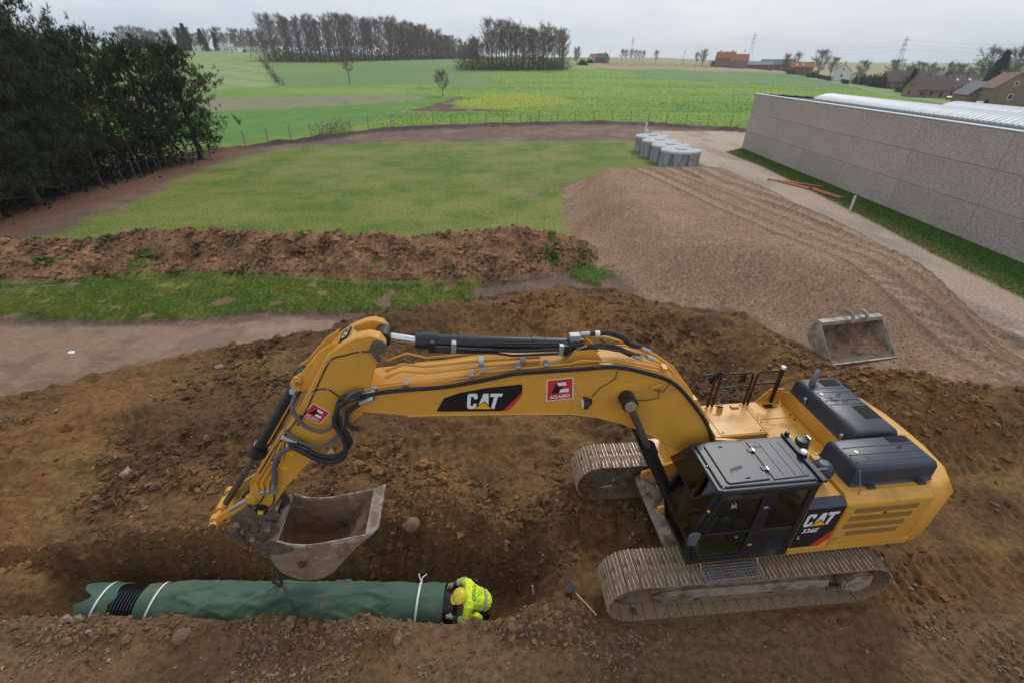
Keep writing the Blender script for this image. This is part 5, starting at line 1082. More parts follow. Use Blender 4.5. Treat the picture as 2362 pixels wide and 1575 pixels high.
def soil_clods():
    X, Y = cand(125000, -20, 20, 2.6, 17.5, 1.0); k = not_under(X, Y); X, Y = X[k], Y[k]
    m, w_ = masks(X, Y); cl = fbm(X*.55, Y*.55, 3, 401)+.35*fbm(X*2, Y*2, 2, 405)
    pr_ = (Y > 4.15)*(X > 6.1)*(Y < 8.3)
    k = (m['dirt'] > .5) & (m['mud'] < .4) & (RNG.random(len(X)) < np.clip(.02+1.7*cl, .04, 1)*(1-.75*pr_)); X, Y = X[k], Y[k]
    _, C, _, _ = ground_data(X, Y)
    S = .0125*np.exp(RNG.normal(0, .70, len(X)))*(1+Y*.085); S = np.clip(S, .007, .11); S = np.where(Y < 4.15, np.minimum(S, .035), S)
    C = C*RNG.uniform(.6, 1.35, (len(X), 1))
    grey = (RNG.random(len(X)) < np.where(Y < 4.3, .35, .08))[:, None]; C = np.where(grey, np.array([.235, .165, .115])[None]*RNG.uniform(.7, 1.3, (len(X), 1)), C)
    scatter_lumps('soil_crumbs', X.astype(np.float32), Y.astype(np.float32), S.astype(np.float32), C, clod_mat, -1, flat=.8, smooth=False, rough=.3, label='loose crumbs and small stones lying on the churned soil', cat='soil crumbs')
    n = 1100; X, Y = cand(n*4, -16, 18, 6.3, 17, 1.0); k = not_under(X, Y); X, Y = X[k], Y[k]
    m, w_ = masks(X, Y); k = (m['dirt'] > .6) & (m['mud'] < .2) & (fbm(X*.55, Y*.55, 3, 401) > .1)&~((X > 6.1)&(Y < 8.3)); X, Y = X[k][:n], Y[k][:n]
    _, C, _, _ = ground_data(X, Y); S = np.clip(.05*np.exp(RNG.normal(0, .45, len(X))), .03, .17)
    scatter_lumps('soil_clods', X.astype(np.float32), Y.astype(np.float32), S.astype(np.float32), C*RNG.uniform(.8, 1.2, (len(X), 1)), clod_mat, 1, flat=.7, rough=.26, smooth=False, label='bigger clods of brown soil strewn over the dug ground', cat='clods')
    # lip of the trench and the crumbling heap by the shovel
    X = RNG.uniform(-13, 1.3, 1500); Y = 4.02+.16*RNG.normal(0, 1, 1500); X = np.where((X > -1.7) & (X < -.2), X-3, X); X2 = RNG.normal(.55, .6, 520); Y2 = 4.2+.2*RNG.normal(0, 1, 520); X = np.r_[X, X2]; Y = np.r_[Y, Y2]; k = (Y < 4.30+.4*(X > -.2)) & (Y > 3.5); X, Y = X[k], Y[k]
    _, C, _, _ = ground_data(X, Y); S = np.clip(.014*np.exp(RNG.normal(0, .75, len(X))), .006, .085)
    scatter_lumps('trench_lip_crumbs', X.astype(np.float32), Y.astype(np.float32), S.astype(np.float32), C*RNG.uniform(.8, 1.3, (len(X), 1)), clod_mat, 0, rough=.26, smooth=False, label='crumbled soil heaped on the near lip of the trench', cat='soil crumbs')
    # crumbs clinging to the cut faces of the trench
    X = RNG.uniform(-12, 1.4, 9000); Y = RNG.uniform(5.3, 6.9, 9000); k = Y < crest_y(X)+.25; X, Y = X[k], Y[k]
    _, C, _, _ = ground_data(X, Y); S = np.clip(.017*np.exp(RNG.normal(0, .65, len(X))), .007, .09)
    scatter_lumps('trench_wall_crumbs', X.astype(np.float32), Y.astype(np.float32), S.astype(np.float32), C*RNG.uniform(.65, 1.45, (len(X), 1)), clod_mat, -1, smooth=False, rough=.28, sink=.4, label='crumbs and small stones stuck in the far trench wall', cat='soil crumbs')
    # the berm
    X = RNG.uniform(-30, 4.4, 15000); Y = RNG.uniform(18.0, 23.2, 15000); bh = berm_h(X, Y); k = bh > .1; X, Y = X[k], Y[k]
    _, C, _, _ = ground_data(X, Y); S = np.clip(.026*np.exp(RNG.normal(0, .65, len(X))), .012, .17)
    C = C*RNG.uniform(.65, 1.25, (len(X), 1))
    scatter_lumps('berm_clods', X.astype(np.float32), Y.astype(np.float32), S.astype(np.float32), C, clod_mat, 0, flat=.8, rough=.3, smooth=False, label='lumps of reddish topsoil covering the berm', cat='clods')
    X = RNG.uniform(-26, 3.8, 420); Y = RNG.uniform(18.2, 22, 420); k = (berm_h(X, Y) > .25) & (fbm(X*.5, Y*.5, 2, 431) > -.1); X, Y = X[k], Y[k]
    _, C, _, _ = ground_data(X, Y); S = np.clip(.12*np.exp(RNG.normal(0, .45, len(X))), .06, .32)
    scatter_lumps('berm_big_clods', X.astype(np.float32), Y.astype(np.float32), S.astype(np.float32), C*RNG.uniform(.6, 1.15, (len(X), 1)), clod_mat, 1, flat=.75, rough=.2, sink=.35, smooth=False, label='big dark lumps of topsoil on the berm', cat='clods')
    # gravel heap and drive edge
    X, Y = cand(16000, 3, 19, 10.5, 41, .7); m, w_ = masks(X, Y); k = (m['gravel'] > .5); X, Y = X[k], Y[k]
    C = np.array([.20, .15, .115])[None]*RNG.uniform(.7, 1.3, (len(X), 1)); wh = RNG.random(len(X)) < .05; C = np.where(wh[:, None], np.array([.55, .52, .47])[None], C)
    S = np.clip(.010*np.exp(RNG.normal(0, .45, len(X)))*(1+Y*.02), .006, .035)
    scatter_lumps('gravel_stones', X.astype(np.float32), Y.astype(np.float32), S.astype(np.float32), C, clod_mat, -1, smooth=False, flat=.6, label='small brown stones covering the gravel heap', cat='gravel')
soil_clods()
grass_mat = attr_material('grass_blades', rough=.7, noise_amt=.25, scale=8, bump=0, wet=False, scale2=2)
def scatter_blades(name, X, Y, H, W, C, nb, mat, label, cat, lean=.5, zoff=-.01, kind='stuff'):
    n = len(X); Z = terrain_z(X, Y); X = np.repeat(X, nb); Y = np.repeat(Y, nb); Z = np.repeat(Z, nb); H = np.repeat(H, nb)*RNG.uniform(.6, 1.2, n*nb); W = np.repeat(W, nb)
    r = H*.6*RNG.random(n*nb); t = RNG.uniform(0, 6.283, n*nb); X = X+r*np.cos(t); Y = Y+r*np.sin(t)
    a = RNG.uniform(0, 6.283, n*nb); b = RNG.uniform(0, 6.283, n*nb); l = lean*RNG.random(n*nb)*H
    p0 = np.stack([X-np.cos(a)*W/2, Y-np.sin(a)*W/2, Z+zoff], -1); p1 = np.stack([X+np.cos(a)*W/2, Y+np.sin(a)*W/2, Z+zoff], -1); p2 = np.stack([X+np.cos(b)*l, Y+np.sin(b)*l, Z+zoff+H], -1)
    P = np.stack([p0, p1, p2], 1).reshape(-1, 3); F = np.arange(len(P)).reshape(-1, 3)
    col = np.repeat(np.repeat(C, nb, 0)*RNG.uniform(.75, 1.3, (n*nb, 1)), 3, 0)
    o = link(name, np_mesh(name, P, F, mat, False, {'col': np.clip(col, .005, 1)})); return tag(o, label, cat, kind=kind)
def grass():
    X, Y = cand(60000, -24, 5.2, 14.6, 21, .9); m, w_ = masks(X, Y); k = (m['strip'] > .5) & (berm_h(X, Y) < .06) & (Y < 21); X, Y = X[k], Y[k]
    _, C, _, R = ground_data(X, Y); k = C[:, 1] > C[:, 0]*1.05; X, Y, C = X[k], Y[k], C[k]
    scatter_blades('grass_tufts', X, Y, RNG.uniform(.04, .10, len(X)), RNG.uniform(.015, .03, len(X)), C*1.5, 4, grass_mat, 'grass blades of the narrow strip between mud track and berm', 'grass')
    X, Y = cand(50000, -28, 17, 22.5, 60, .8); m, w_ = masks(X, Y); k = (m['lawn'] > .6) & (m['gravel'] < .4) & (berm_h(X, Y) < .06); X, Y = X[k], Y[k]
    _, C, _, _ = ground_data(X, Y); k = C[:, 1] > C[:, 0]*.98; X, Y, C = X[k], Y[k], C[k]
    scatter_blades('lawn_grass', X, Y, RNG.uniform(.025, .05, len(X)), RNG.uniform(.02, .04, len(X))*(1+Y*.015), C*1.55, 3, grass_mat, 'short grass blades of the mown lawn', 'grass', lean=.9)
    X = RNG.uniform(21, 26, 26000); Y = RNG.uniform(12, 55, 26000)**1.0; m, w_ = masks(X, Y); k = m['verge'] > .5; X, Y = X[k], Y[k]; _, C, _, _ = ground_data(X, Y)
    scatter_blades('verge_grass', X, Y, RNG.uniform(.04, .09, len(X)), RNG.uniform(.025, .06, len(X)), C*1.5, 3, grass_mat, 'grass blades of the verge along the warehouse', 'grass')
    # sods turned up on the berm
    cx = RNG.uniform(-24, 4, 55); cy = RNG.uniform(18.4, 21.2, 55); X = np.repeat(cx, 60)+RNG.normal(0, .22, 3300); Y = np.repeat(cy, 60)+RNG.normal(0, .14, 3300); k = berm_h(X, Y) > .05; X, Y = X[k], Y[k]
    C = np.tile(np.array([.050, .085, .018]), (len(X), 1)); scatter_blades('berm_sods', X, Y, RNG.uniform(.06, .14, len(X)), RNG.uniform(.02, .04, len(X)), C, 4, grass_mat, 'grass sods sticking out of the topsoil berm', 'grass')
    # leafy crop beyond the fence
    X, Y = cand(60000, -30, 170, 72, 260, .6); yf = np.interp(X, [p[0] for p in FENCE], [p[1] for p in FENCE]); k = Y > yf+.8; X, Y = X[k], Y[k]
    _, C, _, R = ground_data(X, Y); k = np.isin(R, (9, 14)) & (RNG.random(len(X)) < .8); X, Y, C = X[k], Y[k], C[k]
    scatter_blades('crop_leaves', X, Y, RNG.uniform(.08, .18, len(X)), RNG.uniform(.12, .24, len(X))*(.7+Y*.003), C*1.5, 3, grass_mat, 'knee high leafy crop covering the bright field', 'crop', lean=2.2)
grass()
# ------------------------------------------------------------------ pipe in the trench
PY, PZ, PR = 4.84, -.76, .42; PX0, PX1 = -8.15, -1.13
wrap_m = material('green_geotextile', (.066, .128, .086), .88, 0, .16, 3, .25, 300, dirt=(.15, .125, .08), dirt_amt=.16, dscale=1.8)
pipe_bk = material('black_pipe_plastic', (.012, .012, .015), .3, 0, .2, 6, .05, 40)
strap_w = material('white_strap', (.72, .72, .70), .6, 0, .08, 10)
sling_m = material('olive_sling_webbing', (.085, .080, .045), .9, 0, .25, 20, .5, 120)
pipe = empty('drain_pipe', (PX0, PY, PZ)); tag(pipe, 'large pipe wrapped in green geotextile lying in the trench', 'pipe')
def corrug(x0, x1, name, pitch=.055):
    prof = []; x = x0
    while x < x1:
        prof += [(PR-.028, x), (PR-.028, x+pitch*.4), (PR+.006, x+pitch*.5), (PR+.006, x+pitch*.9)]; x += pitch
    prof.append((PR-.028, x))
    m = MB(); n = 48; vs_ = []
    for r, h in prof:
        for j in range(n): q = 2*math.pi*j/n; vs_.append((h-PX0, r*math.cos(q), r*math.sin(q)))
    fs = [(i*n+j, (i+1)*n+j, (i+1)*n+(j+1) % n, i*n+(j+1) % n) for i in range(len(prof)-1) for j in range(n)]
    m.add(vs_, fs); return m.build(name, pipe_bk, pipe, smooth=30)
corrug(-1.31, PX1, 'corrugated_pipe_end', .05)
m = MB(); n = 48; vs_ = []
for r, x in ((PR-.028, PX1), (PR-.06, PX1), (PR-.06, PX1-1.2), (.01, PX1-1.2)):
    for j in range(n): q = 2*math.pi*j/n; vs_.append((x-PX0, r*math.cos(q), r*math.sin(q)))
m.add(vs_, [(i*n+j, (i+1)*n+j, (i+1)*n+(j+1) % n, i*n+(j+1) % n) for i in range(3) for j in range(n)]); m.build('pipe_bore', pipe_bk, pipe)
corrug(-7.56, -7.09, 'corrugated_band', .062)
def wrap(x0, x1, name, seed, tight, ragged=0.):
    nx, na = int((x1-x0)/.035)+2, 96
    xs = np.linspace(x0, x1, nx); th = np.linspace(0, 2*np.pi, na, endpoint=False); Xg, Tg = np.meshgrid(xs, th, indexing='ij')
    u = Tg*PR
    def per_noise(fx, ft, o, sd):           # noise that closes around the pipe
        return fbm(Xg*fx+7*np.cos(Tg)*ft, Xg*fx*.3+7*np.sin(Tg)*ft, o, sd)
    slack = np.ones_like(Xg)
    for t_ in tight: slack = np.minimum(slack, sst(.03, .55, np.abs(Xg-t_)))
    sag = sst(.3, -.9, np.sin(Tg))            # cloth hangs fuller low on the sides
    r = PR+.016 + slack*(.035*np.abs(per_noise(1.3, .25, 3, seed)) + .11*sag*np.clip(.35+ridged(Xg*1.1+3*np.sin(Tg), Tg*1.2+Xg*.8, 3, seed+5), 0, 1))
    r += slack*(.030*ridged(Xg*2.2+Tg*1.3, Tg*2-Xg*.7, 3, seed+9) + .10*np.clip(ridged(Xg*.9+Tg*1.5+2*np.sin(Tg), Tg*.8-Xg*.5, 2, seed+19)-.35, 0, 1)) + .006*np.cos(Xg*40+6*Tg)*(1-slack)
    Xo = Xg + ragged*(fbm(Tg*2.5, Tg*0+1, 3, seed+13))*sst(x0+.9, x0, Xg)
    P = np.stack([Xo-PX0, r*np.cos(Tg), r*np.sin(Tg)], -1).reshape(-1, 3)
    idx = np.arange(nx*na).reshape(nx, na); a, b = idx[:-1], idx[1:]
    F = np.stack([a, b, np.roll(b, -1, 1), np.roll(a, -1, 1)], -1).reshape(-1, 4)[:, ::-1]
    o = link(name, np_mesh(name, P, F, wrap_m, True), pipe); return o
wrap(-7.08, -1.30, 'geotextile_wrap', 501, (-6.93, -1.83, -1.30))
wrap(-8.12, -7.55, 'geotextile_wrap', 521, (-7.95, -7.55), .22)
def strap(x, lean, name='tie_strap'):
    pts = [(x-PX0+lean*math.sin(q)*PR, (PR+.034)*math.cos(q), (PR+.034)*math.sin(q)) for q in np.linspace(0, 2*math.pi, 49)[:-1]]
    m = MB(); n = len(pts); vs_ = []
    for (a, b, c) in pts:
        for dx, k in ((-.020, 1.0), (.020, 1.0), (.020, 1.012), (-.020, 1.012)): vs_.append((a+dx, b*k, c*k))
    m.add(vs_, [(i*4+j, i*4+(j+1) % 4, ((i+1) % n)*4+(j+1) % 4, ((i+1) % n)*4+j) for i in range(n) for j in range(4)]); o = m.build(name, strap_w, pipe, smooth=0)
    return o
strap(-7.95, .35); strap(-6.93, .38); s3 = strap(-1.83, .12)
MB().tube([(-1.80-PX0, .36, .29), (-1.84-PX0, .42, .33), (-1.86-PX0, .47, .38)], .014, 5).tube([(-1.80-PX0, .36, .29), (-1.78-PX0, .43, .32), (-1.70-PX0, .48, .35)], .014, 5).build('strap_tail', strap_w, s3)
# lifting sling between bucket and pipe
def e2w(x, y, z): return E_ @ Vector((x, y, z))
hook = e2w(8.30, .33, 1.0)
sl = MB(); top = Vector(hook); py = lambda q, k=1.06: (PY+PR*k*math.cos(q), PZ+PR*k*math.sin(q))
kn = Vector((-4.53, *py(1.05, 1.12)))
path = [top, top.lerp(kn, .3)+V(.02, 0, .0), top.lerp(kn, .65)+V(-.06, .0, 0), top.lerp(kn, .9)+V(-.10, 0, 0), kn]
sl.tube(path, [.022, .026, .03, .034, .035], 8)
sl.tube([top+V(.02, .02, 0), top.lerp(kn, .5)+V(.04, .02, 0), kn+V(.05, 0, .02)], [.02, .026, .03], 8)
for x0, k in ((-4.55, -.25), (-4.47, .38)):
    pts = []
    for q in np.linspace(-.9 if k < 0 else 1.0, 1.05 if k < 0 else 2.6, 12):
        f = (1.05-q) if k < 0 else (q-1.05); pts.append((x0+(-.02 if k < 0 else .16)*0+f*(.14 if k < 0 else .42)*(1 if k > 0 else 1), *py(q, 1.10)))
    sl.tube([kn]+pts if k > 0 else pts+[kn], .034, 8)
sl = sl.build('lifting_sling', sling_m, None, smooth=70); tag(sl, 'olive lifting sling looped from the bucket around the green pipe', 'sling')

# ------------------------------------------------------------------ people
def body(name, parts, mat, voxel=.012, parent=None, smooth_it=6, disp=0., dscale=.08):
    """parts: ('c', a, b, ra, rb) tapered limb or ('e', centre, radii) ellipsoid; welded into one continuous surface"""
    m = MB()
    for p in parts:
        if p[0] == 'c':
            a, b, ra, rb = Vector(p[1]), Vector(p[2]), p[3], p[4]
            d = b-a; L_ = d.length; d.normalize(); pts = []; rr = []
            for k in range(5): t = -math.pi/2+math.pi/2*k/4*.98; pts.append(a+d*ra*math.sin(t)); rr.append(max(ra*math.cos(t), .002))
            for k in range(1, 5): t = math.pi/2*k/4*.98; pts.append(b+d*rb*math.sin(t)); rr.append(max(rb*math.cos(t), .002))
            pts.insert(5, b.copy()); rr.insert(5, rb)
            m.tube(pts, rr, 14)
        else: m.ball(p[1], tuple(p[2]), 16, 10)
    o = m.build(name, mat, parent, smooth=0)
    r = o.modifiers.new('weld', 'REMESH'); r.mode = 'VOXEL'; r.voxel_size = voxel; r.use_smooth_shade = True
    s = o.modifiers.new('soft', 'SMOOTH'); s.iterations = smooth_it; s.factor = .5
    if disp:
        tx = bpy.data.textures.new(name+'_folds', 'CLOUDS'); tx.noise_scale = dscale; tx.noise_depth = 3
        dm_ = o.modifiers.new('folds', 'DISPLACE'); dm_.texture = tx; dm_.strength = disp; dm_.texture_coords = 'LOCAL'
    return o
hivis = material('hi_vis_yellow_cloth', (.72, .95, .02), .75, 0, .06, 12, .3, 60, dirt=(.38, .42, .05), dirt_amt=.10, dscale=5)
_b = hivis.node_tree.nodes['Principled BSDF']; _b.inputs['Sheen Weight'].default_value = .2
navy = material('navy_cloth', (.035, .042, .062), .9, 0, .2, 14, .3, 80, dirt=(.09, .07, .05), dirt_amt=.2, dscale=5)
reflec = material('reflective_tape', (.52, .54, .56), .4, .2, .08, 20)
helm = material('yellow_helmet_plastic', (.72, .58, .045), .35, 0, .05, 6, dirt=(.40, .30, .08), dirt_amt=.10, dscale=6)
glove = material('grey_glove', (.36, .31, .22), .9, 0, .2, 20, .4, 90)
boot = material('work_boot', (.05, .032, .022), .8, 0, .3, 10, .3, 50)
# the worker in the trench, bending over the end of the pipe (local frame: x towards image right, y away from the camera)
WX, WY, WZ = -.66, 4.70, -1.17
wk = empty('person', (WX, WY, WZ)); tag(wk, 'worker in yellow hi-vis jacket and yellow helmet bending over the pipe end in the trench', 'person')
hip = V(.11, .04, .86); chest = V(-.10, -.02, 1.13); neck = V(-.20, -.08, 1.24); head = V(-.27, -.12, 1.27)
shn, shf = V(-.12, -.22, 1.13), V(-.15, .19, 1.14)
eln, elf = V(-.17, -.36, .90), V(-.27, .34, .98); hn, hf = V(-.42, -.25, .80), V(-.46, .36, .86)
def hand(parts, w_, d, up, side, r_=.0):
    """palm with four bent fingers and a thumb; d forward, up back of the hand, side towards the thumb"""
    d = Vector(d).normalized(); up = Vector(up).normalized(); side = Vector(side).normalized(); w_ = Vector(w_); pc = w_+d*.055
    parts.append(('c', w_, w_+d*.09, .030, .036))
    for k, l in zip((-1.5, -.5, .5, 1.5), (.062, .075, .078, .066)):
        b0 = w_+d*.085+side*(k*.019); b1 = b0+d*l*.55-up*.012; b2 = b1+(d*.5-up*.85).normalized()*l*.55; parts.append(('c', b0, b1, .0105, .0095)); parts.append(('c', b1, b2, .0095, .0085))
    t0 = w_+d*.03+side*.03; t1 = t0+(d*.6+side*.7-up*.2).normalized()*.045; t2 = t1+(d*.9-up*.35).normalized()*.035; parts.append(('c', t0, t1, .013, .0115)); parts.append(('c', t1, t2, .0115, .0095))
base = [('e', head, (.098, .078, .115)), ('e', head+V(-.06, 0, -.05), (.05, .055, .06)), ('e', head+V(-.105, 0, -.03), (.022, .018, .022)), ('e', head+V(0, .08, -.02), (.018, .012, .03)), ('e', head+V(0, -.08, -.02), (.018, .012, .03)),
        ('c', neck+V(.06, 0, -.06), head+V(.03, 0, -.02), .05, .05), ('c', hip, chest, .10, .11), ('e', chest, (.11, .15, .10)), ('c', hip+V(0, .10, -.05), V(.04, .17, .46), .085, .065), ('c', hip+V(0, -.10, -.05), V(.02, -.14, .45), .085, .065), ('c', V(.04, .17, .46), V(.16, .17, .08), .06, .045), ('c', V(.02, -.14, .45), V(.14, -.15, .08), .06, .045),
        ('c', chest+V(0, .10, .0), shf, .06, .055), ('c', chest+V(0, -.10, .0), shn, .06, .055), ('c', shf, elf, .055, .042), ('c', shn, eln, .055, .042), ('c', elf, hf, .042, .032), ('c', eln, hn, .042, .032)]
bd = body('body', base, skin_m, .012, wk)
jk = [('c', hip+V(-.02, .05, .03), chest+V(0, .06, .0), .14, .145), ('c', hip+V(-.02, -.05, .03), chest+V(0, -.06, .0), .14, .145), ('e', chest+V(.0, 0, .0), (.165, .215, .15)), ('c', chest+V(-.02, 0, .05), neck+V(.03, 0, -.02), .10, .085), ('e', hip+V(.03, 0, .0), (.145, .19, .16)),
      ('c', chest+V(-.02, .13, .03), shf, .105, .09), ('c', chest+V(-.02, -.13, .03), shn, .105, .09), ('c', shf, elf, .085, .07), ('c', shn, eln, .085, .07), ('c', elf, elf.lerp(hf, .42), .068, .060), ('c', eln, eln.lerp(hn, .42), .068, .060), ('e', V(.0, -.27, .86), (.12, .07, .13))]
jacket = body('jacket', jk, hivis, .011, wk, 3, .05, .07)
for e_, h_c in ((elf, hf), (eln, hn)):
    pts_c = [e_.lerp(h_c, t) for t in np.linspace(.40, .95, 8)]
    MB().tube(pts_c, [.058, .061, .056, .059, .053, .055, .049, .044], 14).build('sleeve_cuff', navy, jacket, smooth=80)
def band(c, ax, rx, ry, w_, name='reflective_band', parent=None):
    ax = Vector(ax).normalized(); a = ax.orthogonal().normalized()
    if abs(ax.z) < .9: a = Vector((0, 0, 1))-ax*ax.z; a.normalize()
    b = ax.cross(a); m = MB(); n = 28; vs_ = []
    for j in range(n):
        q = 2*math.pi*j/n; o = a*rx*math.cos(q)+b*ry*math.sin(q)
        for t, k in ((-.5, 1), (.5, 1), (.5, .94), (-.5, .94)): vs_.append(Vector(c)+o*k+ax*w_*t)
    m.add(vs_, [(i*4+j, i*4+(j+1) % 4, ((i+1) % n)*4+(j+1) % 4, ((i+1) % n)*4+j) for i in range(n) for j in range(4)]); return m.build(name, reflec, parent, smooth=50)
band(elf.lerp(hf, .40), hf-elf, .071, .071, .045, parent=jacket); band(eln.lerp(hn, .40), hn-eln, .071, .071, .045, parent=jacket); band(shn.lerp(eln, .75), eln-shn, .086, .086, .045, parent=jacket); band(shf.lerp(elf, .75), elf-shf, .086, .086, .045, parent=jacket)
ax = (chest-hip).normalized(); band(hip.lerp(chest, .22)+V(0, 0, .02), ax, .165, .215, .05, parent=jacket)
# name across the back: letters follow the curved cloth
bx = MB()
bl = put_text('ACLAGRO', 'back_lettering', navy, (0, 0, 0), (0, -1, 0), (-1, 0, 0), .30, .065, jacket, .01)
co = np.array([v_.co[:] for v_ in bl.data.vertices]); cx_ = chest.x+.05
co2 = co.copy(); yy_ = co[:, 1]+.15; co2[:, 0] = cx_+.05+co[:, 0]; co2[:, 1] = yy_-.01
bpy.context.view_layer.update(); dg_ = bpy.context.evaluated_depsgraph_get(); ev_ = jacket.evaluated_get(dg_)
for i_ in range(len(co2)):
    ok_, lc_, nr_, _ = ev_.ray_cast(Vector((co2[i_, 0], co2[i_, 1], 2.5)), Vector((0, 0, -1)))
    co2[i_, 2] = (lc_.z if ok_ else 1.2)+.006
bl.data.vertices.foreach_set('co', co2.ravel().astype(np.float32)); bl.data.update()
tr = [('e', hip+V(.03, 0, -.08), (.165, .18, .14)), ('c', hip+V(0, .10, -.06), V(.04, .17, .46), .105, .085), ('c', hip+V(0, -.10, -.06), V(.02, -.14, .45), .105, .085), ('c', V(.04, .17, .46), V(.16, .17, .10), .082, .07), ('c', V(.02, -.14, .45), V(.14, -.15, .10), .082, .07)]
body('trousers', tr, navy, .014, wk, 4, .025, .08)
bt = [('c', V(.17, .17, .05), V(-.0, .18, .045), .05, .045), ('c', V(.15, -.15, .05), V(-.02, -.16, .045), .05, .045), ('c', V(.17, .17, .05), V(.16, .17, .14), .055, .058), ('c', V(.15, -.15, .05), V(.14, -.15, .14), .055, .058)]
body('boot', [bt[0], bt[2]], boot, .01, wk, 2); body('boot', [bt[1], bt[3]], boot, .01, wk, 2)
gp = []; hand(gp, hf, (-1, -.25, -.1), (-.2, .3, 1), (0, -1, .2)); gn = []; hand(gn, hn, (-1, .25, .05), (0, -.3, 1), (0, 1, .2))
body('glove', gp, glove, .005, wk, 2); body('glove', gn, glove, .005, wk, 2)
hm = MB(); prof = []
axh = Vector((-.4, 0, .9)).normalized()
for k in range(9):
    t = math.pi/2*k/8; prof.append((.135*math.cos(t)+.002, .118*math.sin(t)))
hm.lathe([(.148, -.004), (.150, .006)] + prof, (0, 0, 0), 28)
hm.ball((-.115, 0, .002), (.075, .105, .010), 14, 6)
for yy in (-.04, 0, .04): hm.tube([(-.10, yy, .075), (-.05, yy, .108), (.02, yy, .118), (.08, yy, .098)], .008, 6)
h_ = hm.build('helmet', helm, wk, smooth=50); h_.location = head+axh*.035; h_.rotation_euler = (0, -.5, .25)
# the operator, seated in the cab (machine frame turned into the world)
op = empty('person', e2w(.28, .98, 1.74), EX_ROT); tag(op, 'excavator operator in dark clothes seated behind the cab door glass', 'person')
oh = V(.0, 0, .78)
ob = [('e', oh, (.095, .078, .12)), ('e', oh+V(.09, 0, -.01), (.018, .016, .022)), ('e', oh+V(.0, .078, 0), (.02, .012, .03)), ('e', oh+V(0, -.078, 0), (.02, .012, .03)), ('c', V(-.04, 0, .56), oh+V(-.01, 0, -.06), .055, .05), ('c', V(-.06, 0, .12), V(-.05, 0, .45), .15, .16), ('c', V(-.05, .12, .50), V(-.04, .19, .48), .07, .06), ('c', V(-.05, -.12, .50), V(-.04, -.19, .48), .07, .06),
      ('c', V(-.04, .20, .47), V(.06, .26, .26), .05, .042), ('c', V(-.04, -.20, .47), V(.06, -.26, .26), .05, .042), ('c', V(.06, .26, .26), V(.30, .24, .30), .042, .032), ('c', V(.06, -.26, .26), V(.30, -.26, .30), .042, .032), ('c', V(0, .10, .08), V(.44, .14, .12), .08, .06), ('c', V(0, -.10, .08), V(.44, -.14, .12), .08, .06), ('c', V(.44, .14, .12), V(.56, .14, -.28), .06, .045), ('c', V(.44, -.14, .12), V(.56, -.14, -.28), .06, .045)]
hand(ob, V(.30, .24, .30), (1, 0, .15), (0, 0, 1), (0, -1, 0)); hand(ob, V(.30, -.26, .30), (1, 0, .15), (0, 0, 1), (0, 1, 0))
body('body', ob, skin_m, .009, op, 3)
body('jacket', [('c', V(-.06, 0, .12), V(-.05, 0, .46), .175, .185), ('c', V(-.05, .10, .49), V(-.04, .20, .47), .09, .075), ('c', V(-.05, -.10, .49), V(-.04, -.20, .47), .09, .075), ('c', V(-.04, .20, .47), V(.05, .26, .28), .068, .06), ('c', V(-.04, -.20, .47), V(.05, -.26, .28), .068, .06)], dark_cl, .014, op, 3, .02, .07)
body('trousers', [('e', V(0, 0, .08), (.17, .19, .10)), ('c', V(0, .10, .08), V(.44, .14, .12), .10, .08), ('c', V(0, -.10, .08), V(.44, -.14, .12), .10, .08), ('c', V(.44, .14, .12), V(.56, .14, -.28), .078, .066), ('c', V(.44, -.14, .12), V(.56, -.14, -.28), .078, .066)], navy, .014, op, 3)
hair_m = material('dark_hair', (.03, .022, .016), .8, 0, .3, 60, .5, 150)
body('hair', [('e', oh+V(-.02, 0, .035), (.098, .088, .105))], hair_m, .01, op, 2, .012, .02)

# ------------------------------------------------------------------ tools and small things on the soil
wood_m = material('ash_wood_handle', (.42, .27, .13), .6, 0, .2, 14, .1, 50)
iron = material('dirty_iron', (.045, .038, .033), .6, .3, .3, 12, .3, 40)
a = V(1.12, 4.64, gz(1.12, 4.64)+.16); b = V(1.44, 4.16, gz(1.44, 4.16)+.22)
sh = empty('shovel', tuple(a)); tag(sh, 'wooden handled shovel leaning on soil in front of the track', 'shovel')
MB().tube([V(0, 0, 0), (b-a)*.5+V(0, 0, .015), b-a], [.019, .018, .017], 10).build('handle', wood_m, sh, smooth=60)
d = (a-b).normalized(); sd = d.cross(V(0, 0, 1)).normalized()
m = MB(); P_ = []
for u in np.linspace(0, .21, 6):
    for v_ in np.linspace(-.095, .095, 7): P_.append(d*(u+.02)+sd*v_*(1-.25*max(0, u-.17)/.08)-V(0, 0, 1)*(.15*u)+V(0, 0, 1)*(.9*v_*v_))
m.add(P_, [(i*7+j, i*7+j+1, i*7+j+8, i*7+j+7) for i in range(5) for j in range(6)]); o = m.build('blade', iron, sh); q_ = o.modifiers.new('s', 'SOLIDIFY'); q_.thickness = .006
MB().cyl(-d*.10, d*.05, .022, 8).build('socket', iron, sh)
rod = empty('levelling_rod', (.47, 5.02, -1.16)); tag(rod, 'thin red and white measuring rod standing in the trench', 'rod')
t_ = V(-.06, .18, .55)
MB().cyl((0, 0, 0), tuple(t_*.5), .013, 8).build('red_section', red_p, rod); MB().cyl(tuple(t_*.5), tuple(t_), .013, 8).build('white_section', white_p, rod)
orange_m = material('orange_plastic', (.62, .17, .06), .5, 0, .12, 8)
def shard(name, x, y, s, mat, label, cat, ang=0.):
    m = MB(); pts = [(s*math.cos(q)*random.uniform(.6, 1.2), .5*s*math.sin(q)*random.uniform(.7, 1.2)) for q in np.linspace(0, 5.4, 6)]
    m.prism(pts, 0, .012, 'z'); o = m.build(name, mat, None, smooth=0); o.location = (x, y, gz(x, y)+.012); o.rotation_euler = (.12, .1, ang); tag(o, label, cat)
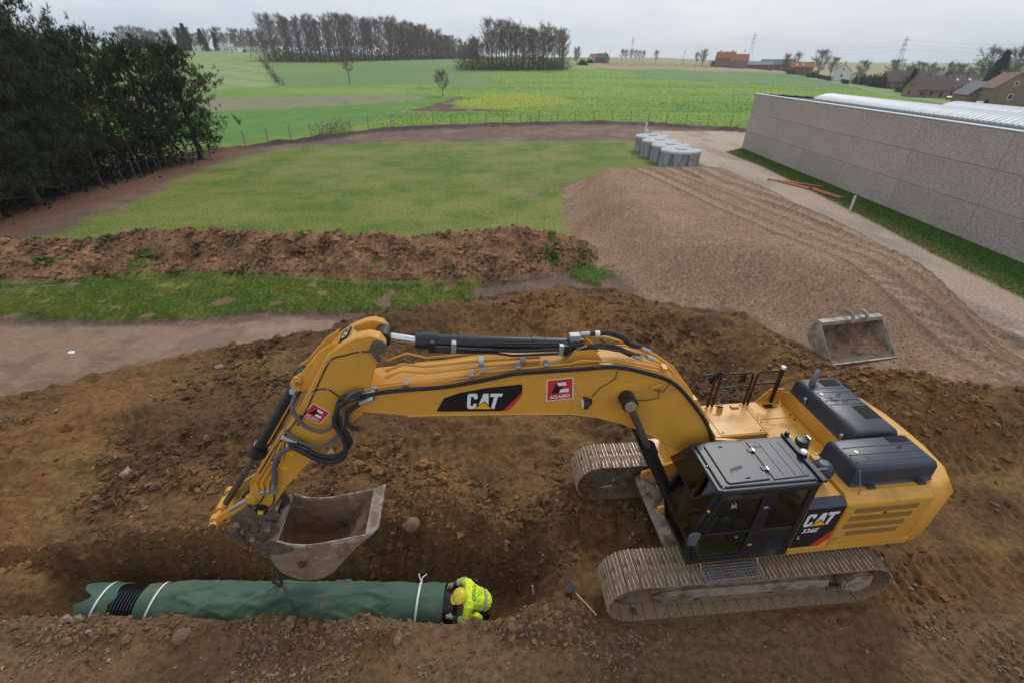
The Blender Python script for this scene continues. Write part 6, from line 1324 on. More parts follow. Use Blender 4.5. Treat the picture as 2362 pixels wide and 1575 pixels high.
shard('plastic_scrap', 13.25, 15.5, .16, orange_m, 'small orange plastic scrap on the soil behind the spare bucket', 'scrap', .4)
shard('litter', -14.9, 12.9, .16, white_p, 'white crumpled packet lying on the mud track', 'litter', .2)
shard('litter', 17.0, 39.6, .35, white_p, 'white board lying beside the concrete tanks', 'litter', .8)
shard('litter', 16.9, 14.4, .10, white_p, 'pale scrap lying on the rutted drive edge', 'litter', 1.2)
line_ = MB()
for k in range(2): line_.tube([(-18.8+.25*k-2.6*u, 17.6+.25*math.sin(3.2*u+k)+.1*k-.35*u, gz(-18.8-2.6*u, 17.6)+.03) for u in np.linspace(0, 1.6, 14)], .006, 5)
o = line_.build('rope', material('pale_rope', (.55, .55, .50), .9, 0, .1, 20), None, smooth=60); tag(o, 'pale loose rope lying on the grass strip at the berm', 'rope')
stone_m = material('fieldstone', (.20, .128, .072), .9, 0, .25, 6, .6, 25)
def boulder(x, y, r, label, dz=0.):
    v_, f_ = ico(2); rs = np.random.default_rng(int(abs(x*97+y*31)*10)); n0 = v_*(1+.22*fbm(v_[:, 0]*1.6+x, v_[:, 1]*1.6+v_[:, 2]*1.3, 3, 7)[:, None]+.08*rs.normal(0, 1, (len(v_), 1)))
    me = np_mesh('earth_clod', n0*np.array([r, r*.85, r*.72]), f_, stone_m, True); o = link('earth_clod', me); o.location = (x, y, gz(x, y)+r*.08+dz); o.rotation_euler = (0, 0, x); tag(o, label, 'clod')
boulder(-2.15, 6.30, .21, 'large round clod stuck in the far trench wall right of the bucket')
boulder(-1.72, 4.02, .055, 'single pale stone on the trench lip below the right strap')
boulder(-5.55, 3.92, .14, 'brown lump of earth on the trench lip in front of the pipe')
boulder(-5.95, 7.55, .13, 'long clod on the soil beside the bucket cylinder rod')
boulder(6.55, 3.05, .14, 'dark clod left of the two in the near soil heap')
boulder(7.45, 3.0, .17, 'dark clod right of the two in the near soil heap')
# ------------------------------------------------------------------ spare ditch-cleaning bucket on the gravel
pale_st = material('pale_worn_bucket_paint', (.40, .37, .32), .6, .1, .15, 4, .2, 40, dirt=(.24, .165, .105), dirt_amt=.42, dscale=2.5, wear=((.20, .12, .07), .66, 5.))
soil_in = material('soil_lined_steel', (.24, .175, .115), .85, 0, .25, 4, .4, 40, dirt=(.12, .075, .045), dirt_amt=.4, dscale=2.2)
b2 = empty('spare_bucket', (11.25, 12.78, gz(11.35, 12.5)-.0), .19); tag(b2, 'pale wide ditch bucket standing empty on the gravel', 'bucket')
# side profile in (y, z): open towards the camera (-y)
SP = [(-.62, .05), (-.30, .0), (.10, .02), (.45, .16), (.66, .42), (.70, .74), (.60, 1.0), (.42, 1.12), (.34, 1.10)]
side = SP + [(.20, .94), (-.06, .56), (-.38, .22)]
b2.scale = (1, 1, .88); hw = 1.18; m = MB()
for s_ in (1, -1): m.mat(0).prism(side, hw*s_-.02*s_, hw*s_, 'x')
n_ = len(SP); inn = [(y*.95-.01, z*.94+.03) for y, z in SP]
vs_ = [(-hw+.02, y, z) for y, z in SP]+[(hw-.02, y, z) for y, z in SP]+[(-hw+.02, y, z) for y, z in inn]+[(hw-.02, y, z) for y, z in inn]
m.mat(0).add(vs_, [(i, n_+i, n_+i+1, i+1) for i in range(n_-1)]); m.mat(1).add(vs_, [(2*n_+i, 2*n_+i+1, 3*n_+i+1, 3*n_+i) for i in range(n_-1)]+[(0, 2*n_, 3*n_, n_), (n_-1, 2*n_-1, 4*n_-1, 3*n_-1)])
bs = m.build('shell', [pale_st, soil_in], b2, smooth=35)
MB().box((0, -.60, .035), (2*hw+.06, .17, .035), Matrix.Rotation(.04, 3, 'X')).build('cutting_edge', pale_st, b2, bevel=.008)
MB().box((0, .40, 1.14), (2*hw-.02, .22, .07)).box((0, .33, 1.06), (2*hw-.02, .04, .13)).build('top_beam', pale_st, b2, bevel=.015)
for xx in (-.12, .42):
    m = MB(); bp_ = [(.44+.30*math.cos(q), 1.18+.26*math.sin(q)) for q in np.linspace(.0, 3.6, 14)]; ip_ = [(.44+.19*math.cos(q), 1.18+.15*math.sin(q)) for q in np.linspace(3.6, .0, 14)]
    m.prism(bp_+ip_, xx-.03, xx+.03, 'x'); m.build('mounting_hook', pale_st, b2, bevel=.006)
for s_ in (1, -1):
    m = MB(); m.prism([(-.64, .03), (-.42, .26), (-.15, .56), (.18, .94), (.25, .94), (-.02, .52), (-.36, .18), (-.56, .02)], (hw+.001)*s_, (hw+.018)*s_, 'x'); m.build('side_cutter', pale_st, b2, bevel=.004)
    m = MB(); m.tube([((hw+.004)*s_, .62, .72), ((hw+.004)*s_, .20, .18), ((hw+.004)*s_, -.2, .06)], .012, 6); m.build('weld_seam', rust, b2)
# ------------------------------------------------------------------ concrete tanks beside the drive
conc = material('grey_concrete', (.34, .35, .36), .85, 0, .16, 1.6, .25, 25, dirt=(.15, .155, .16), dirt_amt=.42, dscale=2.2, streak=True)
conc_top = material('pale_concrete_lid', (.47, .48, .48), .8, 0, .12, 2, .2, 25, dirt=(.26, .265, .27), dirt_amt=.15, dscale=1.5)
TANKS = [(15.30, 44.14, 'nearest of four round concrete tanks, with faint red print'), (15.21, 47.05, 'second nearest of the four round concrete tanks'), (15.03, 50.03, 'third nearest of the four round concrete tanks'), (15.10, 53.21, 'farthest of the four round concrete tanks')]
body_me = MB().lathe([(1.72, 0), (1.72, 1.28), (1.70, 1.30)], n=48).mesh('tank_wall', conc)
lid_me = MB().lathe([(1.73, 1.302), (1.76, 1.33), (1.76, 1.46), (1.68, 1.53), (.02, 1.55)], n=48).mesh('lid', conc_top)
man_me = MB().box((0, 0, 1.585), (.8, .8, .07)).mesh('manhole_cover', conc_top, 0); vent_me = MB().cyl((1.2, .3, 1.54), (1.2, .3, 1.57), .10, 14).mesh('vent_cap', conc)
band_me = MB().lathe([(1.722, .03), (1.74, .05), (1.74, .10), (1.722, .12)], n=48).mesh('base_rim', conc)
for i, (x, y, lb) in enumerate(TANKS):
    t = empty('concrete_tank', (x, y, gz(x, y)), random.uniform(-.4, .4)); tag(t, lb, 'tank', 'round concrete tanks')
    for nm, me in (('wall', body_me), ('lid', lid_me), ('manhole_cover', man_me), ('vent_cap', vent_me), ('base_rim', band_me)): link(nm, me, t)
    if i == 0:
        t.rotation_euler = (0, 0, 0); m = MB()
        for k_, dx in enumerate((.0, .07, .14, .24, .31, .38)): m.box((.30+dx, -math.sqrt(1.724**2-(.30+dx)**2), .92), (.022, .008, .10)); m.box((.33+dx, -math.sqrt(1.724**2-(.33+dx)**2), .87+.09*(k_ % 2)), (.05, .008, .02))
        m.build('faded_red_print', material('faded_red_ink', (.30, .07, .08), .8), t, smooth=0)
# white upright pipe with a cloth, marker post, orange pipes
wp = empty('white_pipe', (17.7, 66.0, gz(17.7, 66.0))); tag(wp, 'white upright plastic pipe with pale cloth behind the concrete tanks', 'pipe'); MB().cyl((0, 0, 0), (.06, 0, 1.5), .11, 12).build('upright', white_p, wp)
m = MB(); P_ = [(.1+.25*u+.1*math.sin(6*u), .1*math.cos(5*u), .55-.5*u+.1*math.sin(9*u)) for u in np.linspace(0, 1.6, 10)]; m.tube(P_, [.10, .16, .2, .18, .15, .12, .10, .09, .07, .05], 8); m.build('cloth', white_p, wp, smooth=70)
mk = empty('marker_post', (22.1, 29.8, gz(22.1, 29.8))); tag(mk, 'white marker post with orange reflector on the verge', 'post')
MB().prism([(-.07, 0), (.07, 0), (.07, .88), (.03, .98), (-.07, .92)], -.03, .03, 'y').build('post', white_p, mk, bevel=.012); MB().box((0, -.033, .80), (.07, .008, .14)).build('reflector', amber, mk, bevel=.003)
or_p = material('orange_pipe_plastic', (.48, .155, .07), .55, 0, .15, 6, dirt=(.30, .17, .10), dirt_amt=.2, dscale=4)
OP = [((20.9, 38.6), (24.0, 36.2), .06, 'long orange pipe lying across the verge'), ((21.6, 38.0), (22.6, 35.6), .06, 'short orange pipe lying on the drive edge'), ((22.3, 36.6), (23.3, 35.4), .05, 'orange pipe pointing at the loose pair on the verge'), ((23.0, 35.6), (23.55, 32.9), .06, 'longer orange pipe of the pair on the verge'), ((22.75, 35.3), (23.25, 32.8), .06, 'shorter orange pipe of the pair on the verge'), ((21.2, 38.4), (22.9, 37.6), .05, 'orange pipe under the long one on the verge')]
for i, (p, q, r_, lb) in enumerate(OP):
    zz = gz(*p)+.07+.05*(i in (0, 5)); zq = gz(*q)+.07; d = Vector((q[0]-p[0], q[1]-p[1], zq-zz)); m = MB(); m.tube([(0, 0, 0), tuple(d)], r_, 12, cap=False); m.tube([tuple(d*.0), tuple(d*.04)], r_*1.18, 12); m.cyl((0, 0, 0), tuple(d*.001), r_*.98, 12); m.cyl(tuple(d*.999), tuple(d), r_*.98, 12)
    o = m.build('orange_pipe', or_p, None, smooth=50, loc=(p[0], p[1], zz)); tag(o, lb, 'pipe', 'orange pipes on the verge')
# ------------------------------------------------------------------ warehouse on the right
def exposed_aggregate():
    m = material('exposed_aggregate_concrete', (.41, .35, .305), .92, 0, .10, .35, 0)
    t = m.node_tree; N = t.nodes; K = t.links.new; b = N['Principled BSDF']
    src = b.inputs['Base Color'].links[0].from_socket; tcn = N.new('ShaderNodeTexCoord')
    vo = N.new('ShaderNodeTexNoise'); vo.inputs['Scale'].default_value = 16; vo.inputs['Detail'].default_value = 4; vo.inputs['Roughness'].default_value = .75; K(tcn.outputs['Object'], vo.inputs['Vector'])
    r = N.new('ShaderNodeMapRange'); r.inputs['From Min'].default_value = .3; r.inputs['From Max'].default_value = .7; r.inputs['To Min'].default_value = .45; r.inputs['To Max'].default_value = 1.55; K(vo.outputs['Fac'], r.inputs['Value'])
    mu = N.new('ShaderNodeVectorMath'); mu.operation = 'SCALE'; K(src, mu.inputs[0]); K(r.outputs[0], mu.inputs['Scale']); K(mu.outputs[0], b.inputs['Base Color'])
    bp = N.new('ShaderNodeBump'); bp.inputs['Strength'].default_value = .6; bp.inputs['Distance'].default_value = .03; K(vo.outputs['Fac'], bp.inputs['Height']); K(bp.outputs[0], b.inputs['Normal']); return m
agg = exposed_aggregate()
joint_m = material('panel_joint', (.24, .21, .19), .95, 0, .1, 3)
coping = material('pale_metal_coping', (.52, .55, .58), .4, .4, .06, 3)
roofing = material('dark_roofing_felt', (.035, .038, .045), .85, 0, .25, 1.2, .2, 8)
trim_dk = material('dark_roof_trim', (.018, .019, .022), .6, 0, .1, 3)
polyc = material('white_skylight_sheet', (.54, .58, .60), .45, 0, .05, 2)
WC = Vector((25.85, 54.9, 0)); WE = Vector((24.15, 6.0, 0)); wdir = (WE-WC).normalized(); WL = (WE-WC).length; WH = 5.35
wh = empty('warehouse', tuple(WC), math.atan2(wdir.y, wdir.x)); tag(wh, 'low warehouse of exposed aggregate panels with barrel skylights', 'warehouse')
# local frame: x along the wall towards the camera, y into the building (left of travel)
ins = 1.0
PLN, PHT = 6.1, WH/3
aggs = [agg]
for kk_ in (.965, 1.03):
    a_ = agg.copy(); aggs.append(a_)
    for n_ in a_.node_tree.nodes:
        if n_.type == 'VECT_MATH' and not n_.inputs[0].is_linked: n_.inputs[0].default_value = [c_*kk_ for c_ in (.41, .35, .305)]
pan_mes = [MB().box((0, 0, 0), (PLN-.016, .16, PHT-.016)).mesh('wall_panel', a_, 0) for a_ in aggs]
k = 0; x = 0
offs = 0
while x < WL-.1:
    for r_ in range(3):
        o = link('wall_panel', random.choice(pan_mes), wh); o.location = (x+PLN/2, .08, (r_+.5)*PHT+.02); b_ = o.modifiers.new('b', 'BEVEL'); b_.width = .012; b_.segments = 1
    x += PLN
nP = x
MB().box2((.01, .10, -.5), (nP-.01, .30, WH)).build('wall_core', joint_m, wh, smooth=0)
# gable end facing the yard
gp_me = MB().box((0, 0, 0), (.16, PLN-.022, PHT-.022)).mesh('wall_panel', agg, 0)
for j in range(4):
    kz = (WH-.10-.052*(j+1)*PLN)/WH
    for r_ in range(3): o = link('wall_panel', gp_me, wh); o.scale = (1, 1, kz); o.location = (-.06, .02+(j+.5)*PLN, ((r_+.5)*PHT+.021)*kz); b_ = o.modifiers.new('b', 'BEVEL'); b_.width = .012; b_.segments = 1
PITCH = -.052                                    # the roof falls away from the wall
def pitched(o): o.rotation_euler = (PITCH, 0, 0); return o
MB().box2((.02, .31, -.5), (.20, 24.4, WH-1.45)).build('wall_core', joint_m, wh, smooth=0)
MB().box2((-.17, -.03, WH+.022), (nP, .36, WH+.09)).build('coping', coping, wh, bevel=.01)
pitched(MB().box2((-.16, .37, WH-.10), (.30, 24.5, WH+.085)).build('end_coping', trim_dk, wh, bevel=.01))
pitched(MB().box2((.31, .44, WH-.62), (nP, 24.5, WH-.06)).build('roof_deck', roofing, wh, smooth=0))
MB().box2((.305, .365, WH-.42), (nP, .43, WH+.015)).build('parapet_lining', trim_dk, wh, smooth=0)
pitched(MB().box2((.305, .44, WH-.40), (.37, 24.4, WH+.012)).build('end_lining', trim_dk, wh, smooth=0))
br_me = MB().box((0, 0, 0), (.10, .16, .07)).mesh('parapet_bracket', trim_dk, 0)
for i in range(40): o = link('parapet_bracket', br_me, wh); o.location = (.8+i*1.25, .46, WH+.03)
for i in range(18): o = link('parapet_bracket', br_me, wh); o.location = (.10, 1.6+i*1.3, WH+.10+PITCH*(1.6+i*1.3))
# barrel skylights made of ribbed sheets
def sky_sheet(width, rise, n_corr, w_):
    na, nc = 18, n_corr*6+1; P = np.zeros((nc, na, 3), np.float32)
    R_ = (width*width/4+rise*rise)/(2*rise); a0 = math.asin(width/2/R_)
    for i in range(nc):
        u = i/(nc-1)*w_; rp = R_+.075*(.5-.5*math.cos(2*math.pi*u*n_corr/w_))
        for j in range(na):
            a = -a0+2*a0*j/(na-1); P[i, j] = (u, rp*math.sin(a), rp*math.cos(a)-R_+rise)
    idx = np.arange(nc*na).reshape(nc, na); F = np.stack([idx[:-1, :-1], idx[1:, :-1], idx[1:, 1:], idx[:-1, 1:]], -1).reshape(-1, 4)
    return np_mesh('skylight_sheet', P.reshape(-1, 3), F, polyc, True)
sh_me = sky_sheet(3.2, .50, 3, 1.2)
for (yc, x0_, x1_, lb) in ((5.2, 4.2, nP-2, 'near'), (17.6, 4.2, nP-2, 'far')):
    n_s = int((x1_-x0_)/1.2)
    sk = MB().box2((x0_-.02, yc-1.66, WH-.05), (x0_+n_s*1.2+.02, yc-1.56, WH+.05)).box2((x0_-.02, yc+1.56, WH-.05), (x0_+n_s*1.2+.02, yc+1.66, WH+.05)).build('skylight', coping, wh, smooth=0); pitched(sk)
    for i in range(n_s): o = link('skylight_sheet', sh_me, sk); o.location = (x0_+i*1.2, yc, WH+.03)
    R_ = (16/4+1)/2.; a0 = math.asin(2/R_*1.0) if R_ >= 2 else 1.5
    pts = [(yc+1.6*math.cos(q), WH+.03+.50*math.sin(q)) for q in np.linspace(0, math.pi, 16)]; MB().prism(pts, x0_-.01, x0_+.012, 'x').build('skylight_end', polyc, sk, smooth=0)
# ------------------------------------------------------------------ fence along the field
post_m = material('concrete_post', (.33, .30, .25), .9, 0, .15, 6); board_m = material('concrete_board', (.40, .37, .31), .9, 0, .12, 2, .1, 20); wire_m = material('fence_wire', (.25, .26, .26), .5, .6, .1, 10)
FP = [np.array(p) for p in FENCE]
fe = empty('fence', (FP[1][0], FP[1][1], 0)); tag(fe, 'post and wire fence with low concrete boards along the field edge', 'fence')
pts_f = []
for a, b in zip(FP[1:-1], FP[2:]):
    L_ = np.linalg.norm(b-a); n_ = max(1, round(L_/2.75))
    for i in range(n_): pts_f.append(a+(b-a)*i/n_)
pts_f.append(FP[-1])
pz = [gz(*p) for p in pts_f]; org = Vector((FP[1][0], FP[1][1], 0))
post_me = MB().box((0, 0, .95), (.11, .11, 1.9)).mesh('post', post_m, 0); n_ = len(pts_f)
wr_ = [MB() for _ in range(4)]
for i, p in enumerate(pts_f):
    o = link('post', post_me, fe); o.location = Vector((p[0], p[1], pz[i]-.1+random.uniform(-.12, .08)))-org; o.rotation_euler = (random.uniform(-.04, .04), random.uniform(-.04, .04), random.uniform(-.2, .2))
    if i < n_-1:
        q = pts_f[i+1]; d = q-p; L_ = float(np.linalg.norm(d))
        if i > 8:
            o = MB().box((L_/2, 0, .15), (L_-.12, .05, .30)).build('board', board_m, fe, smooth=0); o.location = Vector((p[0], p[1], (pz[i]+pz[i+1])/2+.0))-org; o.rotation_euler = (0, 0, math.atan2(d[1], d[0])) 
for k in range(3):
    MB().tube([Vector((p[0], p[1], pz[i]+.55+.5*k))-org for i, p in enumerate(pts_f)], .006, 4).build('wire', wire_m, fe, smooth=0)
# ------------------------------------------------------------------ trees
bark = material('grey_bark', (.145, .118, .10), .95, 0, .25, 4, .5, 15)
bark_pine = material('pine_bark', (.070, .046, .034), .95, 0, .3, 3, .6, 14)
twig_m = material('winter_twigs', (.215, .172, .158), .95, 0, .2, 1.5)
leaf_mat = attr_material('foliage', rough=.7, noise_amt=.3, scale=3, bump=0, wet=False, scale2=1)
def add_translucency(m, amt):
    t = m.node_tree; N = t.nodes; K = t.links.new; b = N['Principled BSDF']; o = [n for n in N if n.type == 'OUTPUT_MATERIAL'][0]
    tr = N.new('ShaderNodeBsdfTranslucent'); K(b.inputs['Base Color'].links[0].from_socket, tr.inputs[0]); mx = N.new('ShaderNodeMixShader'); mx.inputs[0].default_value = amt
    K(b.outputs[0], mx.inputs[1]); K(tr.outputs[0], mx.inputs[2]); K(mx.outputs[0], o.inputs['Surface'])
add_translucency(leaf_mat, .35); add_translucency(grass_mat, .45)
def ribbons(A, B, W):
    """thin flat twigs from A to B, two crossed slivers each, as one array of triangles"""
    D = B-A; n = len(A); R_ = RNG.normal(0, 1, (n, 3)); S = np.cross(D, R_); S /= (np.linalg.norm(S, axis=1, keepdims=True)+1e-9); S *= W[:, None]/2
    return np.stack([A-S, A+S, B], 1).reshape(-1, 3)
def bare_tree(h, spread, seed, clear=.3, n_main=16, n_sub=9, n_tw=7, up=.8, twig_w=.05, twig_l=1.2, trunk_r=.22, lean=0.):
    """leafless tree: tapered trunk; limbs, branches and twigs"""
    rs = np.random.default_rng(seed); t = MB(); m = MB()
    tp = [Vector((lean*k*h/8+rs.normal(0, .02)*h*.12*(k > 0), rs.normal(0, .02)*h*.12*(k > 0), h*.82*k/8)) for k in range(9)]
    t.tube(tp, [trunk_r*(1.25 if k == 0 else 1-.85*k/8) for k in range(9)], 7)
    A, B, W = [], [], []
    def along(u):
        q = u*8; i = min(int(q), 7); return tp[i].lerp(tp[i+1], q-i)
    for i in range(n_main):
        u = clear+(1-clear)*(i+.5)/n_main; u = min(u+rs.normal(0, .02), .99); p = along(min(u, .98)); az = i*2.4+rs.normal(0, .4)
        el = up*(.75+.35*u)+rs.normal(0, .08); prof = math.sin(math.pi*min(1, .18+.80*(u-clear)/(1-clear)))**.7; L_ = spread*prof*rs.uniform(.75, 1.15)/max(.35, math.cos(el))
        L_ = min(L_, h*.42); d = Vector((math.cos(az)*math.cos(el), math.sin(az)*math.cos(el), math.sin(el))); r0 = trunk_r*(.48-.3*u)
        q = [p]; dd = d.copy()
        for k in range(4): dd = (dd+Vector((rs.normal(0, .12), rs.normal(0, .12), .10+rs.normal(0, .08)))).normalized(); q.append(q[-1]+dd*L_/4)
        m.tube(q, [r0, r0*.75, r0*.5, r0*.3, r0*.1], 4, cap=False)
        for j in range(n_sub):
            v = .25+.75*(j+rs.random())/n_sub; k = min(int(v*4), 3); s = q[k].lerp(q[k+1], v*4-k); sd = (dd+Vector((rs.normal(0, .7), rs.normal(0, .7), rs.normal(.25, .45)))).normalized(); sl = L_*rs.uniform(.22, .48)*(1.15-.5*v)+.3
            e = s+sd*sl; A.append(s); B.append(e); W.append(r0*.5+twig_w*.6)
            for _ in range(n_tw):
                w_ = rs.random(); s2 = s.lerp(e, .15+.85*w_); td = (sd+Vector((rs.normal(0, .75), rs.normal(0, .75), rs.normal(.2, .5)))).normalized(); A.append(s2); B.append(s2+td*twig_l*rs.uniform(.5, 1.2)); W.append(twig_w)
    tri = ribbons(np.array([a[:] for a in A]), np.array([b[:] for b in B]), np.array(W)*1.)
    n0 = len(m.v); m.v += [tuple(x) for x in tri]; k0 = len(tri)//3; m.f += [(n0+3*i, n0+3*i+1, n0+3*i+2) for i in range(k0)]; m.m += [0]*k0
    return t.mesh('trunk', bark, 60), m.mesh('crown', twig_m, 0)
def place(name, meshes, x, y, s=1., rz=None, label=None, cat='tree', group=None, z=None, sxy=None):
    e = empty(name, (x, y, (gz(x, y) if z is None else z)-.1), random.uniform(0, 6.28) if rz is None else rz); e.scale = (s*(sxy or 1), s*(sxy or 1), s); tag(e, label, cat, group)
    for nm, me in meshes: link(nm, me, e)
    return e
def leaf_cloud(name, P, S, C, up=.0, mat=None, wf=.45):
    """many small leaf triangles; P positions, S sizes, C colours"""
    n = len(P); a = RNG.normal(0, 1, (n, 3)); a[:, 2] += up; a /= np.linalg.norm(a, axis=1, keepdims=True); b = np.cross(a, RNG.normal(0, 1, (n, 3))); b /= (np.linalg.norm(b, axis=1, keepdims=True)+1e-9)
    tri = np.stack([P-b*S[:, None]*wf, P+b*S[:, None]*wf, P+a*S[:, None]], 1).reshape(-1, 3)
    return np_mesh(name, tri, np.arange(len(tri)).reshape(-1, 3), mat or leaf_mat, False, {'col': np.repeat(C, 3, 0)})
def pine(h, seed, r=3.6, base=.13, nb=150, tufts=24):
    rs = np.random.default_rng(seed); t = MB(); br_ = MB(); lean = rs.normal(0, .05, 2)
    tp = [Vector((lean[0]*k*h/10+rs.normal(0, .06), lean[1]*k*h/10+rs.normal(0, .06), h*.95*k/10)) for k in range(11)]
    t.tube(tp, [.24*(1.2-.95*k/10)+.02 for k in range(11)], 9)
    P, Cc = [], []
    for i in range(nb):
        u = base+(1-base)*((i+rs.random())/nb)**.85; q = min(u*10, 9.99); k = int(q); p = tp[k].lerp(tp[k+1], q-k); az = i*2.399+rs.normal(0, .5)
        v = (u-base)/(1-base); prof = math.sin(math.pi*(.16+.74*v))**.75; L_ = r*prof*rs.uniform(.55, 1.18)+.35; el = rs.normal(.15, .18)+.75*v**2
        d = Vector((math.cos(az)*math.cos(el), math.sin(az)*math.cos(el), math.sin(el))); e = p+d*L_; mid = p.lerp(e, .55)+Vector((0, 0, -.10*L_))
        br_.tube([p, mid, e], [.055*(1.1-u), .035*(1.1-u), .012], 4, cap=False)
        nt = int(tufts*(.5+.6*L_/r))
        nc = 3+int(L_*1.3); cw_ = .3+.7*rs.random(nc)**.7; cs_ = rs.normal(0, .15, (nc, 3))*L_*np.array([1, 1, .35])*(.3+cw_[:, None]); ci = rs.integers(0, nc, nt); w_ = cw_[ci]; side = cs_[ci]+np.clip(rs.normal(0, .17, (nt, 3)), -.34, .34)*np.array([1, 1, .8]); pos = np.array(p)[None]*(1-w_[:, None])+np.array(e)[None]*w_[:, None]; pos[:, 2] += -.4*w_*(1-w_)*L_*.4
        kk = w_ > .22; P.append((pos+side)[kk]); tone = rs.uniform(.7, 1.3); Cc.append(np.tile(np.array([.042, .066, .028])*tone*(1.25 if rs.random() < .12 else 1), (kk.sum(), 1)))
    P = np.concatenate(P); Cc = np.concatenate(Cc)*rs.uniform(.7, 1.35, (len(P), 1)); brn = rs.random(len(P)) < .035; Cc[brn] = np.array([.12, .08, .04])
    # every tuft: short needles round a rising shoot
    nn = 11; n = len(P); ax = rs.normal(0, .45, (n, 3)); ax[:, 2] += 1.; ax /= np.linalg.norm(ax, axis=1, keepdims=True)
    Lr = rs.uniform(.30, .55, n); tri = []
    for j in range(nn):
        dirn = ax+rs.normal(0, .48, (n, 3)); dirn /= np.linalg.norm(dirn, axis=1, keepdims=True); s = P+ax*(Lr*(j/nn)*.55)[:, None]; b = np.cross(dirn, rs.normal(0, 1, (n, 3))); b /= np.linalg.norm(b, axis=1, keepdims=True)
        wd = rs.uniform(.013, .028, n)[:, None]; tri.append(np.stack([s-b*wd, s+b*wd, s+dirn*(Lr*.75)[:, None]], 1))
    tri = np.stack(tri, 1).reshape(-1, 3); col = np.repeat(np.repeat(Cc, nn, 0)*rs.uniform(.8, 1.25, (n*nn, 1)), 3, 0)
    me = np_mesh('crown', tri, np.arange(len(tri)).reshape(-1, 3), leaf_mat, False, {'col': col})
    # dead lower twigs
    dm_ = MB()
    for i in range(26):
        u = rs.uniform(.06, .42); q = min(u*10, 9.99); k = int(q); p = tp[k].lerp(tp[k+1], q-k); az = rs.uniform(0, 6.28); L_ = rs.uniform(.8, 2.6); d = Vector((math.cos(az), math.sin(az), rs.normal(-.05, .2))); e = p+d*L_
        dm_.tube([p, p.lerp(e, .5)+Vector((0, 0, -.08)), e], [.028, .018, .006], 4, cap=False)
        for _ in range(4): s = p.lerp(e, rs.uniform(.4, 1)); dm_.tube([s, s+Vector(rs.normal(0, .25, 3))], [.010, .003], 3, cap=False)
    return [('trunk', t.mesh('trunk', bark_pine, 60)), ('branches', br_.mesh('branches', bark_pine, 60)), ('crown', me), ('dead_twigs', dm_.mesh('dead_twigs', bark, 0))]
PV = [pine(11.5, 1, 3.9), pine(10.6, 2, 3.5), pine(11.8, 3, 4.1, .10), pine(10.2, 4, 3.6, .15)]
PINES = [(-31.2, 48.5, 1, .98, 'easternmost pine of the row, leaning out over the green field'), (-32.6, 45.0, 3, 1.0, 'second pine of the row, counted from the field end'), (-33.4, 41.6, 0, .97, 'third pine of the row, counted from the field end'), (-34.4, 38.2, 2, .96, 'tall pine rising highest in the row'), (-33.2, 34.6, 1, 1.05, 'pine beside the tallest one with low dead twigs'), (-32.2, 31.2, 3, 1.02, 'pine over the dark corner of the bare ground'), (-31.4, 27.6, 0, .95, 'dark pine at the picture edge above the berm'), (-37.5, 43.0, 2, .92, 'pine in the second row behind the field-end trees'), (-38.2, 37.0, 0, .93, 'pine in the second row behind the tallest tree'), (-37.0, 31.0, 2, .95, 'pine in the second row at the picture edge'), (-34.8, 24.2, 1, 1.0, 'nearest pine, mostly outside the picture')]
for i, (x, y, v_, s, lb) in enumerate(PINES): place('pine_tree', PV[v_], x, y, s*(.90 if y > 40 else (1.10 if 37 < y else .90)), i*1.7, lb, 'pine tree', 'pines along the site edge')
NTH = lambda k: str(k)+('th' if 10 <= k % 100 <= 20 else {1: 'st', 2: 'nd', 3: 'rd'}.get(k % 10, 'th'))
# thin stakes and saplings under the pines
m = MB()
stake = MB().tube([(0, 0, 0), (.05, .02, 1.2), (.02, .06, 2.3)], [.05, .042, .03], 6).mesh('stake', bark, 60)
for i in range(16):
    x, y = -30.6-1.6*(i/15)+random.uniform(-.5, .3), 49.5-12*(i/15)+random.uniform(-.4, .4)
    o = link('fence_stake', stake); o.location = (x, y, gz(x, y)-.1); o.rotation_euler = (random.uniform(-.15, .15), random.uniform(-.15, .15), random.uniform(0, 6)); o.scale = (1, 1, random.uniform(.7, 1.25)); tag(o, '%s thin stake under the pines, counted from the green field' % NTH(i+1), 'stake', 'stakes under the pines')
# undergrowth under the pines: dark evergreen brush
n = 5200; P = np.stack([RNG.normal(-34.5, 1.6, n), RNG.uniform(24, 49, n), RNG.random(n)**1.5*2.6], -1); P[:, 2] += terrain_z(P[:, 0], P[:, 1])
o = link('undergrowth', leaf_cloud('undergrowth', P.astype(np.float32), RNG.uniform(.16, .42, n), np.array([.030, .034, .018])[None]*RNG.uniform(.5, 1.5, (n, 1)))); tag(o, 'dark tangled brush under the pine row', 'undergrowth', kind='stuff')
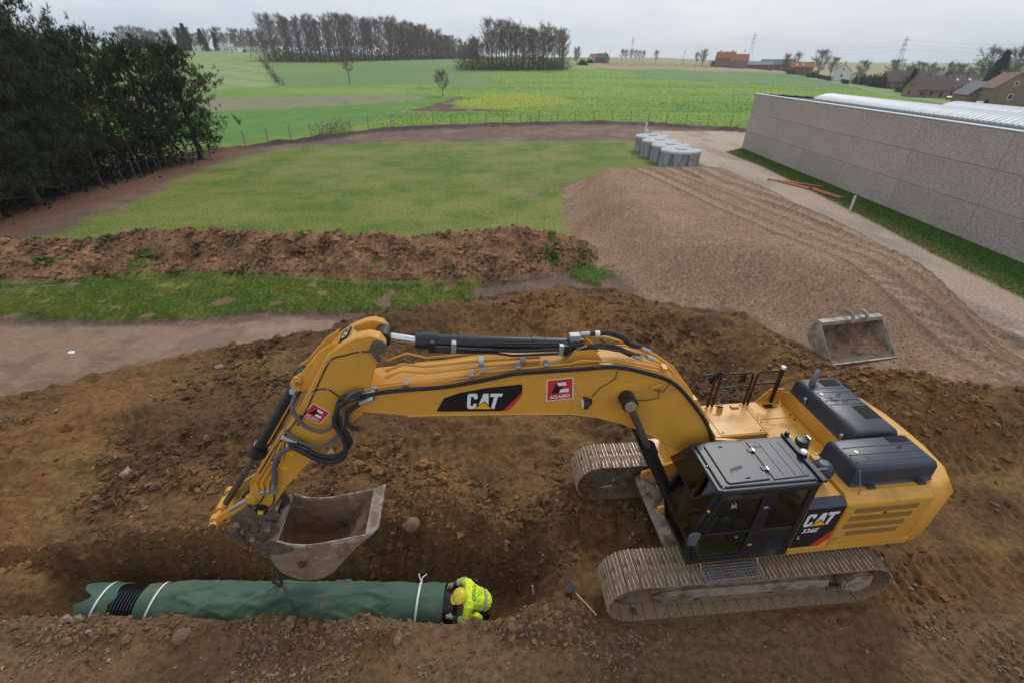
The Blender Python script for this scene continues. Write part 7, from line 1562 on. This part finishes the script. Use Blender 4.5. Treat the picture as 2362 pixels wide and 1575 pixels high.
# bare poplar-like trees of the two woods
WV = [bare_tree(21, 3.0, 11+i, .28, 20, 8, 8, .95, .075, 1.5, .26) for i in range(4)]
CV = [bare_tree(19, 4.6, 31+i, .30, 20, 9, 9, .78, .075, 1.5, .32) for i in range(4)]
wb = [(-133, 292), (-114, 312), (-95, 330), (-72, 348), (-56, 385), (-44, 428)]
def along_poly(pts, u):
    P = np.array(pts, float); L_ = np.r_[0, np.cumsum(np.linalg.norm(np.diff(P, axis=0), axis=1))]; s = u*L_[-1]; return np.interp(s, L_, P[:, 0]), np.interp(s, L_, P[:, 1])
def mt(v): return [('trunk', v[0]), ('crown', v[1])]
NTH = lambda k: str(k)+('th' if 10 <= k % 100 <= 20 else {1: 'st', 2: 'nd', 3: 'rd'}.get(k % 10, 'th'))
for i in range(132):
    row = i % 3; u = (i+random.random())/132; x, y = along_poly(wb, u); x += row*-4.5+random.uniform(-1.5, 1.5); y += row*11+random.uniform(-2, 2)
    s = (1.0+.14*math.sin(u*5)+random.uniform(-.12, .14))*(1.0 if u < .8 else .84); place('bare_tree', mt(WV[i % 4]), float(x), float(y), s, None, '%s tree from the left in the %s row of the long bare wood' % (NTH(i//3+1), ('front', 'middle', 'back')[row]), 'tree', 'bare trees of the long wood')
for i in range(40):
    x = -24+52*(i+.8*random.random())/40; y = 268+6*math.sin(i)+random.uniform(-4, 16); e = 1-abs((x+2)/40)**2*.35
    s = (.98+random.uniform(-.16, .22))*e*(.72 if x < -13 else 1.03); place('bare_tree', mt(CV[i % 4]), x, y, s, None, '%s tree from the left in the round bare copse' % NTH(i+1), 'tree', 'bare trees of the round copse')
def brush(name, x0, pts, n, hh, w_, col, lb, sz=(.5, 1.1), up=1.6, wf=.10):
    u = RNG.random(n); x, y = along_poly(pts, u); x = x+RNG.normal(0, w_, n); y = y+RNG.normal(0, w_*2, n); z = terrain_z(x, y)+RNG.random(n)**1.4*hh*(1+.4*fbm(x*.1, y*.05, 2, 7))
    o = link(name, leaf_cloud(name, np.stack([x, y, z], -1).astype(np.float32), RNG.uniform(*sz, n), np.array(col)[None]*RNG.uniform(.6, 1.4, (n, 1)), up=up, wf=wf)); tag(o, lb, 'undergrowth', kind='stuff')
brush('wood_undergrowth', 0, wb, 12000, 9.0, 3.0, (.20, .155, .14), 'grey brown brush along the foot of the long wood', (1.2, 2.6))
brush('copse_undergrowth', 0, [(-26, 268), (-8, 264), (28, 276)], 5500, 5.0, 2.0, (.17, .135, .115), 'brown brush along the foot of the round copse', (.9, 2.0))
brush('field_hedge', 0, [(-128, 275), (-101, 221), (-73, 165)], 900, 2.2, .6, (.10, .062, .05), 'thin brown hedge between pale field and meadow', (.4, .9))
brush('stubble_hedge', 0, [(58, 345), (80, 350), (110, 355), (135, 352)], 700, 1.4, .5, (.075, .07, .045), 'low dark hedge above the stubble field', (.4, .9))
brush('fence_bramble', 0, [(-25.0, 63.8), (-22.3, 67.6)], 900, 1.5, .55, (.16, .125, .075), 'dry bramble heap at the fence', (.12, .4))
# single trees
LT = bare_tree(11.0, 3.6, 71, .30, 24, 10, 13, .70, .055, .8, .19, lean=-.02); place('field_tree', mt(LT), -56.5, 182, 1., 0, 'slender bare tree standing alone between meadow and bright field', 'tree')
ST_ = bare_tree(5.8, 2.4, 72, .28, 22, 10, 12, .62, .042, .55, .12); place('field_tree', mt(ST_), -18.2, 136, 1., 0, 'small bare tree standing alone at the muddy field corner', 'tree')
OT = bare_tree(11, 4.2, 73, .22, 22, 11, 12, .6, .07, 1.1, .30); OT2 = bare_tree(10, 3.4, 74, .18, 22, 11, 11, .9, .07, 1.1, .26)
SM = bare_tree(8, 2.2, 75, .3, 18, 8, 9, .95, .07, .9, .14)
for i, (px_, D_, s) in enumerate([(1434, 470, 1.1), (1443, 475, 1.05), (1455, 480, 1.1), (1465, 480, 1.05), (1474, 485, 1.), (1483, 490, 1.)]):
    place('bare_tree', mt(SM), (px_-1181)/1231*D_, D_, s, None, '%s from the left of six small bare trees in a row on the horizon' % NTH(i+1), 'tree', 'row of small trees on the horizon')
def at_col(px_, D_): return (px_-1181)/1231*D_, D_
for (px_, D_, v_, s, lb) in [(1512, 420, SM, 1.05, 'single round bare tree on the horizon field'), (1606, 385, SM, 1.0, 'slim bare tree left of the gnarled one before the farm'), (1621, 380, OT2, .95, 'gnarled dark bare tree before the red roofed farm'), (1815, 380, OT2, 1.0, 'pale birch behind the farm sheds'), (1838, 380, SM, 1.45, 'slim pale birch right beside the farm sheds'), (1895, 322, OT, 1.35, 'big ivy clad bare tree right of the farm'), (1925, 330, OT, 1.0, 'broad bare tree between farm and white house'), (1998, 300, OT, .95, 'round bare tree behind the white house'), (2083, 262, OT, .75, 'bare tree in front of the long brown roof'), (2225, 300, SM, 1.0, 'little bare tree on the ridge beside the slate gable'), (2290, 240, OT, 1.65, 'tall bare tree at the right picture edge'), (2350, 235, OT2, 1.7, 'bare tree cut by the right picture edge'), (2340, 190, OT, .85, 'low reddish bare tree above the dark brick house'), (2108, 250, OT2, .6, 'low bushy tree beside the conifer'),
                           (360, 430, OT, 1.15, 'leftmost bare tree above the pines on the hill'), (400, 430, OT2, 1.2, 'bare tree left of the dark hillside conifers'), (440, 440, OT, 1.1, 'bare tree behind the dark hillside conifers'), (515, 440, OT, 1.15, 'wide bare tree left of the white villa'), (548, 440, OT, 1.1, 'wide bare tree above the white villa'), (590, 420, OT2, 1.35, 'bare tree above the cream house on the hill'), (615, 330, OT2, 1.3, 'bare tree at the near end of the long wood'), (1062, 470, SM, 1.7, 'slim bare tree left of the brick house in the gap'), (1045, 470, SM, 1.6, 'slim bare tree beside the long wood end')]:
    x, y = at_col(px_, D_); place('bare_tree', mt(v_), x, y, s, None, lb, 'tree')
for i in range(16):
    x, y = at_col(300+i*21+random.uniform(-6, 6), 455+random.uniform(-8, 12)); place('bare_tree', mt((OT, OT2)[i % 2]), x, y, random.uniform(1.1, 1.5), None, '%s from the left of the bare trees on the hill skyline' % NTH(i+1), 'tree', 'bare trees on the hill skyline')
for i in range(12):
    x, y = at_col(2075+i*25+random.uniform(-8, 8), 290+random.uniform(-12, 16)); place('bare_tree', mt((OT, OT2)[i % 2]), x, y, random.uniform(.8, 1.15), None, '%s from the left of the bare trees behind the village roofs' % NTH(i+1), 'tree', 'bare trees behind the village')
# evergreens
def conifer(h, r, seed, n=2600, col=(.030, .050, .040), shape=1.):
    rs = np.random.default_rng(seed); u = rs.random(n)**.75; a = rs.uniform(0, 6.283, n); rad = r*(1-u)**shape*(.55+.45*np.sin(u*38+rs.normal(0, .3, n))**2)*rs.random(n)**.4*(1+.25*np.sin(3*a+seed)); P = np.stack([rad*np.cos(a), rad*np.sin(a), h*(.06+.94*u)-.15*rad], -1)
    me = leaf_cloud('crown', P.astype(np.float32), rs.uniform(.35, .75, n)*r/2.6, np.array(col)[None]*rs.uniform(.6, 1.5, (n, 1)), up=.2); t = MB().tube([(0, 0, 0), (0, 0, h*.8)], [.2, .05], 6).mesh('trunk', bark, 60); return [('trunk', t), ('crown', me)]
def bush(rx, ry, rz_, seed, n=1500, col=(.035, .055, .025), sz=.4):
    rs = np.random.default_rng(seed); d = rs.normal(0, 1, (n, 3)); d /= np.linalg.norm(d, axis=1, keepdims=True); k = rs.random(n)**.33; lump = 1+.25*np.sin(d[:, 0]*4+seed)+.2*np.sin(d[:, 1]*5+d[:, 2]*4)
    P = d*(k*lump)[:, None]*np.array([rx, ry, rz_]); P[:, 2] = np.abs(P[:, 2]+rz_*.35)
    me = leaf_cloud('crown', P.astype(np.float32), rs.uniform(.5, 1.2, n)*sz, np.array(col)[None]*rs.uniform(.55, 1.5, (n, 1)), up=.2); t = MB().tube([(0, 0, 0), (0, 0, rz_*.9)], [.15, .04], 5).mesh('trunk', bark, 60); return [('trunk', t), ('crown', me)]
CF = conifer(12, 4.2, 5, 3600, (.045, .072, .058), .8); CF2 = conifer(9.5, 2.2, 6, col=(.045, .070, .055), shape=.6); RD = bush(3.6, 3.6, 4.5, 8, 2200, (.040, .058, .050), .6); BS = bush(4.2, 3.0, 2.6, 9, 1700, (.040, .062, .028), .5); PT = bush(3.4, 3.4, 3.2, 12, 1600, (.045, .056, .055), .65)
for (px_, D_, v_, s, lb) in [(1089, 430, CF, .95, 'dark spruce behind the brick house in the gap'), (445, 400, CF, 1.35, 'tall dark conifer left of the white villa'), (432, 405, CF, 1.15, 'dark conifer left of the tallest hillside conifer'), (480, 400, CF, 1.1, 'dark conifer right of the tallest hillside conifer'), (510, 395, CF2, 1.25, 'narrow dark cypress left of the white villa'), (562, 395, BS, .9, 'dark bush right of the white villa'), (417, 405, BS, 1.2, 'dark bush below the hillside conifers'), (325, 430, PT, 2.1, 'round topped pine above the nearer pines'), (362, 430, PT, 1.9, 'second round topped pine on the hill skyline'),
                             (1362, 390, BS, .8, 'dark bush beside the small brick house'), (1330, 330, OT2, .9, 'bare tree right behind the round copse'), (1345, 335, BS, .9, 'evergreen right behind the round copse'), (1885, 315, BS, 1.0, 'dark evergreen under the ivy clad tree'), (2000, 262, BS, 1.25, 'rounded evergreen right of the white house'), (2045, 255, BS, 1.45, 'large rounded evergreen hedge beside the lane'), (2030, 275, BS, 1.2, 'dark evergreen behind the rounded hedge'), (2120, 220, CF, .72, 'dark conifer left of the brown roofed house'), (2105, 225, BS, .7, 'brown green bush at the foot of the conifer'), (2160, 250, PT, 1.5, 'tall grey green pine behind the brown roofed house'), (2315, 225, CF, 1.3, 'dark conifer between the right edge bare trees'), (2240, 205, BS, .8, 'evergreen hedge right of the brown roofed house'), (2260, 215, BS, .7, 'second evergreen right of the brown roofed house')]:
    x, y = at_col(px_, D_)
    place('bare_tree' if v_ is OT2 else ('conifer' if v_ in (CF, CF2) else 'evergreen'), mt(v_) if v_ is OT2 else v_, x, y, s, None, lb, 'tree' if v_ not in (BS,) else 'shrub')
def hedge(a, b, h, w_, lb, col=(.040, .055, .028)):
    n = int(np.hypot(b[0]-a[0], b[1]-a[1])*h*w_*5)+300; u = RNG.random(n); x = a[0]+(b[0]-a[0])*u; y = a[1]+(b[1]-a[1])*u; d = np.array([-(b[1]-a[1]), b[0]-a[0]], float); d /= np.linalg.norm(d); v_ = (RNG.random(n)-.5)*w_; x += d[0]*v_; y += d[1]*v_
    z = terrain_z(x, y)+RNG.random(n)**.7*h; o = link('hedge', leaf_cloud('hedge', np.stack([x, y, z], -1).astype(np.float32), RNG.uniform(.3, .6, n), np.array(col)[None]*RNG.uniform(.6, 1.4, (n, 1)))); tag(o, lb, 'hedge')
hedge((163, 268), (175, 300), 1.8, 2, 'long clipped hedge in front of the white house'); hedge((158, 246), (161, 255), 1.6, 2, 'short clipped hedge right of the white house'); hedge((148, 186), (156, 205), 1.1, 1.6, 'low clipped hedge in front of the brown roofed house')
hedge((172, 330), (190, 352), 2.2, 2.2, 'dark hedge before the brick barn of the farm'); hedge((139, 372), (146, 376), 3.2, 4, 'dark evergreen hedge left of the red roofed farm')
# ------------------------------------------------------------------ houses, masts and lamps far behind
brick = material('red_brick_wall', (.21, .095, .065), .9, 0, .2, 1.2); brick_dk = material('dark_brick_wall', (.155, .105, .085), .9, 0, .2, 1.2); brick_br = material('brown_brick_wall', (.24, .165, .125), .9, 0, .2, 1.2)
cream = material('white_house_wall', (.72, .71, .68), .8, 0, .06, 1); crm2 = material('cream_house_wall', (.55, .50, .42), .8, 0, .08, 1)
tile_or = material('orange_roof_tiles', (.36, .115, .055), .85, 0, .2, 1.5); tile_br = material('brown_roof_tiles', (.135, .085, .080), .85, 0, .2, 1.5); slate = material('grey_roof_slates', (.10, .115, .135), .7, 0, .2, 1.5); tile_pk = material('old_red_roof_tiles', (.20, .105, .09), .85, 0, .2, 1.5)
pane_m = material('dark_window_pane', (.025, .03, .035), .15, 0, .1, 3); frame_w = material('white_window_frame', (.70, .70, .69), .6, 0, .04, 3)
def house(px_, D_, w_, d_, he, hr, rz, wall, roof, lb, wins=3, floors=2, chim=1, name='house', cat='house', velux=0, z=None, flat=False, wfr=True):
    x, y = at_col(px_, D_); zz = gz(x, y) if z is None else z; e = empty(name, (x, y, zz-.2), rz); tag(e, lb, cat)
    if flat: MB().box2((-w_/2, -d_/2, -.8), (w_/2, d_/2, he)).build('wall', wall, e, smooth=0); MB().box2((-w_/2-.15, -d_/2-.15, he+.003), (w_/2+.15, d_/2+.15, he+.25)).build('roof', roof, e, smooth=0)
    else:
        MB().prism([(-d_/2, -.8), (d_/2, -.8), (d_/2, he), (0, he+hr-.06), (-d_/2, he)], -w_/2, w_/2, 'x').build('wall', wall, e, smooth=0)
        t = .16; ov = .35; sl = hr/(d_/2); rf = MB(); rf.prism([(-d_/2-ov, he-ov*sl), (0, he+hr), (d_/2+ov, he-ov*sl), (d_/2+ov, he-ov*sl+t), (0, he+hr+t*1.2), (-d_/2-ov, he-ov*sl+t)], -w_/2-.2, w_/2+.2, 'x'); rf = rf.build('roof', roof, e, smooth=0)
        for i in range(chim): cx_ = (-.32+.64*i)*w_ if chim > 1 else .3*w_; MB().box((cx_, 0, he+hr+.5), (.55, .55, 1.5)).build('chimney', brick_dk, rf, smooth=0)
        for i in range(velux):
            cx_ = (-.25+.28*i)*w_; q = .45; R_ = Matrix.Rotation(math.atan(sl), 3, 'X'); MB().box((cx_, -d_/2*(1-q), he+hr*q+t+.08), (.9, 1.2, .08), R_).build('skylight_window', frame_w, rf, smooth=0)
    fh = he/floors
    for f_ in range(floors):
        for i in range(wins):
            cx_ = (-.5+(i+.5)/wins)*w_; isd = (f_ == 0 and i == wins//2 and wins > 2); ww, hh = (1.0, 2.0) if isd else (1.05, 1.25); cz = fh*f_+(1.05 if isd else fh*.55)
            o = MB().box((cx_, -d_/2-.02, cz), (ww, .10, hh)).build('door' if isd else 'window', frame_w if wfr else brick_dk, e, smooth=0); MB().box((cx_, -d_/2-.05, cz), (ww-.22, .06, hh-.22)).build('pane', pane_m, o, smooth=0)
    if not flat:
        for sx in (-1, 1):
            o = MB().box((sx*(w_/2+.02), 0, he*.55), (.10, 1.1, 1.3)).build('window', frame_w if wfr else brick_dk, e, smooth=0); MB().box((sx*(w_/2+.05), 0, he*.55), (.06, .85, 1.05)).build('pane', pane_m, o, smooth=0)
            o = MB().box((sx*(w_/2+.02), 0, he+hr*.3), (.10, .9, 1.0)).build('window', frame_w if wfr else brick_dk, e, smooth=0); MB().box((sx*(w_/2+.05), 0, he+hr*.3), (.06, .65, .75)).build('pane', pane_m, o, smooth=0)
    return e
house(1672, 372, 12, 9, 5.6, 3.6, -.5, brick_br, tile_or, 'taller half of the long brick farmhouse with orange roof', 4, 2, 3, 'farmhouse')
house(1706, 357, 10, 8.5, 4.6, 3.4, -.5, brick_br, tile_or, 'lower right half of the brick farmhouse with orange roof', 3, 2, 0, 'farmhouse')
house(1752, 362, 17, 8, 2.6, 1.6, -.35, brick, slate, 'low brick shed with flat grey roof beside the farm', 4, 1, 0, 'shed', 'shed')
house(1795, 385, 22, 9, 3.6, 3.0, -.35, brick_dk, slate, 'long grey roofed barn behind the farm sheds', 4, 1, 0, 'barn', 'barn')
house(1852, 345, 13, 8, 4.6, 2.6, -.3, brick, tile_or, 'red brick barn with orange roof and skylights', 4, 2, 0, 'barn', 'barn', velux=2)
house(1952, 285, 8.5, 8, 4.6, 3.2, 1.0, cream, tile_or, 'white gabled house with orange roof behind the hedge', 2, 2, 1)
house(1988, 300, 8, 6, 3.0, 1.6, .9, crm2, slate, 'low grey roofed annex right of the white house', 2, 1, 0)
house(2100, 255, 18, 9, 3.6, 4.0, -.12, brick_dk, tile_br, 'long brown roofed house half hidden behind shrubs', 4, 1, 1)
house(2190, 225, 9, 8, 4.5, 4.2, 1.2, brick_dk, slate, 'grey gabled brick house behind the brown roofed ones', 2, 2, 1)
house(2215, 212, 16, 8, 4.2, 2.8, -.15, crm2, tile_br, 'long pinkish brown roof with three skylights', 4, 2, 1, velux=3)
house(2172, 190, 13, 9, 2.8, 3.8, -.15, brick_br, tile_br, 'brown roofed bungalow beside the lane', 4, 1, 1, wfr=False)
house(2222, 188, 6, 7, 2.6, 1.4, 1.3, brick_br, tile_br, 'low brick wing with canopy at the end of the bungalow', 2, 1, 0)
house(2285, 150, 8, 7, 2.8, 3.0, 1.3, brick_br, slate, 'dark slate roofed garage at the right edge', 2, 1, 0)
house(2350, 142, 9, 8, 4.6, 3.4, 1.2, brick_br, tile_pk, 'brick house with small paned window at the right edge', 2, 2, 1)
house(1081, 430, 15, 9, 5.0, 4.2, -.1, brick, slate, 'brick house with grey roof in the gap between the woods', 3, 2, 1)
house(1388, 400, 8, 7, 3.4, 2.8, -.6, brick, slate, 'small brick house on the horizon right of the copse', 2, 1, 1)
house(1372, 420, 8, 7, 3.2, 2.6, .2, cream, tile_or, 'white house with orange roof on the horizon right of the copse', 2, 1, 0)
house(528, 398, 9, 8, 5.2, 0, -.1, cream, slate, 'taller block of the white flat roofed villa on the hill', 2, 2, 0, 'villa', 'villa', flat=True)
house(549, 392, 9, 7, 3.0, 0, -.1, cream, slate, 'lower block of the white flat roofed villa on the hill', 3, 1, 0, 'villa', 'villa', flat=True)
house(472, 400, 8, 7, 4.2, 2.4, .1, cream, tile_pk, 'white house between the dark hillside conifers', 2, 2, 1)
house(560, 425, 10, 8, 4.0, 2.8, 0, crm2, tile_br, 'brown roofed house right behind the white villa', 3, 1, 1)
house(590, 425, 13, 8, 4.2, 3.0, .05, cream, tile_pk, 'cream house with pink roof behind the first bare trees', 3, 2, 1)
house(628, 430, 11, 8, 5.0, 3.0, 0, cream, slate, 'pale house glimpsed behind the edge of the long wood', 3, 2, 1)
# lattice masts with their wires
mast_m = material('galvanised_mast', (.34, .36, .40), .6, .3, .05, 3)
def mast(px_, D_, h, lb):
    x, y = at_col(px_, D_); e = empty('power_pylon', (x, y, gz(x, y))); tag(e, lb, 'pylon', 'power pylons on the horizon'); m = MB(); b = h*.085; r_ = .10
    lev = [0, .2, .38, .54, .68, .8, .9, 1.]
    wd = lambda u: b*(1-u)**1.1+.35*(u < 1)
    for sx in (-1, 1):
        for sy in (-1, 1): m.tube([(sx*wd(u)/1, sy*wd(u), h*u) for u in lev], r_, 4, cap=False)
    for u, v_ in zip(lev[:-1], lev[1:]):
        for sx in (-1, 1):
            for f_ in (0, 1):
                p = (sx*wd(u), -sx*wd(u)) if f_ else (sx*wd(u), sx*wd(u)); q = (-sx*wd(v_), -sx*wd(v_)) if f_ else (sx*wd(v_), -sx*wd(v_)); m.tube([(p[0], p[1], h*u), (q[0], q[1], h*v_)], .05, 3, cap=False)
    m.build('lattice', mast_m, e, smooth=0)
    for u in (.66, .78, .90): MB().prism([(-h*.13, h*u), (0, h*u+.5), (h*.13, h*u), (0, h*u-.12)], -.15, .15, 'y').build('crossarm', mast_m, e, smooth=0)
    return e, x, y, h
P1 = mast(1455, 900, 30, 'left one of three power pylons on the horizon'); P2 = mast(1727, 760, 36, 'middle one of three power pylons behind the farm'); P3 = mast(2072, 430, 27, 'right one of three power pylons, nearest to the village')
m = MB()
def hang(m, a, b, sag):
    m.tube([Vector(a).lerp(Vector(b), t)-Vector((0, 0, sag*4*t*(1-t))) for t in np.linspace(0, 1, 12)], .03, 3, cap=False)
for u in (.66, .78, .90):
    for s_ in (-1, 1):
        for A_p, B_p in ((P1, P2), (P2, P3)):
            hang(m, (A_p[1]+s_*A_p[3]*.16, A_p[2], gz(A_p[1], A_p[2])+A_p[3]*u), (B_p[1]+s_*B_p[3]*.16, B_p[2], gz(B_p[1], B_p[2])+B_p[3]*u), 8)
        hang(m, (P3[1]+s_*P3[3]*.16, P3[2], gz(P3[1], P3[2])+P3[3]*u), (P3[1]+300, P3[2]-40, 22+12*u), 8)
o = m.build('power_lines', mast_m, None, smooth=0); tag(o, 'faint power lines hanging between the pylons', 'power lines')
lamp_me = MB().tube([(0, 0, 0), (0, 0, 6.6), (.25, 0, 7.1), (1.2, 0, 7.3)], [.10, .07, .06, .05], 6).mesh('pole', post_m); lhd = MB().box((1.4, 0, 7.3), (.7, .22, .12)).mesh('lamp_head', zinc, 0)
for px_, D_, lb in ((1879, 296, 'street lamp in front of the ivy clad tree'), (1996, 240, 'street lamp at the rounded evergreen hedge'), (2140, 190, 'street lamp in front of the brown roofed bungalow')):
    x, y = at_col(px_, D_); e = empty('street_lamp', (x, y, gz(x, y)), .4); tag(e, lb, 'street lamp', 'street lamps along the lane'); link('pole', lamp_me, e); link('lamp_head', lhd, e)
for px_, D_, lb in ((1405, 430, 'thin pole on the horizon beside the small brick house'), (1576, 400, 'thin pole on the horizon before the farm')):
    x, y = at_col(px_, D_); o = link('utility_pole', MB().cyl((0, 0, 0), (0, 0, 9), .12, 6).box((0, 0, 8.6), (1.2, .1, .1)).mesh('utility_pole', bark, 0)); o.location = (x, y, gz(x, y)); tag(o, lb, 'pole')
car_b = material('car_paint_dark', (.03, .035, .05), .3, .3, .05, 4); tyre = material('tyre_rubber', (.02, .02, .02), .9, 0, .1, 9)
def car(px_, D_, rz, mat, lb):
    x, y = at_col(px_, D_); e = empty('parked_car', (x, y, gz(x, y)+.02), rz); tag(e, lb, 'car')
    MB().prism([(-2.1, .35), (-2.1, .85), (-1.75, .95), (-1.2, 1.42), (.5, 1.45), (1.15, .98), (2.0, .86), (2.1, .6), (2.1, .35)], -.85, .85).build('body', mat, e, bevel=.08); MB().prism([(-1.55, .98), (-1.1, 1.36), (.42, 1.38), (.95, 1.0)], -.86, .86).build('windows', pane_m, e, smooth=0)
    for sx in (-1.3, 1.3):
        for sy in (-.78, .78): MB().lathe([(.05, -.1), (.32, -.1), (.32, .1), (.05, .1)], (sx, sy, .32), 14, 'y').build('wheel', tyre, e)
car(2235, 172, .3, material('car_paint_red', (.10, .015, .02), .3, .2, .05, 4), 'dark red car parked beside the bungalow'); car(2312, 140, .5, car_b, 'dark car parked between garage and brick house')
# ------------------------------------------------------------------ the damp winter air over the fields
hz = bpy.data.materials.new('haze_air'); hz.use_nodes = True; N = hz.node_tree.nodes; N.clear()
ho = N.new('ShaderNodeOutputMaterial'); pv = N.new('ShaderNodeVolumePrincipled'); pv.inputs['Color'].default_value = (.90, .94, 1, 1); pv.inputs['Density'].default_value = .00020; pv.inputs['Anisotropy'].default_value = .2
hz.node_tree.links.new(pv.outputs[0], ho.inputs['Volume'])
o = MB().box2((-2700, -20, -6), (2700, 3700, 72)).build('haze', hz, None, smooth=0); tag(o, 'pale damp haze over fields and village', 'haze', kind='stuff')
